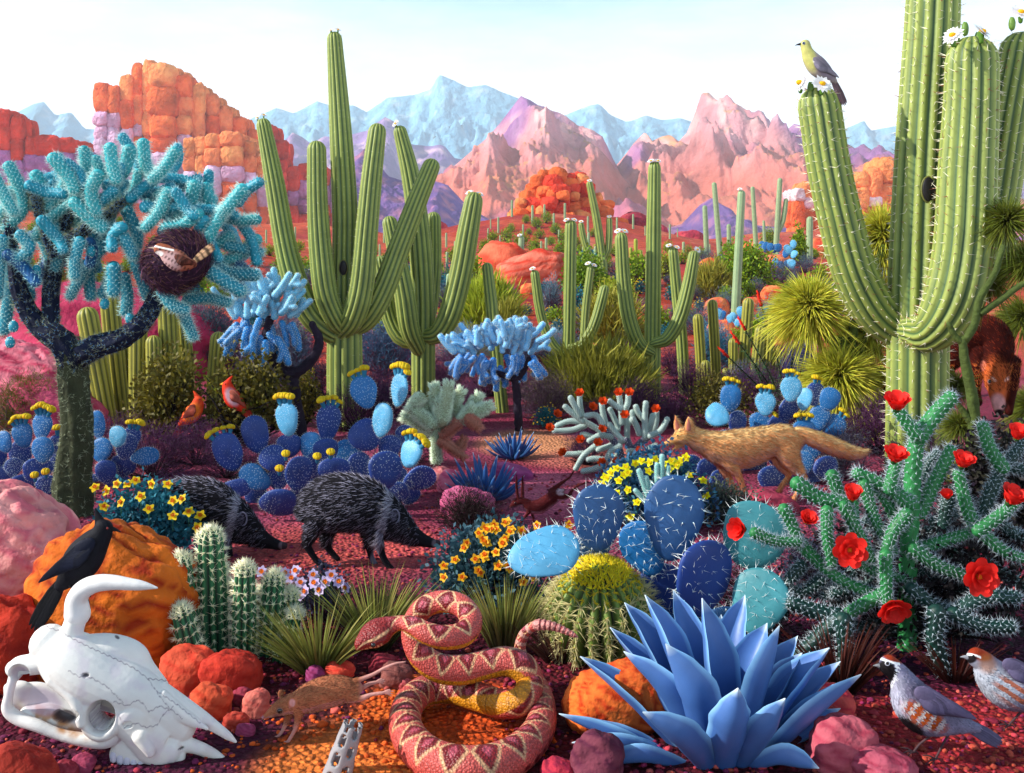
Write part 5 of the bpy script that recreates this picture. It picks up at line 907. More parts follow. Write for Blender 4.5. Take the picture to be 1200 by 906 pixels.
st_ = [(218, 806, 64, 50, '#d8402a', '#e86040', 'red stone right of the skull brow, largest of the stones there'), (270, 808, 70, 46, '#a82418', '#c83a28', 'dark red stone below the hedgehog cactus'), (247, 838, 50, 38, '#c03a20', '#d85a38', 'red stone right of the skull nose bridge'), (300, 838, 32, 30, '#c85a50', '#d87868', 'pinkish stone left of the running rat'),
       (277, 852, 30, 18, '#a82c20', '#c04a38', 'small flat red stone below the nose bridge stones'), (284, 826, 24, 20, '#7a2030', '#983448', 'small maroon stone beside the pinkish stone'), (288, 860, 22, 12, '#8a2c50', '#a04468', 'small plum stone in front of the rat'),
       (397, 794, 34, 20, '#d83428', '#e85a40', 'bright red stone behind the rat back'), (370, 798, 22, 18, '#8a2858', '#a04478', 'plum stone behind the rat shoulder'), (449, 788, 32, 22, '#7a1c2c', '#98303c', 'maroon stone under the snake head'), (464, 802, 36, 26, '#6a3a38', '#8a5048', 'brown stone left of the snake coils'), (474, 808, 18, 12, '#a84048', '#c06060', 'small pink stone touching the snake coils'),
       (988, 897, 76, 56, '#a83c50', '#c86470', 'large mauve red rock right of the agave'), (1036, 912, 78, 34, '#983048', '#b8586a', 'mauve rock at the bottom edge below the first quail'), (970, 842, 60, 44, '#b8283c', '#d85a50', 'red banded rock behind the right leaves of the agave'),
       (700, 912, 60, 54, '#5a2038', '#7a3a48', 'maroon rock with a grey rim at the bottom edge'), (655, 912, 40, 22, '#8a1c38', '#b83040', 'small crimson rock at the bottom edge beside the snake'), (18, 935, 90, 60, '#8a1c14', '#a83424', 'dark red slab at the bottom left corner'), (98, 903, 26, 20, '#8a2c48', '#a84460', 'small plum stone under the skull jaw'), (75, 912, 30, 20, '#8a2434', '#a03c48', 'small crimson stone by the corner slab'),
       (530, 576, 36, 26, '#c8486c', '#e07a90', 'rounded pink rock left of the dark blue agave'), (548, 604, 60, 36, '#b04070', '#d06a90', 'pink purple rock below the dark blue agave'), (516, 562, 26, 16, '#d86a70', '#e89090', 'small rose rock at the foot of the teddy bear cholla'), 
       (905, 600, 60, 24, '#8a2440', '#a83c50', 'dark crimson stone between the fox feet'), (600, 560, 50, 16, '#8a3068', '#a84a80', 'low purple rock at the path edge'), (1120, 560, 60, 40, '#8a9030', '#a0a848', 'olive rock at the foot of the needle tufted tree'), (10, 622, 50, 30, '#a83048', '#c04a60', 'crimson rock behind the pink boulder')]
for i, (x, y, w_, h_, a, b, lb) in enumerate(st_): bld('stone', lb, x, y, w_, h_, hx(a)*.9, hx(b)*.9, 400+i*7, 2, .2, nu=40, nv=26, disp=.2)
def pebbles():
    n = 13000; u = RG.random(n); Y = 2.25+3.6*u**1.6; px = RG.uniform(-60, 1260, n); x = (px-600)/F*Y; d = vn(np.stack([x*2.5, Y*2.5, 0*x], -1), 61)
    keep = (d > -.25) | (RG.random(n) < .25); x, Y = x[keep], Y[keep]; n = len(x); z = ground(x, Y); r = RG.uniform(.0025, .0085, n)*(1+.5*(RG.random(n) < .06))
    base = MB(); ellipsoid(base, (0, 0, 0), (1, 1, 1), (1, 1, 1), nu=7, nv=4); v0 = np.vstack(base.v); f3 = np.vstack(base.f3); f4 = np.vstack(base.f4); k = len(v0)
    a = RG.uniform(0, 6.28, n); sc = np.stack([r*RG.uniform(.8, 1.5, n), r*RG.uniform(.8, 1.3, n), r*RG.uniform(.5, .85, n)], -1); V = v0[None]*sc[:, None]
    V = np.stack([V[..., 0]*np.cos(a)[:, None]-V[..., 1]*np.sin(a)[:, None], V[..., 0]*np.sin(a)[:, None]+V[..., 1]*np.cos(a)[:, None], V[..., 2]], -1)*(1+.12*RG.normal(size=(n, k, 1)))+np.stack([x, Y, z+r*.25], -1)[:, None]
    pal = np.array([hx(q) for q in ('#7a1c34', '#9a2c40', '#6a2048', '#b83c48', '#8a2450', '#a84838', '#5a1830', '#c85a50')])*.9; c = pal[RG.integers(0, len(pal), n)]*RG.uniform(.7, 1.2, (n, 1))
    og = G(430, 890); m = (((x-og[0])/.42)**2+((Y-og[1])/.42)**2 < 1+.4*RG.normal(size=n)); c[m] = hx('#d85a20')*RG.uniform(.4, 1.0, (int(m.sum()), 1))  # pebbles in the painted sun shaft take its orange too
    og = G(1130, 850); m = (((x-og[0])/.4)**2+((Y-og[1])/.35)**2 < 1) & (RG.random(n) < .5); c[m] = hx('#b84a38')*RG.uniform(.4, 1.0, (int(m.sum()), 1))
    mb = MB(); o = np.arange(n)[:, None, None]*k; mb.add(V.reshape(-1, 3), [(f3[None]+o).reshape(-1, 3), (f4[None]+o).reshape(-1, 4)], np.repeat(c, k, 0))
    solo('gravel', mb, M['rock'], 'loose crimson gravel, partly coloured sunlit orange, strewn over the foreground soil', 'gravel', (0, 3, 0), kind='stuff')
pebbles()
# ------------------------------------------------------------------ agaves
def agave_leaf(par, b, m_, t_, wd, inward, c1, c2, edge, Y, th=.13):
    mb = MB(); P = spline([b, m_, t_], 20); T = nrm(np.gradient(P, axis=0)); inw = np.asarray(inward, float); I_ = nrm(inw-T*(T@inw)[:, None]); S_ = np.cross(T, I_)
    u = np.linspace(0, 1, 20); w_ = wd*np.interp(u, [0, .1, .35, .55, .8, .95, 1], [.62, .7, .95, 1.0, .62, .16, .01]); v = np.linspace(-1, 1, 13); wav = .05*np.sin(u*23)*u*(1-u)*4
    def surf(off):
        return P[:, None]+S_[:, None]*(v[None]*(w_*(1+wav))[:, None])[..., None]+I_[:, None]*(((np.abs(v)**2.0)[None]*w_[:, None]*.62-off*(1-v**4)[None]*(w_*th*2+.002)[:, None]))[..., None]
    A1, A2 = surf(0), surf(1); k, n = 20, 13
    def cols(a): 
        e = np.clip((np.abs(v)[None, :, None]-.86)/.14, 0, 1); uu = u[:, None, None]; c = np.asarray(a)*(1-uu*.35)+np.asarray(c2)*uu*.35; c = c*(1-e)+np.asarray(edge)*e
        tip = np.clip((uu-.93)/.05, 0, 1); return (c*(1-tip)+hx('#d8e8f0')*tip)
    i = np.arange(k-1)[:, None]*n; j = np.arange(n-1)[None]; f = np.stack([i+j, i+j+1, i+n+j+1, i+n+j], -1).reshape(-1, 4)
    mb.add(A1.reshape(-1, 3), f[:, ::-1], (cols(c1)*np.ones((k, n, 1))).reshape(-1, 3)); mb.add(A2.reshape(-1, 3), f, (cols(np.asarray(c1)*.9)*np.ones((k, n, 1))).reshape(-1, 3))
    part('leaf', mb, M['agave'], par)
AB, AE = hx('#3464b0')*.75, hx('#8cc4f0')*.85  # deep faces and pale rims: shade and rim light put into leaf colour
def big_agave():
    Y = 2.62; t = thing('blue_agave', 'large smooth blue agave in the foreground, its leaves spreading from the bottom edge', 'agave', GY(846, 2.5)); 
    L_ = [((655, 836), (735, 868), -.02, 24), ((680, 769), (742, 820), .05, 24), ((700, 895), (760, 888), -.12, 20), ((731, 763), (782, 815), -.06, 27), ((732, 706), (768, 765), .12, 24), ((756, 697), (790, 770), .06, 27), ((780, 754), (815, 822), -.14, 31), ((789, 692), (808, 760), .16, 25),
          ((823, 701), (838, 790), .02, 33), ((873, 697), (852, 765), .16, 24), ((753, 834), (800, 868), -.24, 26), ((865, 806), (858, 856), -.26, 28), ((899, 730), (876, 790), .08, 27), ((913, 733), (893, 800), -.02, 30), ((972, 759), (925, 812), .02, 29), ((1009, 790), (945, 842), -.06, 29), ((920, 818), (895, 862), -.22, 25),
          ((935, 745), (900, 800), .16, 22), ((845, 720), (842, 800), .2, 26), ((700, 800), (760, 840), .1, 22), ((985, 830), (930, 865), .08, 22), ((960, 900), (910, 890), -.16, 22), ((940, 765), (905, 815), .05, 24), ((715, 735), (765, 795), .1, 22), ((985, 775), (930, 828), .1, 22), ((670, 870), (745, 875), -.06, 20)]
    for i, (tp, md, dy, wd) in enumerate(L_):
        s = Y/F; b = W(846+(md[0]-846)*.32, 902+(6 if dy < 0 else -4), Y+dy*.35); m_ = W(md[0], md[1], Y+dy*.8-.02); e = W(tp[0], tp[1], Y+dy)
        out = nrm(A(tp[0]-846, 0, 0)*s*.9+A(0, dy*1.6+(.02 if dy > 0 else -.06), 0)); inward = -out+A(0, 0, .55)
        agave_leaf(t, b, m_, e, wd*.84*s, inward, AB*rnd.uniform(.85, 1.1), hx('#7aa4e0')*.85, AE, Y)
big_agave()
def small_agave(label, bx, by, wpx, hpx, n, c, edge, seed, name='small_agave'):
    g = G(bx, by); s = g[1]/F; t = thing(name, label, 'agave', g); R_ = random.Random(seed)
    for i in range(n):
        a = i*2.399; q = (i/n)**.7; el = 1.35-q*1.0; d = A(math.cos(a)*math.cos(el), math.sin(a)*math.cos(el)*.8, math.sin(el)); L_ = s*hpx*(.8+.3*R_.random())*(1+.0*q)
        L_ = L_ if q < .5 else min(L_*1.1, wpx*s*.55/max(.3, math.cos(el))); b = g+A(d[0], d[1], 0)*.12*L_; e = b+d*L_; m_ = (b+e)/2-A(0, 0, .06*L_)+A(d[0], d[1], 0)*.05*L_
        agave_leaf(t, b, m_, e+A(0, 0, .05*L_), wpx*s*.055, -A(d[0], d[1], 0)+A(0, 0, .4), c*R_.uniform(.85, 1.1), c*1.2, edge, g[1])
small_agave('dark blue agave beside the pink rocks right of the big prickly pear', 568, 588, 78, 54, 30, hx('#2a5aa0')*.8, hx('#4a8ac8')*.8, 1)
small_agave('dark blue agave on the pale path bank behind', 602, 538, 56, 34, 26, hx('#2a5aa0')*.8, hx('#5a9ad0')*.8, 2)
small_agave('little blue agave growing on the crimson ledge at the left', 40, 458, 48, 34, 24, hx('#2070b8')*.85, hx('#4a9ad8')*.8, 3)
# ------------------------------------------------------------------ golden barrel
def barrel():
    Y = 3.3; g = GY(704, Y); s = Y/F; t = thing('barrel_cactus', 'round ribbed green barrel cactus with a yellow spiny crown', 'cactus', g); c0 = W(704, 778, Y); ax = nrm(A(-.03, -.22, 1)); Hh = 128*s; Rm_ = 66*s
    u = np.linspace(0, 1, 40); z = u*Hh; R = Rm_*np.clip(np.sin(np.pi*np.clip(.16+.84*u, 0, 1)), .02, 1)**.55; P = c0+ax*z[:, None]; nr = 21
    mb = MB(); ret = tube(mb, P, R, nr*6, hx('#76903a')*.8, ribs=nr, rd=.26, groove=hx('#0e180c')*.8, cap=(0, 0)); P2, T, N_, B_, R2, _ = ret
    part('body', mb, M['cactus'], t)
    mb = MB(); A_, D_, L_, C_ = [], [], [], []
    for j in range(nr):
        th = 2*math.pi*j/nr
        for i in range(2, 40, 2):
            k = min(i, 38); o = math.cos(th)*N_[k]+math.sin(th)*B_[k]; o = nrm(o*(1-.0*u[k])+ax*(u[k]-.4)*1.6); b = P2[k]+(math.cos(th)*N_[k]+math.sin(th)*B_[k])*R2[k]; top = u[k] > .8
            for q in range(7): A_.append(b); D_.append(o+.9*RG.normal(size=3)); L_.append((.028 if top else .05)*RG.uniform(.6, 1.1)); C_.append((hx('#f0d830') if top else hx('#e8dca0'))*RG.uniform(.8, 1))
            A_.append(b-o*.003); D_.append(o); L_.append(.01); C_.append(hx('#d8c060'))
    n = len(A_); wd = np.where(np.array(L_) < .011, .007, .0018); D_ = nrm(np.array(D_)); Ln = np.array(L_)
    blades(mb, A_, D_, Ln, wd, -ax*.35, np.array(C_), seg=3)
    spikes(mb, A_, D_, Ln*.85, wd, np.array(C_)*.95)
    part('spines', mb, M['petal'], t)
    mb = MB(); top = c0+ax*Hh; n = 700; a = RG.uniform(0, 6.28, n); q = np.sqrt(RG.random(n))*.52; x1, x2 = perp(ax[None]); o = np.cos(a)[:, None]*x1+np.sin(a)[:, None]*x2
    h_ = np.interp(q, [0, .3, .6], [0, -.012, -.04]); spikes(mb, top+o*(q*Rm_)[:, None]+ax*h_[:, None], ax+o*.6+.5*RG.normal(size=(n, 3)), .022, .0035, jit(hx('#f4dc28'), n), 3); part('crown', mb, M['petal'], t)
barrel()
# ------------------------------------------------------------------ hedgehog cactus
t = thing('hedgehog_cactus', 'clump of dark green hedgehog cactus stems with white spine stars', 'cactus', GY(258, 3.2))
for i, (x0, y0, x1, y1, r, dy) in enumerate([(252, 785, 247, 634, 18, 0), (285, 785, 287, 672, 14, -.06), (310, 780, 321, 682, 14.5, 0), (222, 780, 186, 664, 15, .05), (232, 785, 212, 662, 15, -.04), (270, 785, 266, 690, 13, .1), (238, 790, 213, 720, 13, -.16), (300, 785, 305, 700, 12, .1), (335, 770, 340, 700, 12, .05), (200, 775, 172, 668, 13, .1), (262, 785, 256, 672, 14, .12), (325, 780, 345, 722, 10, -.05)]):
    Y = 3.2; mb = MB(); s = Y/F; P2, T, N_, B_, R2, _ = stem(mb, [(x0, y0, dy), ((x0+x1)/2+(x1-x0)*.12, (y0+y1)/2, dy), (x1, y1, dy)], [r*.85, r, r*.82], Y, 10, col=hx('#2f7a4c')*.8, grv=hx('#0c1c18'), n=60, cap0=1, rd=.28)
    for j in range(10):
        th = 2*math.pi*j/10
        for k in range(1, len(P2), 1):
            o = math.cos(th)*N_[k]+math.sin(th)*B_[k]; top = k > len(P2)-6; o = nrm(o+T[k]*(1.2 if top else .1)); b = P2[k]+(math.cos(th)*N_[k]+math.sin(th)*B_[k])*R2[k]; m = 9
            spikes(mb, np.tile(b, (m, 1)), o+.8*RG.normal(size=(m, 3)), RG.uniform(.012, .028, m), .0013, jit(hx('#f0ecc8'), m, .12)); spikes(mb, b[None]-o*.002, o[None], .006, .005, hx('#d8d8a0'), 5)
    part('stem', mb, M['cactus'], t)
# ------------------------------------------------------------------ grass tufts
def grass(label, bx, by, hpx, spread, n, lean=0, c=hx('#8a8a38')*.7, c2=hx('#b8b858')*.8):
    g = G(bx, by); s = g[1]/F; mb = MB(); a = RG.uniform(-1, 1, n); b = RG.uniform(-.6, .6, n); n = int(n*.5); a, b = a[:n], b[:n]; d = nrm(np.stack([a*spread+lean, b*spread, np.ones(n)], -1)); P = g+np.stack([a*14*s, b*10*s, 0*a-.004], -1)
    blades(mb, P, d, hpx*s*RG.uniform(.5, 1.12, n), .0046, np.stack([a*.22, b*.15, -.08+0*a], -1), jit(c*.45, n, .35), tipcol=jit(c2*.8, n, .35), seg=5)
    solo('grass_tuft', mb, M['leaf'], label, 'grass tuft', g)
grass('yellow green grass tuft between the hedgehog cactus and the snake head', 372, 790, 95, .85, 420, -.15)
grass('tall grass tuft behind the snake head', 440, 762, 100, .6, 420, .05, hx('#6a5a38')*.6)
grass('upright grass tuft between the snake and the barrel cactus', 592, 768, 96, .38, 460, .0, hx('#7a6a50')*.6)
grass('short dark grass tuft at the foot of the barrel cactus', 655, 775, 60, .7, 160, -.1, hx('#5a2a30')*.6, hx('#8a5a48')*.7)
grass('dark reddish grass tuft under the red flowered cholla', 985, 812, 90, .7, 260, .0, hx('#4a1818')*.6, hx('#7a3424')*.6)
grass('dark grass tuft right of the first quail under the cholla', 1120, 800, 60, .9, 200, .1, hx('#4a1818')*.6, hx('#7a3424')*.6)
# ------------------------------------------------------------------ cholla with red flowers
def red_cholla():
    Y = 3.25; t = thing('flowering_cholla', 'dark green spiny cholla with large red flowers at the right', 'cactus', GY(1066, 3.3)); f = lambda p, dy: [(840+x/2.517, 440+y/2.517, dy) for x, y in p]
    Gn, Dk = hx('#2c8044')*.8, hx('#144038')*.7
    J = [([(560, 830), (562, 640), (572, 400), (580, 260), (592, 180)], 23, 0), ([(595, 180), (640, 120), (690, 65)], 21, -.02), ([(588, 175), (562, 140), (535, 105)], 17, -.05), ([(598, 405), (640, 320), (690, 220)], 18, .02), ([(565, 380), (510, 335), (415, 290)], 19, -.05), ([(508, 335), (522, 280), (532, 245)], 15, -.08),
         ([(540, 440), (500, 370), (470, 330)], 16, -.02), ([(435, 320), (465, 420), (520, 520)], 15, -.06), ([(340, 295), (360, 350), (385, 400)], 16, -.02), ([(238, 320), (300, 360), (375, 378)], 19, -.08), ([(375, 385), (420, 470), (455, 540)], 15, -.1), ([(400, 380), (405, 440), (415, 500)], 15, -.05), ([(325, 400), (325, 470), (338, 555)], 15, -.12),
         ([(198, 395), (222, 440), (240, 488)], 15, -.1), ([(112, 465), (170, 488), (240, 492)], 14, -.12), ([(240, 490), (310, 560), (380, 610), (480, 650)], 15, -.08), ([(560, 410), (520, 460), (492, 540)], 16, -.12), ([(498, 530), (500, 640), (505, 700)], 15, -.14), ([(410, 545), (470, 580), (550, 600)], 14, -.02),
         ([(578, 510), (650, 560), (728, 590)], 17, -.12), ([(575, 520), (680, 485), (772, 458)], 16, .0), ([(770, 458), (738, 390), (712, 290)], 17, -.02), ([(770, 458), (840, 410), (880, 375)], 16, -.06), ([(775, 460), (850, 520), (920, 545)], 16, -.05), ([(768, 450), (805, 350), (842, 270)], 18, .04), ([(842, 270), (805, 215), (785, 150)], 18, .02),
         ([(842, 270), (880, 230), (905, 195)], 15, .04), ([(842, 268), (900, 278), (950, 300)], 15, .06), ([(690, 350), (675, 400), (665, 470)], 17, .08), ([(490, 645), (410, 690), (355, 722)], 17, -.12), ([(358, 712), (290, 695), (222, 672)], 20, -.15), ([(358, 722), (300, 775), (238, 835)], 20, -.18), ([(372, 722), (378, 800), (375, 882)], 20, -.22),
         ([(575, 630), (640, 680), (705, 702)], 17, -.12), ([(700, 702), (780, 655), (882, 655)], 18, -.16), ([(700, 705), (780, 738), (866, 742)], 18, -.2), ([(648, 700), (642, 780), (672, 872)], 21, -.22), ([(250, 560), (200, 620), (152, 700), (135, 770)], 15, .05), ([(485, 570), (430, 620), (345, 645)], 15, .02), ([(310, 600), (250, 640), (185, 612)], 15, .05),
         ([(420, 545), (380, 600), (320, 650)], 15, .05), ([(590, 560), (650, 610), (730, 640)], 15, .05), ([(560, 600), (600, 500), (640, 430)], 16, .12), ([(560, 620), (500, 500), (440, 430)], 15, .14), ([(600, 620), (700, 560), (800, 560)], 15, .12), ([(570, 560), (640, 480), (720, 380)], 15, .15), ([(560, 600), (470, 560), (400, 520)], 15, .12), ([(800, 560), (870, 600), (930, 640)], 16, .08),
         ([(620, 640), (720, 760), (800, 800)], 16, .1), ([(520, 640), (440, 740), (330, 700)], 15, .12), ([(560, 700), (480, 780), (440, 860)], 14, .1), ([(700, 520), (740, 580), (800, 650)], 15, .1), ([(820, 420), (880, 470), (940, 480)], 15, .1), ([(200, 700), (140, 740), (110, 800)], 13, .1), ([(545, 400), (535, 330), (560, 290)], 13, .1), ([(600, 350), (620, 270), (650, 230)], 13, .12)]
    for i, (p, r, dy) in enumerate(J):
        mb = MB(); joint(mb, f(p, dy), r/2.517*1.12, Y, (Gn if dy < .04 and i < 30 else Dk)*rnd.uniform(.9, 1.1), .022, 15, spc=hx('#c4d2dc')*.8, ribs=6, tub=.17, n=24, spw=.032, rend=r/2.517*.9); part('trunk' if i == 0 else 'joint', mb, M['cactus'], t)
    RF = hx('#f83028'); MO = hx('#f88820')
    for (x, y, r, d, op) in ((530, 92, 44, (-.1, -.5, 1), .9), (522, 246, 40, (.1, -.5, 1), .8), (398, 360, 36, (0, -.5, 1), 1.3), (265, 428, 30, (.1, -.7, .8), .9), (78, 448, 38, (-.8, -.6, .2), .9), (390, 507, 46, (-.1, -1, .15), .25), (515, 665, 48, (0, -.8, -.45), .5), (770, 585, 50, (.1, -1, .1), .2), (722, 262, 38, (.1, -.5, 1), .9), (862, 368, 46, (.3, -.5, .9), .9), (885, 180, 36, (0, -.5, 1), 1.1), (680, 358, 22, (-.3, -.5, .8), 1.1)):
        flower_cup(t, W(840+x/2.517, 440+(y+r*.15)/2.517, Y-.19), A(*d), r/2.517*Y/F*1.05, RF, MO, 7, op)
red_cholla()
# ------------------------------------------------------------------ flowering bushes
def little_flower(par, c, d, r, col, mid, n=5):
    mb = MB(); d = nrm(np.asarray(d, float)); a, b = perp(d[None]); th = np.arange(n)/n*6.283+RG.uniform(0, 6); D = nrm(np.cos(th)[:, None]*a+np.sin(th)[:, None]*b+d*.25); side = nrm(np.cross(D, d))
    blades(mb, np.tile(c, (n, 1)), D, r*RG.uniform(.85, 1.1, n), r*.36, -d*.1, jit(col, n, .12), seg=5, side=side, shape=1); blades(mb, np.tile(c, (n, 1))+d*.001, D+d*.5, r*.5, r*.25, d*.1, jit(mid, n, .08), seg=3, side=side, shape=1); ellipsoid(mb, c+d*r*.12, (r*.2,)*3, mid, nu=8, nv=5)
    tube(mb, [c-A(0, 0, r*2.4), c], [r*.07, r*.07], 5, hx('#4a8a6a')*.7, cap=(0, 0)); part('flower', mb, M['petal'], par)
def fbush(label, px, py, w_, h_, cs, pts, r, col, mid, kind='leaf', n=5, nl=5000, lw=1.0, dy=0, name='flowering_bush'):
    t = B(px, py, w_, h_, kind, cs, name, label, nl, lw=lw); Y = t.location[1]; s = Y/F; cx, cz = px, py-h_*.35
    for (x, y) in pts:
        u = (x-cx)/(w_*.5); v = (cz-y)/(h_*.7); q = max(0, 1-u*u-v*v); c = W(x, y, Y-.85*w_*.4*s*math.sqrt(q)-.02); little_flower(t, c, A(rnd.uniform(-.5, .4), -.8, rnd.uniform(.2, .9)), r*s*1.15, col, mid, n)
    return t
z1 = lambda L_, ox, oy, k: [(ox+x/k, oy+y/k) for x, y in L_]
fbush('yellow flowered teal bush behind the orange boulder and black bird', 172, 664, 140, 92, (hx('#3a9aa8')*.7, hx('#1f5a80')*.7), z1([(418, 455), (468, 470), (515, 440), (562, 440), (597, 425), (668, 440), (738, 442), (620, 495), (533, 520), (457, 540), (655, 550), (762, 512), (800, 505), (760, 580), (830, 562), (880, 578), (868, 630), (430, 620)], 0, 450, 3.75), 6.2, YEL, hx('#d87818'), nl=6000, lw=1.0)
fbush('low bush crowded with orange yellow flowers between the peccary and the prickly pear', 572, 712, 165, 100, (hx('#5a8a90')*.6, hx('#3a5a78')*.6), z1([(1000, 700), (1055, 655), (1090, 640), (1120, 620), (1180, 605), (1170, 680), (1160, 700), (1080, 690), (950, 775), (900, 800), (1040, 770), (1080, 750), (1050, 820), (900, 850), (980, 850), (1140, 800), (1190, 810), (990, 720), (1130, 640), (1190, 650)], 280, 450, 3.75)
      + z1([(30, 630), (60, 640), (120, 610), (150, 640), (190, 645), (40, 700), (110, 700), (90, 800), (130, 800), (30, 760), (10, 830), (260, 620), (330, 640), (400, 620), (240, 850), (200, 870), (20, 680), (80, 740)], 560, 450, 3.75), 5.6, hx('#f8b820'), hx('#e06810'), nl=5000, n=5)
fbush('blue green dome bush with yellow flowers behind the foreground prickly pear', 765, 618, 150, 90, (hx('#4a9aa8')*.7, hx('#2a4a90')*.6), z1([(545, 440), (560, 410), (585, 390), (610, 372), (570, 415), (620, 425), (640, 400), (660, 390), (650, 365), (690, 350), (720, 340), (755, 345), (750, 385), (660, 465), (700, 520), (670, 585), (780, 330), (815, 350), (850, 340), (880, 350), (915, 322), (930, 400), (990, 425), (1005, 490), (840, 375), (800, 400), (610, 480), (870, 360), (895, 335)], 560, 450, 3.75), 5.0, hx('#f0e818'), hx('#f0d010'), nl=7000, n=5)
fbush('little bush of white and lilac daisies behind the grass tufts', 375, 726, 85, 62, (hx('#5a5a80')*.6, hx('#3a3a50')*.6), z1([(270, 65), (325, 30), (250, 10), (265, 125), (355, 95), (405, 30), (470, 85), (100, 15), (130, 50), (200, 20), (290, 100), (440, 60), (380, 60), (330, 65), (230, 45)], 280, 666, 3.75), 6.6, hx('#d8c8f0'), hx('#f08020'), n=7, nl=2500)
# ------------------------------------------------------------------ animals: fused skins
def chain(mb, pts, Y, n=18, k=None, col=(1, 1, 1)):
    """pts: (px, py, depth px, in-plane radius px, depth radius px)"""
    s = Y/F; p = np.array([(q[0], q[1], q[2]*s, q[3]*s, (q[4] if len(q) > 4 else q[3])*s) for q in pts], float)
    P = np.array([W(a[0], a[1], Y+a[2]) for a in p]); Q = spline(P, k or max(8, len(p)*5)); R = spline(p[:, [3, 4, 3]], len(Q)); R = np.maximum(R, .25*s)
    tube(mb, Q, R[:, 0], n, col, up=(0, 1, 0), ell=np.stack([R[:, 1]/R[:, 0], np.ones(len(Q))], -1))
def fuse(mb, voxel, it=4):
    me = mb.mesh('tmp', (0, 0, 0)); o = bpy.data.objects.new('tmp', me); COL.objects.link(o)
    m = o.modifiers.new('r', 'REMESH'); m.mode = 'VOXEL'; m.voxel_size = voxel; m = o.modifiers.new('s', 'SMOOTH'); m.iterations = it; m.factor = .6
    dg = bpy.context.evaluated_depsgraph_get(); e = o.evaluated_get(dg); r = e.to_mesh(); n = len(r.vertices); V = np.zeros(n*3); r.vertices.foreach_get('co', V)
    Nn = np.zeros(n*3); r.vertices.foreach_get('normal', Nn); q = np.zeros(len(r.loops), np.int64); r.loops.foreach_get('vertex_index', q); tot = np.zeros(len(r.polygons), np.int64); r.polygons.foreach_get('loop_total', tot)
    st = np.r_[0, np.cumsum(tot)[:-1]]; f4 = np.stack([q[st[tot == 4]+i] for i in range(4)], -1); f3 = np.stack([q[st[tot == 3]+i] for i in range(3)], -1) if (tot == 3).any() else None
    e.to_mesh_clear(); bpy.data.objects.remove(o); bpy.data.meshes.remove(me); return V.reshape(-1, 3), Nn.reshape(-1, 3), f4, f3
def proj(V): return 600+F*V[:, 0]/V[:, 1], HZ+F*(CAM_H-V[:, 2])/V[:, 1]
def body(mb0, voxel, cf, it=4, move=None):
    V, Nn, f4, f3 = fuse(mb0, voxel, it)
    if move is not None: V = move(V, Nn)
    x, y = proj(V); mb = MB(); mb.add(V, [f4]+([f3] if f3 is not None else []), np.clip(cf(x, y, V, Nn), 0, 1)); return mb, V, Nn, f4
def mixc(c, m, d): return c*(1-m[:, None])+d*m[:, None]
def ell_m(x, y, cx, cy, rx, ry, soft=.3, ang=0):
    c, s = math.cos(ang), math.sin(ang); u = ((x-cx)*c+(y-cy)*s)/rx; v = (-(x-cx)*s+(y-cy)*c)/ry; return sm(1+soft, 1-soft, np.sqrt(u*u+v*v))
def fur(V, Nn, f4, n, L_, wd, flow, cf, par, lift=.35, name='fur'):
    a = V[f4[:, 0]]; ar = np.linalg.norm(np.cross(V[f4[:, 1]]-a, V[f4[:, 3]]-a), axis=1); i = RG.choice(len(f4), n, p=ar/ar.sum()); u, v = RG.random((2, n, 1))
    P = a[i]*(1-u)*(1-v)+V[f4[i, 1]]*u*(1-v)+V[f4[i, 2]]*u*v+V[f4[i, 3]]*v*(1-u); N_ = nrm(Nn[f4[i, 0]]); fl = flow(P)
    fl = nrm(fl-N_*(fl*N_).sum(1, keepdims=True)); D = nrm(fl+N_*lift+.18*RG.normal(size=(n, 3))); x, y = proj(P); mb = MB(); spikes(mb, P-N_*wd, D, L_*RG.uniform(.6, 1.2, n), wd, cf(x, y, P, N_), 3); part(name, mb, M['fur'], par)
def eye(par, x, y, dy, r, Y, col=A(.01, .008, .008), ring=None):
    s = Y/F; c = W(x, y, Y+dy*s); mb = MB(); ellipsoid(mb, c, (r*s, r*s*.6, r*s), col, nu=14, nv=10); o = part('eye', mb, M['gloss'], par)
    if ring is not None:
        mb = MB(); th = np.linspace(0, 6.283, 21); tube(mb, np.stack([c[0]+np.cos(th)*r*s*1.15, c[1]+0*th, c[2]+np.sin(th)*r*s*1.05], -1), r*s*.22, 6, ring, up=(0, 1, 0), cap=(0, 0)); part('eyelid', mb, M['fur'], par)
def cone_ear(mb, base, tip, r, Y, dd=0, flat=.45):
    s = Y/F; P = spline([W(base[0], base[1], Y+dd*s), W((base[0]+tip[0])/2, (base[1]+tip[1])/2, Y+dd*s), W(tip[0], tip[1], Y+dd*s)], 9); tube(mb, P, np.array([.8, 1, 1, .95, .85, .7, .5, .3, .12])*r*s, 12, (1, 1, 1), up=(0, 1, 0), ell=(flat, 1))
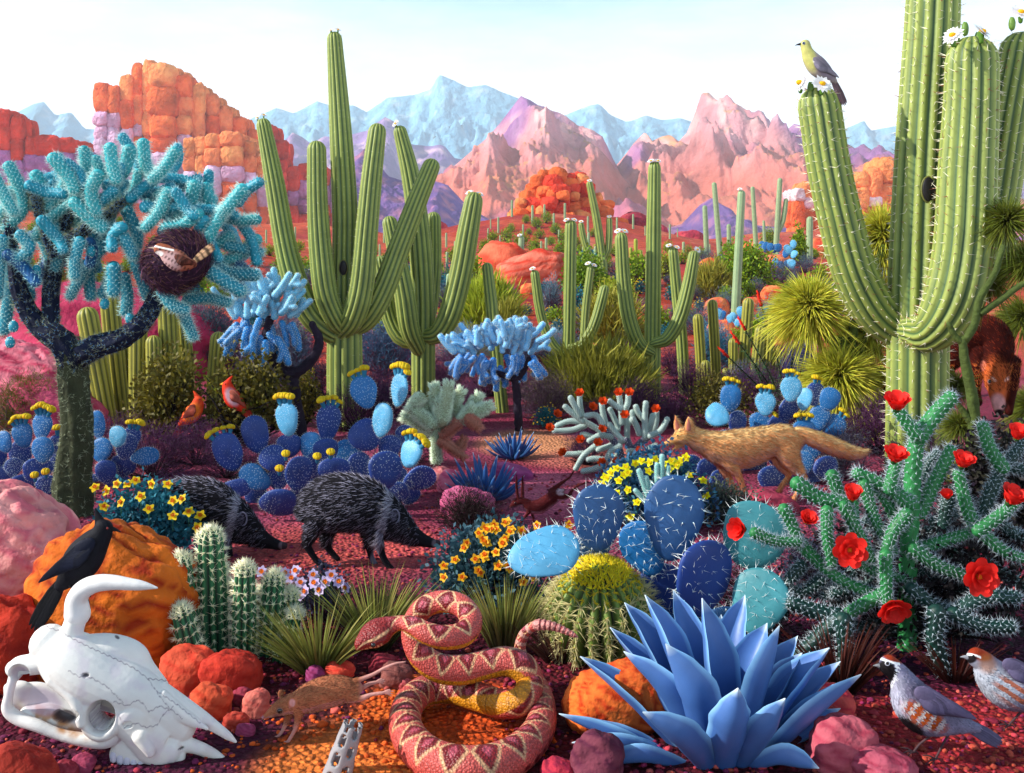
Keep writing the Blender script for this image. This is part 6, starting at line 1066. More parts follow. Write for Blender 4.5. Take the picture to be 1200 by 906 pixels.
# ---- peccaries
def peccary(label, Y, ox, oy, k, bx):
    t = thing('peccary', label, 'peccary', GY(bx, Y)); T_ = lambda L_: [(ox+(q[0]-430)*k, oy+(q[1]-610)*k, q[2]*k, q[3]*k, (q[4] if len(q) > 4 else q[3])*k) for q in L_]
    mb = MB(); ch = lambda L_: chain(mb, T_(L_), Y)
    ch([(356, 600, 0, 12, 9), (366, 594, 0, 24, 16), (380, 591, 0, 32, 22), (402, 589, 0, 34, 24), (424, 592, 0, 33, 22), (442, 601, 0, 28, 19), (458, 611, 0, 24, 15), (472, 620, 0, 17, 11), (486, 629, 0, 11, 7.5), (498, 634, 0, 7.5, 5.5), (508, 637, 0, 5.5, 5)])
    ch([(372, 606, -10, 15, 8), (364, 626, -10, 9, 6), (360, 638, -10, 5.2), (366, 650, -10, 3.8), (374, 660, -10, 3.6), (381, 663, -11, 3.2)]); ch([(386, 610, 9, 14, 8), (383, 630, 9, 8), (384, 641, 9, 4.5), (391, 650, 9, 3.6), (396, 655, 8, 3.2)])
    ch([(436, 612, -9, 13, 7), (442, 632, -9, 8), (447, 648, -9, 4.4), (453, 660, -9, 3.8), (459, 667, -10, 3.4)]); ch([(430, 612, 8, 12, 7), (433, 634, 8, 7), (434, 648, 8, 4), (437, 657, 8, 3.4), (440, 661, 7, 3.2)])
    X = lambda x: ox+(x-430)*k; Yy = lambda y: oy+(y-610)*k
    cone_ear(mb, (X(463), Yy(612)), (X(460), Yy(597)), 6*k, Y, -9*k, .4); cone_ear(mb, (X(468), Yy(606)), (X(468), Yy(593)), 5*k, Y, 9*k, .4)
    def cf(x, y, V, Nn):
        u = (x-ox)/k+430; v = (y-oy)/k+610; c = np.tile(hx('#1c1a20')*.75, (len(x), 1)); col_ = sm(6, 3, np.abs((u-449)+(v-612)*.25)) ; c = mixc(c, col_*.55, hx('#8a8498')); c = mixc(c, ell_m(u, v, 510, 637, 4, 5), hx('#6a5a60')); c = mixc(c, ell_m(u, v, 461, 604, 4, 7), hx('#5a5468')); return c
    b, V, Nn, f4 = body(mb, .0042*k, cf, 3); part('body', b, M['fur'], t)
    def fc(x, y, P, N_):
        u = (x-ox)/k+430; v = (y-oy)/k+610; n = len(x); c = np.tile(hx('#26242c')*.8, (n, 1)); r_ = RG.random(n); hi = (r_ < .32); c[hi] = hx('#9a98b0')*.75; collar = (np.abs((u-450)+(v-612)*.25) < 6) & (r_ < .85); c[collar] = hx('#c8c6d8')*.8; return c*RG.uniform(.7, 1.15, (n, 1))
    s = Y/F
    def flow(P):
        x, y = proj(P); u = (x-ox)/k+430; v = (y-oy)/k+610; return np.stack([-1+0*u, 0*u, -.25-.5*sm(600, 640, v)], -1)
    keep = V[f4[:, 0]]; x, y = proj(keep); u = (x-ox)/k+430; v = (y-oy)/k+610; mk = (v < 640) & (u < 492); fur(V, Nn, f4[mk], 9000, 8.5*s*k, .42*s*k, flow, fc, t, .3)
    eye(t, X(479), Yy(619), -9.5*k, 2.0*k, Y); mb = MB(); th = np.linspace(-2.2, 2.6, 16); c = np.array([W(X(463)+5*k*math.cos(a), Yy(605)+8*k*math.sin(a)*-1, Y-12.5*k*s) for a in th]); tube(mb, c, .9*s*k, 6, hx('#8a88a0')*.8); part('ear_rim', mb, M['fur'], t)
    mb = MB(); chain(mb, [(X(511.5), Yy(637), 0, 4.6*k, 4*k), (X(513), Yy(637), 0, 4.2*k, 3.6*k)], Y, col=hx('#4a3c42')*.7); part('snout_disc', mb, M['gloss'] if 0 else M['fur'], t)
peccary('black bristled peccary walking with its snout lowered, the whole animal in view', 4.12, 430, 610, 1.0, 410)
peccary('black bristled peccary half hidden by the hedgehog cactus, following the other one', 4.3, 252, 613, .98, 235)
# ---- fox
def fox():
    Y = 5.16; t = thing('fox', 'orange coyote like fox trotting left with its long tail out behind', 'fox', GY(855, Y)); z = lambda L_, d=0: [(770+q[0]/4.615, 470+q[1]/4.615, (q[2]+d)/4.615, q[3]/4.615, (q[4] if len(q) > 4 else q[3])/4.615) for q in L_]
    mb = MB(); ch = lambda L_: chain(mb, [(*q[:3], q[3]*1.08, q[4]*1.12) for q in z(L_)], Y, 20)
    ch([(36, 237, 0, 9, 9), (62, 225, 0, 14, 12), (90, 212, 0, 23, 18), (120, 198, 0, 36, 28), (150, 190, 0, 44, 36), (185, 192, 0, 48, 36), (225, 210, 0, 56, 38), (275, 230, 0, 66, 44), (335, 252, 0, 84, 56), (400, 262, 0, 96, 62), (470, 255, 0, 98, 62), (540, 238, 0, 90, 58), (610, 218, 0, 80, 52), (680, 212, 0, 80, 50), (735, 208, 0, 68, 44), (765, 200, 0, 44, 30)])
    ch([(130, 232, 0, 16, 12), (105, 250, 0, 10, 9), (85, 262, 0, 6, 6)])
    ch([(375, 300, -28, 58, 26), (405, 350, -34, 36, 22), (435, 395, -34, 20, 16), (455, 440, -34, 15, 13), (470, 485, -34, 12, 11), (485, 512, -34, 12, 11), (500, 524, -40, 11, 11)]); ch([(345, 300, 26, 48, 22), (365, 370, 28, 28, 18), (390, 420, 28, 16, 13), (415, 480, 28, 12, 11), (432, 515, 26, 11, 11), (446, 524, 20, 10, 10)])
    ch([(700, 240, -26, 74, 30), (715, 300, -32, 56, 26), (745, 350, -32, 38, 20), (780, 395, -32, 24, 15), (795, 425, -30, 15, 12), (775, 465, -30, 12, 11), (750, 510, -30, 11, 11), (735, 545, -30, 12, 11), (722, 556, -34, 10, 10)])
    ch([(660, 270, 26, 60, 26), (670, 330, 26, 40, 20), (700, 380, 26, 20, 14), (712, 405, 24, 14, 11), (685, 440, 24, 12, 10), (660, 480, 24, 11, 10), (642, 515, 24, 11, 10), (630, 526, 20, 10, 9)])
    ch([(755, 175, 0, 34, 26), (800, 185, 0, 38, 30), (860, 208, 0, 42, 34), (930, 236, 0, 44, 36), (1000, 262, 0, 40, 34), (1060, 278, 0, 32, 28), (1110, 276, 0, 20, 18), (1145, 262, 0, 6, 6)])
    s = Y/F; f = lambda x, y: (770+x/4.615, 470+y/4.615)
    cone_ear(mb, f(118, 168), f(98, 74), 5.2, Y, 6, .4); cone_ear(mb, f(176, 170), f(170, 74), 6.2, Y, -6, .4)
    def cf(x, y, V, Nn):
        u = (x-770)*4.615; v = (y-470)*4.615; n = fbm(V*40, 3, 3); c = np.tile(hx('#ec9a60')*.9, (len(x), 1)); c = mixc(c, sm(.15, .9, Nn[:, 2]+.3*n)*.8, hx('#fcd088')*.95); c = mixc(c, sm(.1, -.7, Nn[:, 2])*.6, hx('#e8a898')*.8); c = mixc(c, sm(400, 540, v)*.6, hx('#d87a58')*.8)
        c = mixc(c, ell_m(u, v, 90, 205, 90, 50)*.5, hx('#f0b860')*.85); c = mixc(c, ell_m(u, v, 34, 237, 10, 10), hx('#281418')); c = mixc(c, sm(1050, 1140, u)*.7, hx('#f0c888')); return np.clip(c*(1+.08*n[:, None]), 0, 1)
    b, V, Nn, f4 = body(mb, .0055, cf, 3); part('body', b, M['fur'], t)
    def flow(P):
        x, y = proj(P); v = (y-470)*4.615; u = (x-770)*4.615; leg = sm(360, 420, v); return np.stack([1-leg*.8, 0*u, -.35-leg], -1)
    def fc(x, y, P, N_):
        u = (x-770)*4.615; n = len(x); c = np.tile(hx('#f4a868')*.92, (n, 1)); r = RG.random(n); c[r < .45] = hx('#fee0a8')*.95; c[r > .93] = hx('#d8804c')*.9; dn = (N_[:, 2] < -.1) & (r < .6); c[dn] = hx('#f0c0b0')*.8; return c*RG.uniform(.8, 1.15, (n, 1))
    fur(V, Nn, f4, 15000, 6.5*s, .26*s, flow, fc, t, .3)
    eye(t, *f(112, 187), -6.3, .95, Y, hx('#301810')); mb = MB(); chain(mb, [(*f(120, 240), -4, .8), (*f(85, 253), -2.2, .8)], Y); part('mouth', mb, M['gloss'], t).data.color_attributes['Col'].data.foreach_set('color', [.12, .02, .03, 1]*len(t.children[-1].data.vertices)) if False else None
    for (a, b_, d) in (((172, 160), (170, 95), -9), ((116, 160), (100, 95), 3)):
        mb = MB(); cone_ear(mb, f(*a), f(*b_), 2.6, Y, d, .3); mb.c = [np.tile(hx('#c87868')*.8, (len(q), 1)) for q in mb.c]; part('inner_ear', mb, M['fur'], t)
fox()
# ---- hare
def hare():
    Y = 4.75; t = thing('jackrabbit', 'dark red brown jackrabbit leaping to the left over the pink path', 'hare', GY(640, Y)); z = lambda L_: [(590+q[0]/4.768, 460+q[1]/4.768, (q[2])/4.768, q[3]/4.768, (q[4] if len(q) > 4 else q[3])/4.768) for q in L_]
    mb = MB(); ch = lambda L_: chain(mb, z(L_), Y, 14)
    ch([(40, 637, 0, 9), (62, 622, 0, 20, 16), (85, 610, 0, 25, 20), (115, 612, 0, 24, 20), (150, 635, 0, 34, 26), (195, 638, 0, 40, 30), (240, 612, 0, 38, 30), (285, 580, 0, 36, 28), (315, 560, 0, 24, 20)]); ch([(320, 555, 0, 14), (335, 545, 0, 9)])
    ch([(84, 600, -10, 9, 6), (76, 560, -10, 9, 5), (72, 510, -10, 8, 5), (73, 462, -10, 4, 3)]); ch([(104, 600, 10, 9, 6), (105, 560, 10, 10, 5), (106, 510, 10, 8, 5), (106, 466, 10, 4, 3)])
    ch([(295, 572, -14, 30, 16), (330, 582, -16, 20, 12), (365, 575, -16, 12, 9), (385, 545, -16, 8, 7), (420, 520, -16, 7, 6), (450, 508, -16, 7, 6), (470, 498, -16, 5, 5)]); ch([(270, 560, 14, 26, 14), (300, 525, 14, 14, 10), (340, 495, 14, 9, 7), (370, 475, 14, 6, 6), (385, 450, 14, 6, 5), (395, 436, 14, 4, 4)])
    ch([(150, 655, -10, 16, 10), (125, 690, -12, 8), (105, 715, -12, 6), (80, 745, -12, 5), (68, 750, -12, 4)]); ch([(185, 660, 10, 14, 9), (160, 680, 10, 8), (168, 700, 10, 6), (166, 722, 10, 5)])
    def cf(x, y, V, Nn):
        n = fbm(V*60, 4, 3); c = np.tile(hx('#5a1c20')*.8, (len(x), 1)); c = mixc(c, sm(-.3, -.8, Nn[:, 2])*.8, hx('#c8a0b0')); u = (x-590)*4.768; v = (y-460)*4.768; c = mixc(c, ell_m(u, v, 320, 555, 24, 20)*.8, hx('#d0b0b8')); return np.clip(c*(1+.3*n[:, None]), 0, 1)
    b, V, Nn, f4 = body(mb, .0032, cf, 2); part('body', b, M['fur'], t); s = Y/F; fur(V, Nn, f4, 3500, 2.6*s, .18*s, lambda P: np.tile(A(1, 0, -.1), (len(P), 1)), lambda x, y, P, N_: jit(hx('#7a3028')*.7, len(x), .5), t, .25); eye(t, 590+66/4.768, 460+618/4.768, -3.4, 1.0, Y)
hare()
# ---- rat
def rat():
    Y = 2.64; t = thing('rat', 'brown furred rat bounding left with its thin tail stretched out', 'rat', GY(370, Y)); z = lambda L_: [(280+q[0]/3.75, 666+q[1]/3.75, (q[2])/3.75, q[3]/3.75, (q[4] if len(q) > 4 else q[3])/3.75) for q in L_]
    mb = MB(); ch = lambda L_: chain(mb, z(L_), Y, 16)
    ch([(106, 655, 0, 8), (125, 645, 0, 14), (150, 630, 0, 24, 20), (185, 612, 0, 36, 30), (220, 600, 0, 42, 36), (260, 590, 0, 50, 40), (310, 570, 0, 64, 50), (370, 548, 0, 70, 54), (430, 536, 0, 66, 50), (485, 530, 0, 50, 40), (520, 528, 0, 30, 26)])
    ch([(500, 500, 0, 15), (540, 486, 0, 10), (590, 466, 0, 8), (640, 438, 0, 7), (690, 418, 0, 5.5), (732, 411, 0, 3)])
    ch([(262, 625, -24, 26, 16), (258, 670, -28, 14, 11), (243, 715, -28, 9, 8), (222, 752, -28, 8, 7), (212, 768, -30, 8, 7)]); ch([(225, 630, 22, 20, 14), (205, 685, 22, 11, 9), (188, 720, 22, 8), (170, 742, 20, 7)])
    ch([(480, 560, -24, 34, 18), (530, 572, -26, 16, 12), (580, 556, -26, 9, 8), (630, 548, -26, 8, 7)]); ch([(480, 520, 20, 30, 16), (530, 528, 22, 13, 10), (575, 508, 22, 9, 8), (600, 502, 22, 8, 7)])
    s = Y/F
    for (x, y, tips, d) in ((212, 768, [(195, 772), (203, 784), (216, 786), (188, 760)], -30), (170, 742, [(152, 744), (158, 754), (168, 756)], 20), (630, 548, [(680, 540), (676, 552), (672, 562), (665, 532)], -26), (600, 502, [(640, 488), (642, 497), (636, 508), (628, 484)], 22)):
        for (a, b) in tips: ch([(x, y, d, 5), ((x+a)/2, (y+b)/2+(-3), d, 3.6), (a, b, d, 2.6)])
    f = lambda x, y: (280+x/3.75, 666+y/3.75)
    def disc(x, y, rx, ry, d, tl=0):
        c = W(*f(x, y), Y+d*s/3.75); ellipsoid(mb, c, (rx*s/3.75, .0035, ry*s/3.75), (1, 1, 1), nu=16, nv=10, rot=rotm((0, 0, 1), tl))
    disc(232, 590, 20, 25, -34, .5); disc(184, 552, 14, 20, 18, .3)
    def cf(x, y, V, Nn):
        u = (x-280)*3.75; v = (y-666)*3.75; n = fbm(V*60, 4, 3); c = np.tile(hx('#b06848')*.85, (len(x), 1)); c = mixc(c, sm(-.1, -.7, Nn[:, 2])*.8, hx('#c89098')*.8); hand = np.maximum(sm(660, 720, v), sm(515, 560, u)); c = mixc(c, hand*.9, hx('#d09890')*.8); c = mixc(c, ell_m(u, v, 234, 592, 13, 17)*.8, hx('#d8a0a0')*.85); c = mixc(c, ell_m(u, v, 104, 655, 8, 8), hx('#c07880')*.8); return np.clip(c*(1+.25*n[:, None]), 0, 1)
    b, V, Nn, f4 = body(mb, .0016, cf, 3); part('body', b, M['fur'], t)
    x, y = proj(V[f4[:, 0]]); u = (x-280)*3.75; v = (y-666)*3.75; mk = (u > 135) & (u < 520) & (v < 690) & ~((np.abs(u-232) < 22) & (np.abs(v-588) < 27))
    fur(V, Nn, f4[mk], 7000, 4.6*s, .2*s, lambda P: np.tile(A(1, 0, .15), (len(P), 1)), lambda x, y, P, N_: np.where(RG.random((len(x), 1)) < .4, hx('#e0a878')*.85, hx('#8a4a38')*.8)*RG.uniform(.7, 1.15, (len(x), 1)), t, .2)
    eye(t, *f(180, 627), -9.0, 3.2, Y, ring=hx('#a87868')*.8)
    mb = MB(); c = W(*f(116, 656), Y); d = np.array([[-1, -.3, .2], [-.8, -.8, -.2], [-.6, -.9, .5], [-1, -.2, -.5], [-.6, .8, .1], [-.2, -1, -.4]]); spikes(mb, np.tile(c, (6, 1)), d, .022, .0004, hx('#e8d8d0')); part('whiskers', mb, M['fur'], t)
rat()
# ---- coati
def coati():
    Y = 6.3; t = thing('coati', 'red brown coati with pale muzzle climbing down among the branches at the right edge', 'coati', W(1150, 560, Y)); z = lambda L_: [(1080+q[0]/3.775, 300+q[1]/3.775, (q[2])/3.775, q[3]/3.775, (q[4] if len(q) > 4 else q[3])/3.775) for q in L_]
    mb = MB(); ch = lambda L_: chain(mb, z(L_), Y, 20)
    ch([(110, 500, 20, 30), (140, 440, 20, 62, 50), (190, 370, 10, 80, 60), (260, 340, 0, 84, 64), (315, 370, -10, 84, 66), (330, 430, -30, 72, 60), (330, 480, -50, 62, 52), (332, 530, -66, 55, 46), (335, 585, -80, 44, 38), (338, 630, -92, 33, 30), (341, 665, -100, 27, 25), (343, 688, -104, 20, 19)])
    ch([(250, 420, -20, 50, 36), (235, 520, -30, 34, 28), (240, 600, -34, 22, 20), (250, 650, -40, 20, 16)]); ch([(395, 470, 0, 44, 30), (400, 560, -10, 28), (392, 640, -20, 20), (385, 690, -30, 18)])
    s = Y/F; f = lambda x, y: (1080+x/3.775, 300+y/3.775)
    ellipsoid(mb, W(*f(270, 478), Y-.06), (.034, .014, .038), (1, 1, 1), nu=16, nv=10, rot=rotm((0, 0, 1), .4)); ellipsoid(mb, W(*f(404, 478), Y-.05), (.022, .014, .036), (1, 1, 1), nu=16, nv=10, rot=rotm((0, 0, 1), -.6))
    def cf(x, y, V, Nn):
        u = (x-1080)*3.775; v = (y-300)*3.775; n = fbm(V*40, 4, 3); c = np.tile(hx('#4a120c')*.6, (len(x), 1)); c = mixc(c, ell_m(u, v, 325, 560, 60, 110), hx('#cc6030')*.85); c = mixc(c, ell_m(u, v, 335, 650, 34, 40), hx('#e0a0a0')*.85); c = mixc(c, ell_m(u, v, 343, 690, 20, 12), hx('#1a0c10')); c = mixc(c, ell_m(u, v, 318, 545, 16, 7, .3, .7), hx('#f0b8a8')); c = mixc(c, ell_m(u, v, 378, 545, 14, 7, .3, -.8), hx('#f0b8a8')); c = mixc(c, ell_m(u, v, 272, 485, 13, 22), hx('#d07868')*.8); return np.clip(c*(1+.3*n[:, None]), 0, 1)
    b, V, Nn, f4 = body(mb, .0065, cf, 3); part('body', b, M['fur'], t)
    def fc(x, y, P, N_):
        v = (y-300)*3.775; n = len(x); c = np.tile(hx('#3a100c')*.7, (n, 1)); r = RG.random(n); c[r < .25] = hx('#8a3018')*.65; c[(r > .5) & (v > 480)] = hx('#e0783c')*.85; return c*RG.uniform(.7, 1.2, (n, 1))
    x, y = proj(V[f4[:, 0]]); v = (y-300)*3.775; fur(V, Nn, f4[v < 600], 8000, 6*s, .34*s, lambda P: np.tile(A(-.6, .2, .6), (len(P), 1)), fc, t, .3)
    eye(t, *f(303, 556), -25, 2.3, Y, ring=hx('#e0b0a0')); eye(t, *f(374, 560), -22, 1.9, Y, ring=hx('#e0b0a0'))
    mb = MB(); th = np.linspace(-.6, 4.4, 18); c = np.array([W(f(272, 482)[0]+6.6*math.cos(a), f(272, 482)[1]-8.6*math.sin(a), Y-.075) for a in th]); tube(mb, c, .0032, 8, hx('#c88878')*.7); part('ear_rim', mb, M['fur'], t)
    mb = MB(); P = spline([W(*f(130, 520), Y+.1), W(*f(128, 600), Y+.06), W(*f(125, 700), Y), W(*f(130, 770), Y), W(*f(120, 810), Y)], 40); tube(mb, P, 17*s/3.775*3.775/3.775*np.linspace(1.2, .8, 40)*1.0, 16, (1, 1, 1), cfun=lambda V, u, th, a, b: np.where((np.sin(u*48) > .1)[..., None], hx('#c88878')*.6, hx('#5a1410')*.7)); part('tail', mb, M['fur'], t)
coati()
# ---- birds
def bird(name, label, cat, base, Y, ox, oy, k, chains, voxel, cf, eyep, beak, legs=(), wing=None, tails=(), it=3, eyec=A(.01, .01, .01), ering=None, beakc=hx('#1a1418'), legc=hx('#4a3438'), er=3, plume=()):
    t = thing(name, label, cat, base); s = Y/F; f = lambda p, d=0: W(ox+p[0]/k, oy+p[1]/k, Y+d*s/k); mb = MB()
    for c in chains: chain(mb, [(ox+q[0]/k, oy+q[1]/k, (q[2])/k, q[3]/k, (q[4] if len(q) > 4 else q[3])/k) for q in c], Y, 20)
    b, V, Nn, f4 = body(mb, voxel, lambda x, y, V, N_: cf((x-ox)*k, (y-oy)*k, V, N_), it); part('body', b, M['feather'], t)
    mb = MB(); P = [f(beak[0]), f(((beak[0][0]+beak[1][0])/2, (beak[0][1]+beak[1][1])/2-beak[2]*.15)), f(beak[1])]; tube(mb, spline(P, 7), np.linspace(beak[2], beak[2]*.15, 7)*s/k, 10, beakc); part('beak', mb, M['gloss'] if 0 else M['feather'], t)
    c = f(eyep[:2], eyep[2]); mb = MB(); ellipsoid(mb, c, (er*s/k, er*s/k*.6, er*s/k), eyec, nu=12, nv=8); part('eye', mb, M['gloss'], t)
    if ering is not None:
        mb = MB(); th = np.linspace(0, 6.283, 17); tube(mb, np.stack([c[0]+np.cos(th)*er*1.3*s/k, c[1]+0*th, c[2]+np.sin(th)*er*1.3*s/k], -1), er*.35*s/k, 6, ering, up=(0, 1, 0), cap=(0, 0)); part('eye_ring', mb, M['feather'], t)
    for (nm, a, b_, w0, w1, d0, col, n, barf) in tails:   # flat fans of feathers
        mb = MB(); pa, pb = np.array(a, float), np.array(b_, float); ax = pb-pa; ln = np.linalg.norm(ax); pr = np.array([-ax[1], ax[0]])/ln; pr = pr if pr[1] > 0 else -pr
        wing_ = nm == 'wing'
        for q in range(n):
            tt = (q/(n-1)-.5)*2 if n > 1 else 0
            if wing_:
                g_ = q/max(n-1, 1); p0 = pa+pr*w0*(g_-.45)*.55+ax*.05*g_; p1 = pa+ax*(1-.42*g_)+pr*(w0*.55*g_*.6-w0*.1); pm = (p0+p1)/2+pr*w0*.10
            else: p0 = pa+pr*tt*w0*.3; p1 = pb+pr*tt*w1*.7-ax*.06*abs(tt); pm = (p0+p1)/2
            Q = spline([f(p0, d0-q*1.2), f(pm, d0-q*1.2-(6 if wing_ else 0)), f(p1, d0+(14 if wing_ else 0)-q*.6)], 16); wd = (w0*.62 if wing_ else (w0*.5+w1*.9)/max(n, 2)*1.4)/(n**.5 if wing_ else 1)*s/k
            tube(mb, Q, wd*np.interp(np.linspace(0, 1, 16), [0, .25, .6, .88, 1], [.35, .9, 1, .6, .12]), 12, col, up=(0, 1, 0), ell=(.16, 1), cfun=(lambda V, u, th, a_, b2, c_=np.asarray(col)*rnd.uniform(.7, 1.3): np.clip(c_*(barf(u)[..., None] if barf else 1)*(1-.35*(np.abs(np.sin(th)) > .8)[..., None])*np.ones(V.shape), 0, 1)))
        if wing_:
            c0_ = pa+ax*.16+pr*w0*.02; ang_ = math.atan2(ax[1], ax[0]); ellipsoid(mb, f(c0_, d0+4), (ln*.26*s/k, w0*.16*s/k, w0*.40*s/k), np.asarray(col)*.9, rot=rotm((0, 1, 0), ang_), nu=20, nv=12, disp=.06)
        part(nm, mb, M['feather'], t)
    for leg in legs:
        mb = MB(); P = [f((q[0], q[1]), q[2]) for q in leg['p']]; tube(mb, spline(P, 10), leg['r']*s/k, 7, legc)
        for tp in leg['toes']: tube(mb, spline([P[-1], (P[-1]+f(tp[:2], tp[2]))/2+A(0, 0, leg['r']*s/k*1.2), f(tp[:2], tp[2])], 7), np.linspace(leg['r']*.9, leg['r']*.45, 7)*s/k, 6, legc)
        part('leg', mb, M['feather'], t)
    for nm, P, r, c_ in plume: mb = MB(); tube(mb, spline([f(q[:2], q[2] if len(q) > 2 else 0) for q in P], 12), np.array(np.interp(np.linspace(0, 1, 12), np.linspace(0, 1, len(r)), r))*s/k, 10, c_, up=(0, 1, 0), ell=(.5, 1)); part(nm, mb, M['feather'], t)
    return t, V, Nn, f4, f
def featherlets(t, V, Nn, f4, Y, n, L_, wd, flow, cf, region=None):
    x, y = proj(V[f4[:, 0]]); mk = region(x, y) if region else np.ones(len(x), bool); ff = f4[mk]; s = Y/F; i = RG.integers(0, len(ff), n); P = V[ff[i, 0]]+RG.normal(size=(n, 3))*.0006; N_ = nrm(Nn[ff[i, 0]]); fl = np.tile(nrm(A(*flow)), (n, 1)); fl = nrm(fl-N_*(fl*N_).sum(1, keepdims=True)); mb = MB(); x, y = proj(P)
    blades(mb, P-N_*.0003, fl+N_*.14, L_*s*RG.uniform(.7, 1.2, n), wd*s, A(0, 0, 0), cf(x, y, P, N_), seg=3, side=nrm(np.cross(fl, N_)), shape=1); part('plumage', mb, M['feather'], t)
GQ = hx('#7c7490')*.75
def quail_cf(hx0, hy0, dx, dy):
    def cf(x, y, V, N_):
        u = x-dx; v = y-dy; c = np.tile(hx('#8c86a4')*.75, (len(x), 1)); n = fbm(V*70, 5, 3); c = mixc(c, ell_m(u, v, 640, 600, 60, 120, .4)*.8, hx('#c4c4d8')*.8); c = mixc(c, ell_m(u, v, 800, 590, 150, 80, .25, .5), GQ*.85); c = mixc(c, ell_m(u, v, 690, 700, 78, 42, .25, .6), hx('#140c12')); fl = ell_m(u, v, 760, 650, 110, 45, .3, .55)*(np.sin((u*.7+v*.5)/6.5) > -.1); c = mixc(c, fl, hx('#b04c1c')*.85)
        fl = ell_m(u, v, 760, 650, 110, 45, .3, .55)*(np.sin((u*.7+v*.5)/6.5) <= -.4); c = mixc(c, fl*.8, hx('#d8c8c0')*.8); c = mixc(c, ell_m(u, v, 590, 458, 46, 58, .2, .1), hx('#120c10')); c = mixc(c, ell_m(u, v, 625, 385, 62, 26, .2, .4), hx('#8a2c10')*.85)
        d = np.abs((v-398)-(u-570)*.33+(u-600)**2*.0018); c = mixc(c, sm(7, 4, d)*((u > 566) & (u < 655)), hx('#f0f0f0')*.9); d = np.abs(np.hypot((u-575)/1.0, (v-440)/1.5)-64); c = mixc(c, sm(8, 4, d)*((u > 600) & (v > 415) & (v < 520)), hx('#e8e8f0')*.85); return np.clip(c*(1+.18*n[:, None]), 0, 1)
    return cf
def quail(label, Y, ox, oy, dx=0, dy=0, base=None, variant=0):
    D = lambda L_: [[(q[0]+dx, q[1]+dy, *q[2:]) for q in c] for c in L_]
    ch = [[(600, 420, 0, 44, 34), (640, 455, 0, 46, 40), (672, 505, 0, 62, 50), (705, 570, 0, 92, 70), (755, 625, 0, 100, 78), (815, 650, 0, 88, 70), (880, 670, 0, 62, 52), (940, 688, 0, 36, 34), (990, 700, 0, 20, 20)]] if not variant else \
         [[(985, 388, 0, 42, 34), (1020, 412, 0, 50, 42), (1062, 470, 0, 80, 60), (1120, 515, 0, 98, 74), (1190, 525, 0, 102, 78), (1260, 530, 0, 90, 70), (1330, 540, 0, 60, 50), (1390, 550, 0, 30, 30)]]
    if not variant:
        legs = [dict(p=[(790, 735, -20), (740, 775, -22), (715, 808, -24)], r=5, toes=[(660, 788, -30), (668, 812, -40), (690, 826, -40), (735, 815, -20)]), dict(p=[(880, 715, 20), (845, 770, 10), (812, 838, 0)], r=5, toes=[(755, 822, -6), (768, 862, -20), (800, 858, -14), (836, 850, 6)])]
        t, V, Nn, f4, f = bird('quail', label, 'quail', base, Y, ox, oy, 3.75, ch, .0022, quail_cf(0, 0, 0, 0), (600, 418, -34), ((572, 430), (538, 428), 12), legs, tails=[('wing', (745, 545), (985, 672), 100, 40, -76, hx('#6a6080')*.75, 6, None), ('tail', (940, 680), (1105, 775), 50, 30, 0, hx('#6a6484')*.75, 5, None)], beakc=hx('#8a8a90')*.7, er=7, ering=hx('#d8d8e0'), eyec=A(.02, .012, .01))
        fc = lambda x, y, P, N_: quail_cf(0, 0, 0, 0)((x-ox)*3.75, (y-oy)*3.75, P, N_)*RG.uniform(.7, 1.2, (len(x), 1))
        featherlets(t, V, Nn, f4, Y, 4200, 4.2, .75, (.8, 0, -.55), fc, lambda x, y: (y > oy+430/3.75))
    else:
        legs = [dict(p=[(1200, 615, -10), (1165, 655, -14), (1130, 692, -18)], r=5, toes=[(1095, 668, -20), (1092, 690, -30), (1110, 715, -30), (1160, 700, -14)]), dict(p=[(1250, 610, 20), (1240, 660, 10), (1225, 705, 0)], r=5, toes=[(1190, 710, -6), (1210, 722, -20), (1245, 715, 6)])]
        def cf(x, y, V, N_):
            c = np.tile(hx('#8c86a4')*.75, (len(x), 1)); n = fbm(V*70, 5, 3); c = mixc(c, ell_m(x, y, 1060, 500, 130, 80, .4, .5)*.8, hx('#c4ccd8')*.8); st2 = ell_m(x, y, 1150, 540, 90, 60, .4, .6)*(np.sin((x*.6-y*.9)/7) > .0); c = mixc(c, st2*.9, hx('#b05830')*.85); c = mixc(c, ell_m(x, y, 1190, 450, 90, 50, .3, .3), GQ*.9)
            c = mixc(c, ell_m(x, y, 1005, 370, 62, 34, .25, .35), hx('#8a2c10')*.85); c = mixc(c, ell_m(x, y, 1040, 420, 40, 40, .5)*.7, hx('#a86838')*.8); c = mixc(c, ell_m(x, y, 960, 400, 32, 18, .2), hx('#120c10')); d = np.abs(y-378-(x-950)**2*.004); c = mixc(c, sm(6, 3, d)*((x > 930) & (x < 1010)), hx('#f0f0f0')*.9); return np.clip(c*(1+.18*n[:, None]), 0, 1)
        t, V, Nn, f4, f = bird('quail', label, 'quail', base, Y, ox, oy, 3.75, ch, .0022, cf, (978, 386, -32), ((952, 392), (920, 390), 11), legs, tails=[('wing', (1130, 420), (1360, 520), 90, 40, -74, hx('#6a6080')*.75, 6, None), ('tail', (1340, 540), (1480, 600), 40, 30, 0, hx('#6a6484')*.75, 5, None)], beakc=hx('#a0a0a8')*.7, er=6)
        featherlets(t, V, Nn, f4, Y, 3200, 4.2, .75, (.9, 0, -.3), lambda x, y, P, N_: cf((x-ox)*3.75, (y-oy)*3.75, P, N_)*RG.uniform(.7, 1.2, (len(x), 1)), lambda x, y: (y > oy+430/3.75))
quail('grey quail with black face and chestnut cap standing whole in view at the bottom right', 2.52, 880, 666, base=GY(1098, 2.52))
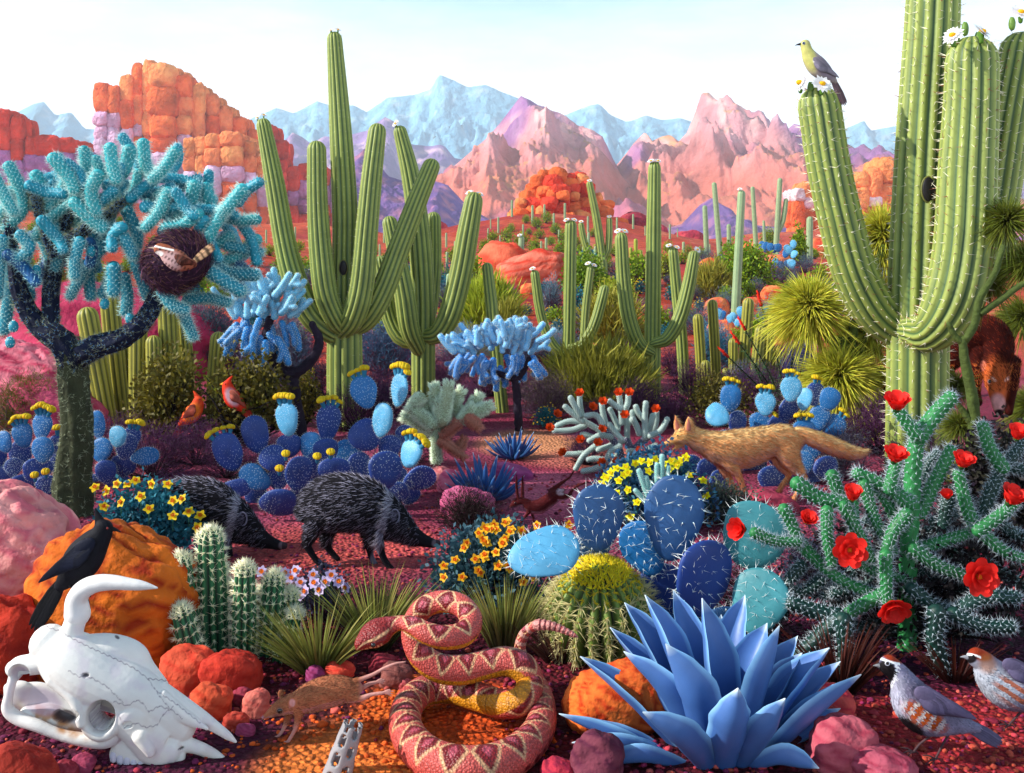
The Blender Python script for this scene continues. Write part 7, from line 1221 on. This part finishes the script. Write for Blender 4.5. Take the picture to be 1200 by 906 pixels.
quail('grey quail half cut off by the right edge of the picture', 2.69, 880, 666, base=GY(1185, 2.69), variant=1)
# black crested bird
def cf_black(x, y, V, N_): n = fbm(V*80, 5, 3); c = np.tile(hx('#10101a')*.8, (len(x), 1)); return np.clip(c*(1+.4*n[:, None]), 0, 1)
bird('phainopepla', 'glossy black crested bird perched on the horn of the skull', 'bird', W(92, 690, 2.6), 2.6, 0, 450, 3.75, [[(458, 628, 0, 40, 32), (445, 660, 0, 48, 38), (415, 700, 0, 66, 48), (375, 755, 0, 82, 56), (335, 810, 0, 76, 52), (300, 850, 0, 50, 38), (262, 890, 0, 26, 22)], [(440, 610, 0, 26, 12), (428, 575, 0, 14, 7), (418, 545, 0, 3, 3)]], .0022, cf_black, (472, 634, -30), ((492, 636), (530, 650), 11),
     legs=[dict(p=[(318, 872, -24), (305, 885, -26), (345, 915, -30)], r=4.5, toes=[(385, 950, -40), (372, 975, -40), (330, 935, -30)]), dict(p=[(360, 862, 14), (345, 880, 12), (372, 905, 6)], r=4.5, toes=[(398, 935, -10), (392, 960, -20), (352, 918, 10)])],
     tails=[('wing', (390, 700), (175, 880), 90, 36, -56, hx('#1c2034')*.7, 7, None), ('tail', (270, 870), (140, 1085), 50, 34, 0, hx('#0c0c12'), 4, None)], beakc=A(.01, .01, .012), er=5, eyec=hx('#7a1810'), legc=A(.01, .01, .012))
# cactus wren
def cf_wren(x, y, V, N_):
    n = fbm(V*90, 5, 3); c = np.tile(hx('#a86048')*.8, (len(x), 1)); c = mixc(c, ell_m(x, y, 745, 555, 50, 50, .4)*.85, hx('#d8b0b0')*.85); st2 = (np.sin(x/4.5)*np.sin(y/5+x/9) > .35)*1.0; c = mixc(c, st2*.7, hx('#2a1414')); c = mixc(c, ell_m(x, y, 705, 474, 40, 12, .2, .1), hx('#9a5438')*.9); d = np.abs(y-484-(x-690)*.22); c = mixc(c, sm(5, 2.5, d)*((x > 672) & (x < 765)), hx('#f4f0e8')); c = mixc(c, ell_m(x, y, 700, 515, 18, 12)*.9, hx('#f0e4e0')); return np.clip(c*(1+.2*n[:, None]), 0, 1)
bird('cactus_wren', 'streaked brown cactus wren with white eyebrow perched at the nest in the teal cholla', 'bird', W(212, 320, 4.45), 4.45, 0, 160, 3.75, [[(698, 493, 0, 26, 21), (725, 505, 0, 33, 26), (755, 530, 0, 44, 34), (790, 550, 0, 46, 36), (825, 560, 0, 30, 26), (850, 560, 0, 18, 16)]], .0035, cf_wren, (702, 495, -23), ((682, 492), (652, 489), 8),
     legs=[dict(p=[(785, 590, -8), (800, 603, -10)], r=2.5, toes=[(780, 612, -14), (792, 616, -14)])], tails=[('wing', (775, 530), (862, 566), 42, 22, -36, hx('#6a3428')*.8, 5, lambda u: 1-.6*(np.sin(u*40) > 0)), ('tail', (845, 555), (942, 477), 17, 20, 0, hx('#d8a880')*.8, 4, lambda u: 1-.85*(np.sin(u*42) > .2))], er=4.2, beakc=hx('#a89080'))
# cardinals
def cf_card(k):
    def cf(x, y, V, N_):
        n = fbm(V*60, 5, 3); c = np.tile((hx('#e03418') if k else hx('#e84820'))*.85, (len(x), 1))
        if k: c = mixc(c, ell_m(x, y, 1020, 695, 26, 42, .3, -.5)*.8, hx('#c8b0c0')*.85)
        else: c = mixc(c, ell_m(x, y, 845, 765, 30, 44, .4, .6)*.8, hx('#f08a28')*.9)
        return np.clip(c*(1+.2*n[:, None]), 0, 1)
    return cf
for (lb, bx, by, k, ch, ey, bk, tl, wg, lg) in (
    ('red orange cardinal facing right, the lower left one of the two', 218, 498, 0, [[(872, 708, 0, 22, 18), (866, 735, 0, 30, 24), (848, 765, 0, 38, 28), (825, 788, 0, 32, 26), (805, 802, 0, 20, 18), (790, 815, 0, 10, 10)], [(866, 696, 0, 14, 8), (858, 680, 0, 8, 5), (850, 668, 0, 2.5, 2.5)]], (878, 706, -17), ((890, 708), (902, 711), 8), ('tail', (798, 808), (766, 876), 14, 14, 0, hx('#b03018')*.8, 3, None), ('wing', (850, 735), (800, 805), 40, 16, -26, hx('#a84838')*.8, 5, None), (838, 800)),
    ('red cardinal with a greyish breast facing left, the upper right one of the two', 272, 478, 1, [[(998, 640, 0, 22, 18), (1006, 668, 0, 30, 24), (1022, 700, 0, 38, 28), (1044, 724, 0, 32, 26), (1064, 742, 0, 20, 18)], [(1004, 628, 0, 14, 8), (1012, 614, 0, 8, 5), (1022, 602, 0, 2.5, 2.5)]], (990, 638, -17), ((980, 638), (967, 641), 8), ('tail', (1060, 740), (1102, 782), 16, 16, 0, hx('#b83020')*.8, 3, None), ('wing', (1018, 672), (1076, 742), 40, 16, -26, hx('#b05848')*.8, 5, None), (1030, 745))):
    Yk = 6.6; bird('cardinal', lb, 'bird', W(bx, by, Yk), Yk, 0, 280, 3.75, ch, .0042, cf_card(k), ey, bk, tails=[tl, wg], beakc=hx('#f0a030')*.8, er=2.8, legs=[dict(p=[(lg[0], lg[1]-10, 0), (lg[0]-2, lg[1]+12, 0)], r=2, toes=[(lg[0]-10, lg[1]+16, -4), (lg[0]+6, lg[1]+16, -4)])], legc=hx('#4a2420'))
mb = MB()
for P in ([(300, 520), (262, 492), (215, 500), (190, 512)], [(330, 540), (300, 500), (275, 482), (262, 470), (240, 440)], [(262, 492), (250, 470), (236, 455)], [(275, 482), (300, 478), (318, 470)]): tube(mb, spline(PPts(P, 6.6), 16), np.linspace(.008, .003, 16), 7, hx('#1c1218'))
idx = np.vstack([spline(PPts(P, 6.6), 40) for P in ([(262, 492), (215, 500), (190, 512)], [(275, 482), (240, 440)], [(275, 482), (318, 470)])]); blades(mb, idx, sphere_dirs(len(idx)), .03, .010, A(0, 0, 0), jit(hx('#8a8420')*.7, len(idx), .4), seg=2, shape=1)
solo('perch_branch', mb, M['leaf'], 'bare dark twig with sparse leaves under the two cardinals', 'branch', GY(300, 6.6))
# dove
def cf_dove(x, y, V, N_):
    n = fbm(V*60, 5, 3); c = np.tile(hx('#a89898')*.75, (len(x), 1)); c = mixc(c, ell_m(x, y, 250, 240, 32, 80, .3, -.35)*.85, hx('#c8c468')*.85); c = mixc(c, ell_m(x, y, 330, 300, 60, 36, .3, .9), hx('#8a7c8c')*.75); c = mixc(c, ell_m(x, y, 290, 268, 16, 12, .3), hx('#e8e0e8')); return np.clip(c*(1+.15*n[:, None]), 0, 1)
bird('dove', 'grey brown dove with yellowish breast perched on the flowering arm of the giant saguaro', 'bird', W(962, 92, Yg-.12), Yg-.12, 880, 0, 3.75, [[(238, 192, 0, 22, 18), (246, 222, 0, 25, 22), (262, 255, 0, 36, 28), (290, 290, 0, 44, 34), (322, 318, 0, 38, 30), (350, 340, 0, 24, 20), (368, 358, 0, 12, 12)]], .0042, cf_dove, (232, 190, -17), ((218, 194), (194, 200), 6), tails=[('wing', (282, 262), (384, 345), 46, 18, -30, hx('#8a8090')*.75, 6, None), ('tail', (358, 345), (416, 466), 20, 16, 0, hx('#7a6068')*.75, 4, None)], er=4, ering=hx('#8a98c0'), legs=[dict(p=[(300, 325, 0), (300, 350, 0)], r=3, toes=[(290, 356, -4), (306, 358, -4)])], legc=hx('#a84848')*.8)
# nest
def nest():
    Y = 4.75; s = Y/F; c = W(206, 306, Y); mb = MB(); ellipsoid(mb, c, (40*s, 30*s, 34*s), hx('#3a1c38')*.6, rot=rotm((0, 1, 0), -.5), nu=36, nv=24, disp=.12)
    n = 5200; d = sphere_dirs(n); R_ = rotm((0, 1, 0), -.5); P = (d*A(40, 30, 34)*s*RG.uniform(.92, 1.05, (n, 1)))@R_.T+c; tg = nrm(np.cross(d, A(.25, 1, .35))+.35*RG.normal(size=(n, 3))+d*.12); pal = np.array([hx('#5a2c50'), hx('#3a1830'), hx('#7a4a68'), hx('#8a6050'), hx('#2a1428')])*.7
    blades(mb, P-tg*.02, tg, RG.uniform(.04, .10, n), .0016, -d*.35, pal[RG.integers(0, 5, n)]*RG.uniform(.7, 1.3, (n, 1)), seg=3); solo('nest', mb, M['wood'], 'round nest of purple brown straw wedged in the teal cholla', 'nest', c)
nest()
# ---- rattlesnake
def snake():
    t = thing('rattlesnake', 'coiled pink and crimson diamond patterned rattlesnake with raised head', 'snake', GY(545, 2.6)); q = lambda x, y: (400+x/4, 680+y/4)
    def gz(x, y, z): return WZ(*q(x, y), z)
    def wy(x, y, Y): return W(*q(x, y), Y)
    K = [(wy(72, 322, 2.66), 10), (wy(90, 300, 2.66), 34), (wy(130, 268, 2.67), 52), (wy(180, 238, 2.68), 56), (wy(225, 215, 2.69), 42), (wy(280, 200, 2.69), 32), (wy(340, 215, 2.67), 38), (wy(410, 252, 2.65), 44), (wy(490, 268, 2.65), 48), (wy(575, 250, 2.68), 50), (wy(608, 185, 2.72), 48), (wy(560, 118, 2.76), 46), (wy(470, 100, 2.79), 46), (wy(385, 130, 2.80), 46), (wy(338, 200, 2.80), 46), (wy(340, 290, 2.79), 50), (wy(390, 370, 2.78), 56), (wy(470, 415, 2.78), 60), (wy(570, 420, 2.79), 62), (wy(670, 398, 2.80), 60), (wy(770, 380, 2.80), 60), (wy(850, 410, 2.79), 62), (wy(885, 480, 2.78), 62),
         (gz(850, 560, .075), 62), (gz(760, 580, .058), 62), (gz(640, 545, .050), 64), (gz(520, 510, .046), 66), (gz(400, 515, .045), 68), (gz(318, 580, .044), 70), (gz(300, 680, .044), 72), (gz(350, 780, .044), 76), (gz(450, 850, .044), 80), (gz(580, 878, .044), 82), (gz(710, 865, .044), 80), (gz(830, 810, .043), 76), (gz(915, 720, .042), 70), (gz(945, 620, .040), 62), (wy(925, 510, 2.88), 52), (wy(870, 420, 2.95), 42), (wy(838, 340, 2.98), 33), (wy(850, 265, 2.98), 28), (wy(890, 222, 2.97), 26), (wy(925, 208, 2.96), 24)]
    P = spline(np.array([k[0] for k in K]), 900); R = np.interp(np.linspace(0, 1, 900), np.linspace(0, 1, len(K)), [k[1]*(1.0 if i_ < 6 or i_ > 38 else 1.16 if i_ < 22 else 1.08) for i_, k in enumerate(K)])/4*2.62/F; 
    R = np.convolve(np.pad(R, 9, mode='edge'), np.ones(19)/19, 'valid'); R[:8] = np.linspace(.35, 1, 8)*R[8]
    d = np.r_[0, np.cumsum(np.linalg.norm(np.diff(P, axis=0), axis=1))]; tot = d[-1]; uu = np.linspace(0, 1, 900); n = 72
    # the belly is turned outwards where the neck loops and the middle coil turns over
    tw = np.interp(uu, np.array([0, 4, 6, 9, 10.5, 12, 14, 16, 18, 20, 21.5, 22.5, 23.5, 24.5, 26, 29, 42])/42, [.2, .5, .9, .9, 0, -.9, 0, 1.1, 1.0, 1.2, 1.9, 2.5, 3.3, 4.2, 5.2, 6.28, 6.28])
    def cf(V, u, th, Nn, B_):
        k = V.shape[0]; uu_ = u[:, 0]; dd = np.interp(uu_, uu, d)[:, None]; tw_ = np.interp(uu_, uu, tw)[:, None]; a = (th+tw_+math.pi) % (2*math.pi)-math.pi; r = np.interp(uu_, uu, R)[:, None]; p = .072; x = np.abs((dd/p) % 1-.5)*2; a0 = (th+.35+math.pi) % (2*math.pi)-math.pi; y = np.abs(a0)/1.35; e = x+y*.95
        sc = (np.sin(dd/.0030*math.pi)*np.sin(n/4*th)+.2*vn(np.stack([dd/.004+0*th, th*14, 0*th], -1), 3))[..., None]
        pink = hx('#dc5c54')*.85; deep = hx('#8c1a20')*.8; cream = hx('#f0b888')*.9; c = np.broadcast_to(pink, V.shape).copy(); m = sm(1.02, .94, e)[..., None]; c = c*(1-m)+cream*m; m = sm(.80, .72, e)[..., None]; c = c*(1-m)+deep*m; m = sm(.36, .28, e)[..., None]; c = c*(1-m)+hx('#d0586a')*.8*m
        ys = np.abs(np.abs(a0)-1.9); m = (sm(.22, .1, ys)*(np.sin(dd/.036*2*math.pi) > .1))[..., None]; c = c*(1-m)+deep*m
        c = c*(1+.38*sc); b = sm(2.30, 2.42, np.abs(a))[..., None]; bel = hx('#f09c20')*.85*(1-.45*(np.sin(dd/.0075*math.pi*1.0) > .86))[..., None]; c = c*(1-b)+bel*b
        h = sm(.125, .10, dd)[..., None]; hc = hx('#9c2828')*.85*(1+.35*sc); c = c*(1-h*(1-b))+hc*h*(1-b); st2 = (sm(.16, .08, np.abs(np.abs(a)-1.15-(dd-.05)*2))*(dd < .1))[..., None]; c = c*(1-st2)+cream*st2; lip = (sm(1.75, 1.95, np.abs(a))*(np.sin(dd/.0055*math.pi) > -.3)*(dd < .07))[..., None]; c = c*(1-lip)+hx('#f4b080')*.9*lip
        tl = (dd > tot-.16); m = (tl*(np.sin(dd/.013*math.pi) > .1)*1.0)[..., None]*(1-b); c = c*(1-m)+hx('#f0b0a0')*.85*m; return np.clip(c, 0, 1)
    mb = MB(); ell = np.ones((900, 2)); hd = sm(.02, .05, d)*sm(.125, .08, d); ell[:, 1] = 1+.28*hd; ell[:, 0] = 1-.12*hd
    up = nrm(A(-.12, -.62, .78)); sc_bump = lambda k, nn: 1+.013*np.sin(np.arange(k)[:, None]*math.pi*.66)*np.sin(nn/4*np.arange(nn)[None]/nn*6.283)
    tube(mb, P, R, n, (1, 1, 1), up=up, ell=ell, cfun=cf, bump=sc_bump); part('body', mb, M['scale'], t)
    mb = MB(); Kp = spline([wy(918, 208, 2.96), wy(985, 214, 2.95), wy(1050, 238, 2.94), wy(1108, 266, 2.93)], 120); u = np.linspace(0, 1, 120); r = (26-12*u)/4*2.95/F*(1+.2*np.abs(np.sin(u*9*math.pi))-.1)*np.interp(u, [0, .9, 1], [1, .8, .25]); tube(mb, Kp, r, 24, (1, 1, 1), up=(0, -.6, .8), cfun=lambda V, u_, th, a, b: np.clip((hx('#e89890')*(np.abs(np.sin(u_*9*math.pi)) > .35)[..., None]+hx('#a83038')*(np.abs(np.sin(u_*9*math.pi)) <= .35)[..., None])*.85*(1+.25*np.sin(th*5)[..., None]), 0, 1)); part('rattle', mb, M['scale'], t)
    c = wy(150, 305, 2.62); mb = MB(); ellipsoid(mb, c, (.0062, .0045, .0062), A(.01, .008, .008), nu=14, nv=10); part('eye', mb, M['gloss'], t)
snake()
# ---- skull
def skull():
    Y = 2.54; s = Y/F; t = thing('skull', 'weathered white cattle skull with one curved horn lying on the gravel at the bottom left', 'skull', GY(130, Y)); z = lambda L_: [(q[0]/3.75, 666+q[1]/3.75, (q[2])/3.75, q[3]/3.75, (q[4] if len(q) > 4 else q[3])/3.75) for q in L_]
    mb = MB(); ch = lambda L_, k=None: chain(mb, z(L_), Y, 24, k)
    ch([(215, 330, 0, 85, 80), (290, 390, 0, 122, 125), (380, 450, 0, 134, 140), (470, 500, 0, 128, 135), (560, 540, 0, 118, 120), (650, 600, 0, 110, 95), (730, 655, 0, 100, 75), (800, 700, 10, 66, 60)])
    ch([(350, 400, 20, 104), (480, 375, 50, 86), (580, 388, 70, 66), (632, 445, 70, 50), (700, 520, 60, 40)])        # far brow
    ch([(300, 330, 0, 60, 50), (325, 250, 10, 46, 46), (345, 190, 15, 50, 50)])                                              # horn core
    ch([(230, 400, -20, 60), (150, 420, -30, 46), (90, 430, -40, 44, 40), (62, 440, -44, 36, 36)])                                # occipital flange
    ch([(60, 470, -50, 20), (38, 560, -60, 20), (35, 620, -60, 26), (80, 660, -60, 28), (160, 690, -70, 26), (260, 730, -70, 24), (380, 755, -70, 30), (470, 755, -60, 34), (520, 720, -50, 30)])   # zygomatic arch
    ch([(240, 480, -80, 40), (300, 540, -100, 30), (340, 600, -110, 26), (360, 680, -110, 24)]); 
    th = np.linspace(0, 6.283, 15); ch([(442+72*math.cos(a), 655+82*math.sin(a), -96, 23) for a in th], 50)                                                   # eye ring
    ch([(120, 640, -10, 34), (220, 650, 10, 50), (330, 690, 10, 40)]); ch([(75, 520, 25, 60, 26), (80, 580, 30, 62, 26)]); ch([(90, 560, 40, 60, 30), (180, 580, 50, 80, 30), (300, 640, 50, 80, 30), (400, 690, 30, 60, 30)])
    ch([(560, 640, -60, 90, 60), (640, 720, -50, 95, 55), (700, 790, -40, 90, 45), (760, 800, -30, 60, 40)])                                          # maxilla
    ch([(620, 740, -96, 36), (650, 790, -104, 26), (660, 812, -106, 20)]); ch([(700, 780, -20, 60, 34), (780, 770, -10, 40, 30), (860, 785, 0, 30, 24), (930, 815, 0, 26, 18), (985, 845, 0, 16, 14)])
    ch([(690, 560, 10, 70, 46), (790, 610, 10, 52, 40), (880, 655, 10, 34, 30), (950, 700, 10, 24, 20), (1000, 735, 10, 18, 15), (1035, 762, 10, 7, 7)]); ch([(700, 580, -30, 50, 30), (790, 640, -34, 34, 24), (860, 680, -34, 22, 16), (910, 705, -34, 8, 8)])
    ch([(520, 790, -30, 60, 30), (600, 830, -30, 56, 28), (700, 850, -30, 44, 26), (790, 820, -20, 36, 24)])
    th0 = 0
    def dent(V, Nn):
        x, y = proj(V); u = x*3.75; v = (y-666)*3.75; f = (Nn[:, 1] < .25); V = V.copy()
        for (cx, cy, rx, ry, an, dp) in ((442, 655, 56, 66, .2, .075), (285, 650, 54, 30, .0, .03), (85, 462, 40, 34, .3, .03), (560, 690, 20, 14, 0, .01), (900, 735, 46, 18, .6, .03), (375, 470, 15, 9, 0, .012), (515, 303, 12, 7, .6, .010), (795, 792, 14, 6, -.5, .01)):
            m = ell_m(u, v, cx, cy, rx, ry, .18, an)*f*(V[:, 1] < Y+.0); V[:, 1] += m*dp
        return V
    sut = [[(205, 258), (260, 275), (330, 315), (400, 350), (500, 395), (590, 440), (650, 485), (700, 560), (740, 610), (800, 660)], [(650, 485), (740, 495), (830, 560), (930, 640)], [(500, 585), (560, 605), (600, 580), (625, 590), (655, 632), (700, 605), (740, 620)], [(520, 640), (545, 700), (600, 680), (640, 700), (690, 690), (720, 640), (760, 610)], [(300, 450), (350, 478), (400, 480), (470, 520), (540, 590)], [(690, 540), (780, 600), (880, 680)], [(285, 205), (330, 190), (385, 200)]]
    def cf(x, y, V, Nn):
        u = x*3.75; v = (y-666)*3.75; n = fbm(V*30, 5, 4); c = np.tile(hx('#f2eee8')*.84, (len(x), 1)); c = mixc(c, sm(.0, .5, n)*.45, hx('#d8c8d4')*.9); n2_ = fbm(V*9+3, 15, 4); c = mixc(c, sm(.1, .6, n2_)*.35, hx('#c8a888')*.9); m = ell_m(u, v, 230, 670, 150, 34, .5, .5)*sm(-.3, .2, n)*.95; c = mixc(c, m, hx('#b07840'))
        for (cx, cy, rx, ry, an) in ((442, 655, 56, 66, .2), (180, 585, 108, 66, .35), (85, 462, 40, 34, .3)): c = mixc(c, ell_m(u, v, cx, cy, rx*.9, ry*.9, .2, an)*(Nn[:, 1] < .3)*.6, hx('#a890a8'))  # purple shade painted into the sockets and hollows
        for L_ in sut:
            L_ = np.array(L_, float)
            for a, b in zip(L_[:-1], L_[1:]):
                ab = b-a; tt = np.clip(((u-a[0])*ab[0]+(v-a[1])*ab[1])/(ab@ab), 0, 1); dd = np.hypot(u-a[0]-tt*ab[0], v-a[1]-tt*ab[1]+3*np.sin(u/4)); c = mixc(c, sm(3.6, 1.2, dd)*(Nn[:, 1] < .4)*.65, hx('#6a5468'))
        for (cx, cy, rx, ry, an) in ((375, 470, 15, 9, 0), (515, 303, 12, 7, .6), (285, 650, 50, 30, 0), (795, 792, 14, 6, -.5), (900, 740, 40, 14, .6)): c = mixc(c, ell_m(u, v, cx, cy, rx, ry, .2, an)*.85, hx('#2a1828'))  # small openings painted near black for the shade inside them
        return c
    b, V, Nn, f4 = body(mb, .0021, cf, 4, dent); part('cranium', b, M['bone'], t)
    mb = MB(); P = np.array([W(x/3.75, 666+y/3.75, Y+d*s/3.75) for x, y, d in [(340, 200, 15), (338, 140, 10), (365, 95, 0), (420, 68, -10), (490, 62, -20), (570, 70, -30), (640, 78, -36), (690, 86, -40)]]); tube(mb, spline(P, 40), np.interp(np.linspace(0, 1, 40), [0, .2, .5, .8, 1], [56, 44, 36, 22, 4])*s/3.75, 22, hx('#f4f0ee')*.84, cfun=lambda V, u, th, a, b: np.clip(hx('#f4f0ee')*.84*(1-.18*u[..., None])*(1+.12*fbm(V*40, 3, 3)[..., None]), 0, 1)); part('horn', mb, M['bone'], t)
    for i, (x, y) in enumerate([(500, 828), (530, 842), (560, 850), (590, 862), (620, 872), (650, 884), (675, 890), (700, 896)]):
        mb = MB(); c = W(x/3.75, 666+y/3.75, Y-52*s/3.75); ellipsoid(mb, c, (15*s/3.75, 14*s/3.75, 24*s/3.75), hx('#dcd8e8')*.82, nu=12, nv=9, disp=.15, seed=i, power=.75); part('tooth', mb, M['bone'], t)
    for i, (x, y) in enumerate([(92, 672), (108, 682), (72, 664)]): mb = MB(); ellipsoid(mb, W(x/3.75, 666+y/3.75, Y-60*s/3.75), (9*s/3.75, 9*s/3.75, 20*s/3.75), hx('#dcd8e8')*.82, nu=10, nv=7, disp=.1, seed=i); part('tooth', mb, M['bone'], t)
skull()
# ---- dead cholla wood
def cholla_wood():
    t = thing('cholla_skeleton', 'grey dried cholla stem riddled with dark holes standing at the bottom edge', 'dead cactus wood', GY(392, 2.36)); Y = 2.46; s = Y/F; P = spline(PPts([(378, 960), (390, 925), (402, 885), (414, 848)], Y), 60); T, Nn, B_ = frames(P, (0, 1, 0)); n = 48; th = np.arange(n+1)/n*6.283; R = np.linspace(22, 12, 60)*s
    def lay(off): return P[:, None]+(R*off)[:, None, None]*(np.cos(th)[None, :, None]*Nn[:, None]+np.sin(th)[None, :, None]*B_[:, None])
    O, I_ = lay(1.0), lay(.72); keep = np.ones((59, n), bool)
    for i in range(59):
        for j in range(n):
            a = (j/n*6)%1-.5; r_ = i/11.0+.5*(int(j/n*6) % 2); b = r_ % 1-.5
            if (a/.36)**2+(b/.34)**2 < 1: keep[i, j] = False
            if i > 54 and abs(a) < .25: keep[i, j] = False
    k = n+1; q = np.array([[i*k+j, i*k+j+1, (i+1)*k+j+1, (i+1)*k+j] for i in range(59) for j in range(n) if keep[i, j]]); off = 60*k; mb = MB(); V = np.vstack([O.reshape(-1, 3), I_.reshape(-1, 3)]); walls = []
    for i in range(59):
        for j in range(n):
            if keep[i, j]: continue
            for (di, dj, a, b) in ((-1, 0, (i, j), (i, j+1)), (1, 0, (i+1, j+1), (i+1, j)), (0, -1, (i+1, j), (i, j)), (0, 1, (i, j+1), (i+1, j+1))):
                ii, jj = i+di, (j+dj) % n
                if 0 <= ii < 59 and keep[ii, jj]: u, v = a[0]*k+a[1], b[0]*k+b[1]; walls.append((u, v, v+off, u+off))
    mb.add(V, np.vstack([q, q[:, ::-1]+off, np.array(walls)]), hx('#b8b4b8')*.6); part('woody_tube', mb, M['bone'], t)
cholla_wood()
# ------------------------------------------------------------------ single out each repeat by the landmark it lines up with
LM = [(110, 'teal cholla'), (240, 'olive column cluster'), (300, 'single olive column'), (440, 'five armed saguaro'), (540, 'crowded saguaro'), (625, 'small sky blue cholla'), (690, 'candelabra saguaro'), (735, 'forked saguaro'), (800, 'tall straight saguaro'), (880, 'green column cluster'), (960, 'red tipped canes'), (1060, 'giant saguaro arm'), (9999, 'giant saguaro trunk')]
ORD = 'nearest,second nearest,third nearest,fourth nearest,fifth nearest,sixth nearest,seventh nearest,eighth nearest,ninth nearest,tenth nearest,eleventh nearest,twelfth nearest,thirteenth nearest,fourteenth nearest,fifteenth nearest,sixteenth nearest,seventeenth nearest,eighteenth nearest,nineteenth nearest,twentieth nearest'.split(',')
SHORT = {'purple brown shrubs on the plum flats': 'low purple brown shrub', 'yellow green bushes on the red flats': 'small yellow green bush', 'grey sage bushes on the red flats': 'small grey sage bush', 'teal bushes on the red flats': 'small teal bush', 'green bushes on the boulder topped hill': 'tiny round green hill bush',
         'green bushes on the left slopes': 'tiny green left slope bush', 'green bushes on the right slopes': 'round green right slope bush', 'small saguaros on the left slopes': 'tiny left slope saguaro', 'small saguaros on the boulder topped hill': 'tiny boulder hill saguaro', 'small saguaros on the red flats': 'thin small saguaro', 'small saguaros among the plum boulders': 'tiny saguaro among plum boulders'}
for gname, short in SHORT.items():
    bins = {}
    for o in COL.objects:
        if o.parent is None and o.get('group') == gname:
            l = o.location; px = 600+F*l.x/l.y; b = next(i for i, (x, _) in enumerate(LM) if px < x); bins.setdefault(b, []).append((l.y, o))
    for b, lst in bins.items():
        lst.sort(key=lambda q: q[0])
        for i, (_, o) in enumerate(lst): o['label'] = (short+', %s in line with the %s' % (ORD[i], LM[b][1])) if len(lst) > 1 else short+' in line with the '+LM[b][1]
# ------------------------------------------------------------------ haze
def haze():
    mb = MB(); x0, x1, y0, y1, z0, z1 = -2700, 2700, -30, 2600, -4, 470
    v = [(x, y, z) for x in (x0, x1) for y in (y0, y1) for z in (z0, z1)]
    mb.add(v, [(0, 1, 3, 2), (4, 6, 7, 5), (0, 4, 5, 1), (2, 3, 7, 6), (0, 2, 6, 4), (1, 5, 7, 3)], (1, 1, 1))
    m = bpy.data.materials.new('haze'); m.use_nodes = True; t = m.node_tree; t.nodes.clear()
    o = t.nodes.new('ShaderNodeOutputMaterial'); v = t.nodes.new('ShaderNodeVolumePrincipled')
    v.inputs['Color'].default_value = (.86, .93, 1.0, 1); v.inputs['Density'].default_value = .00036; v.inputs['Anisotropy'].default_value = .0
    t.links.new(v.outputs[0], o.inputs['Volume'])
    ob = link('haze', mb.mesh('haze', (0, 0, 0), False), m, None, (0, 0, 0)); ob['kind'] = 'stuff'
haze()
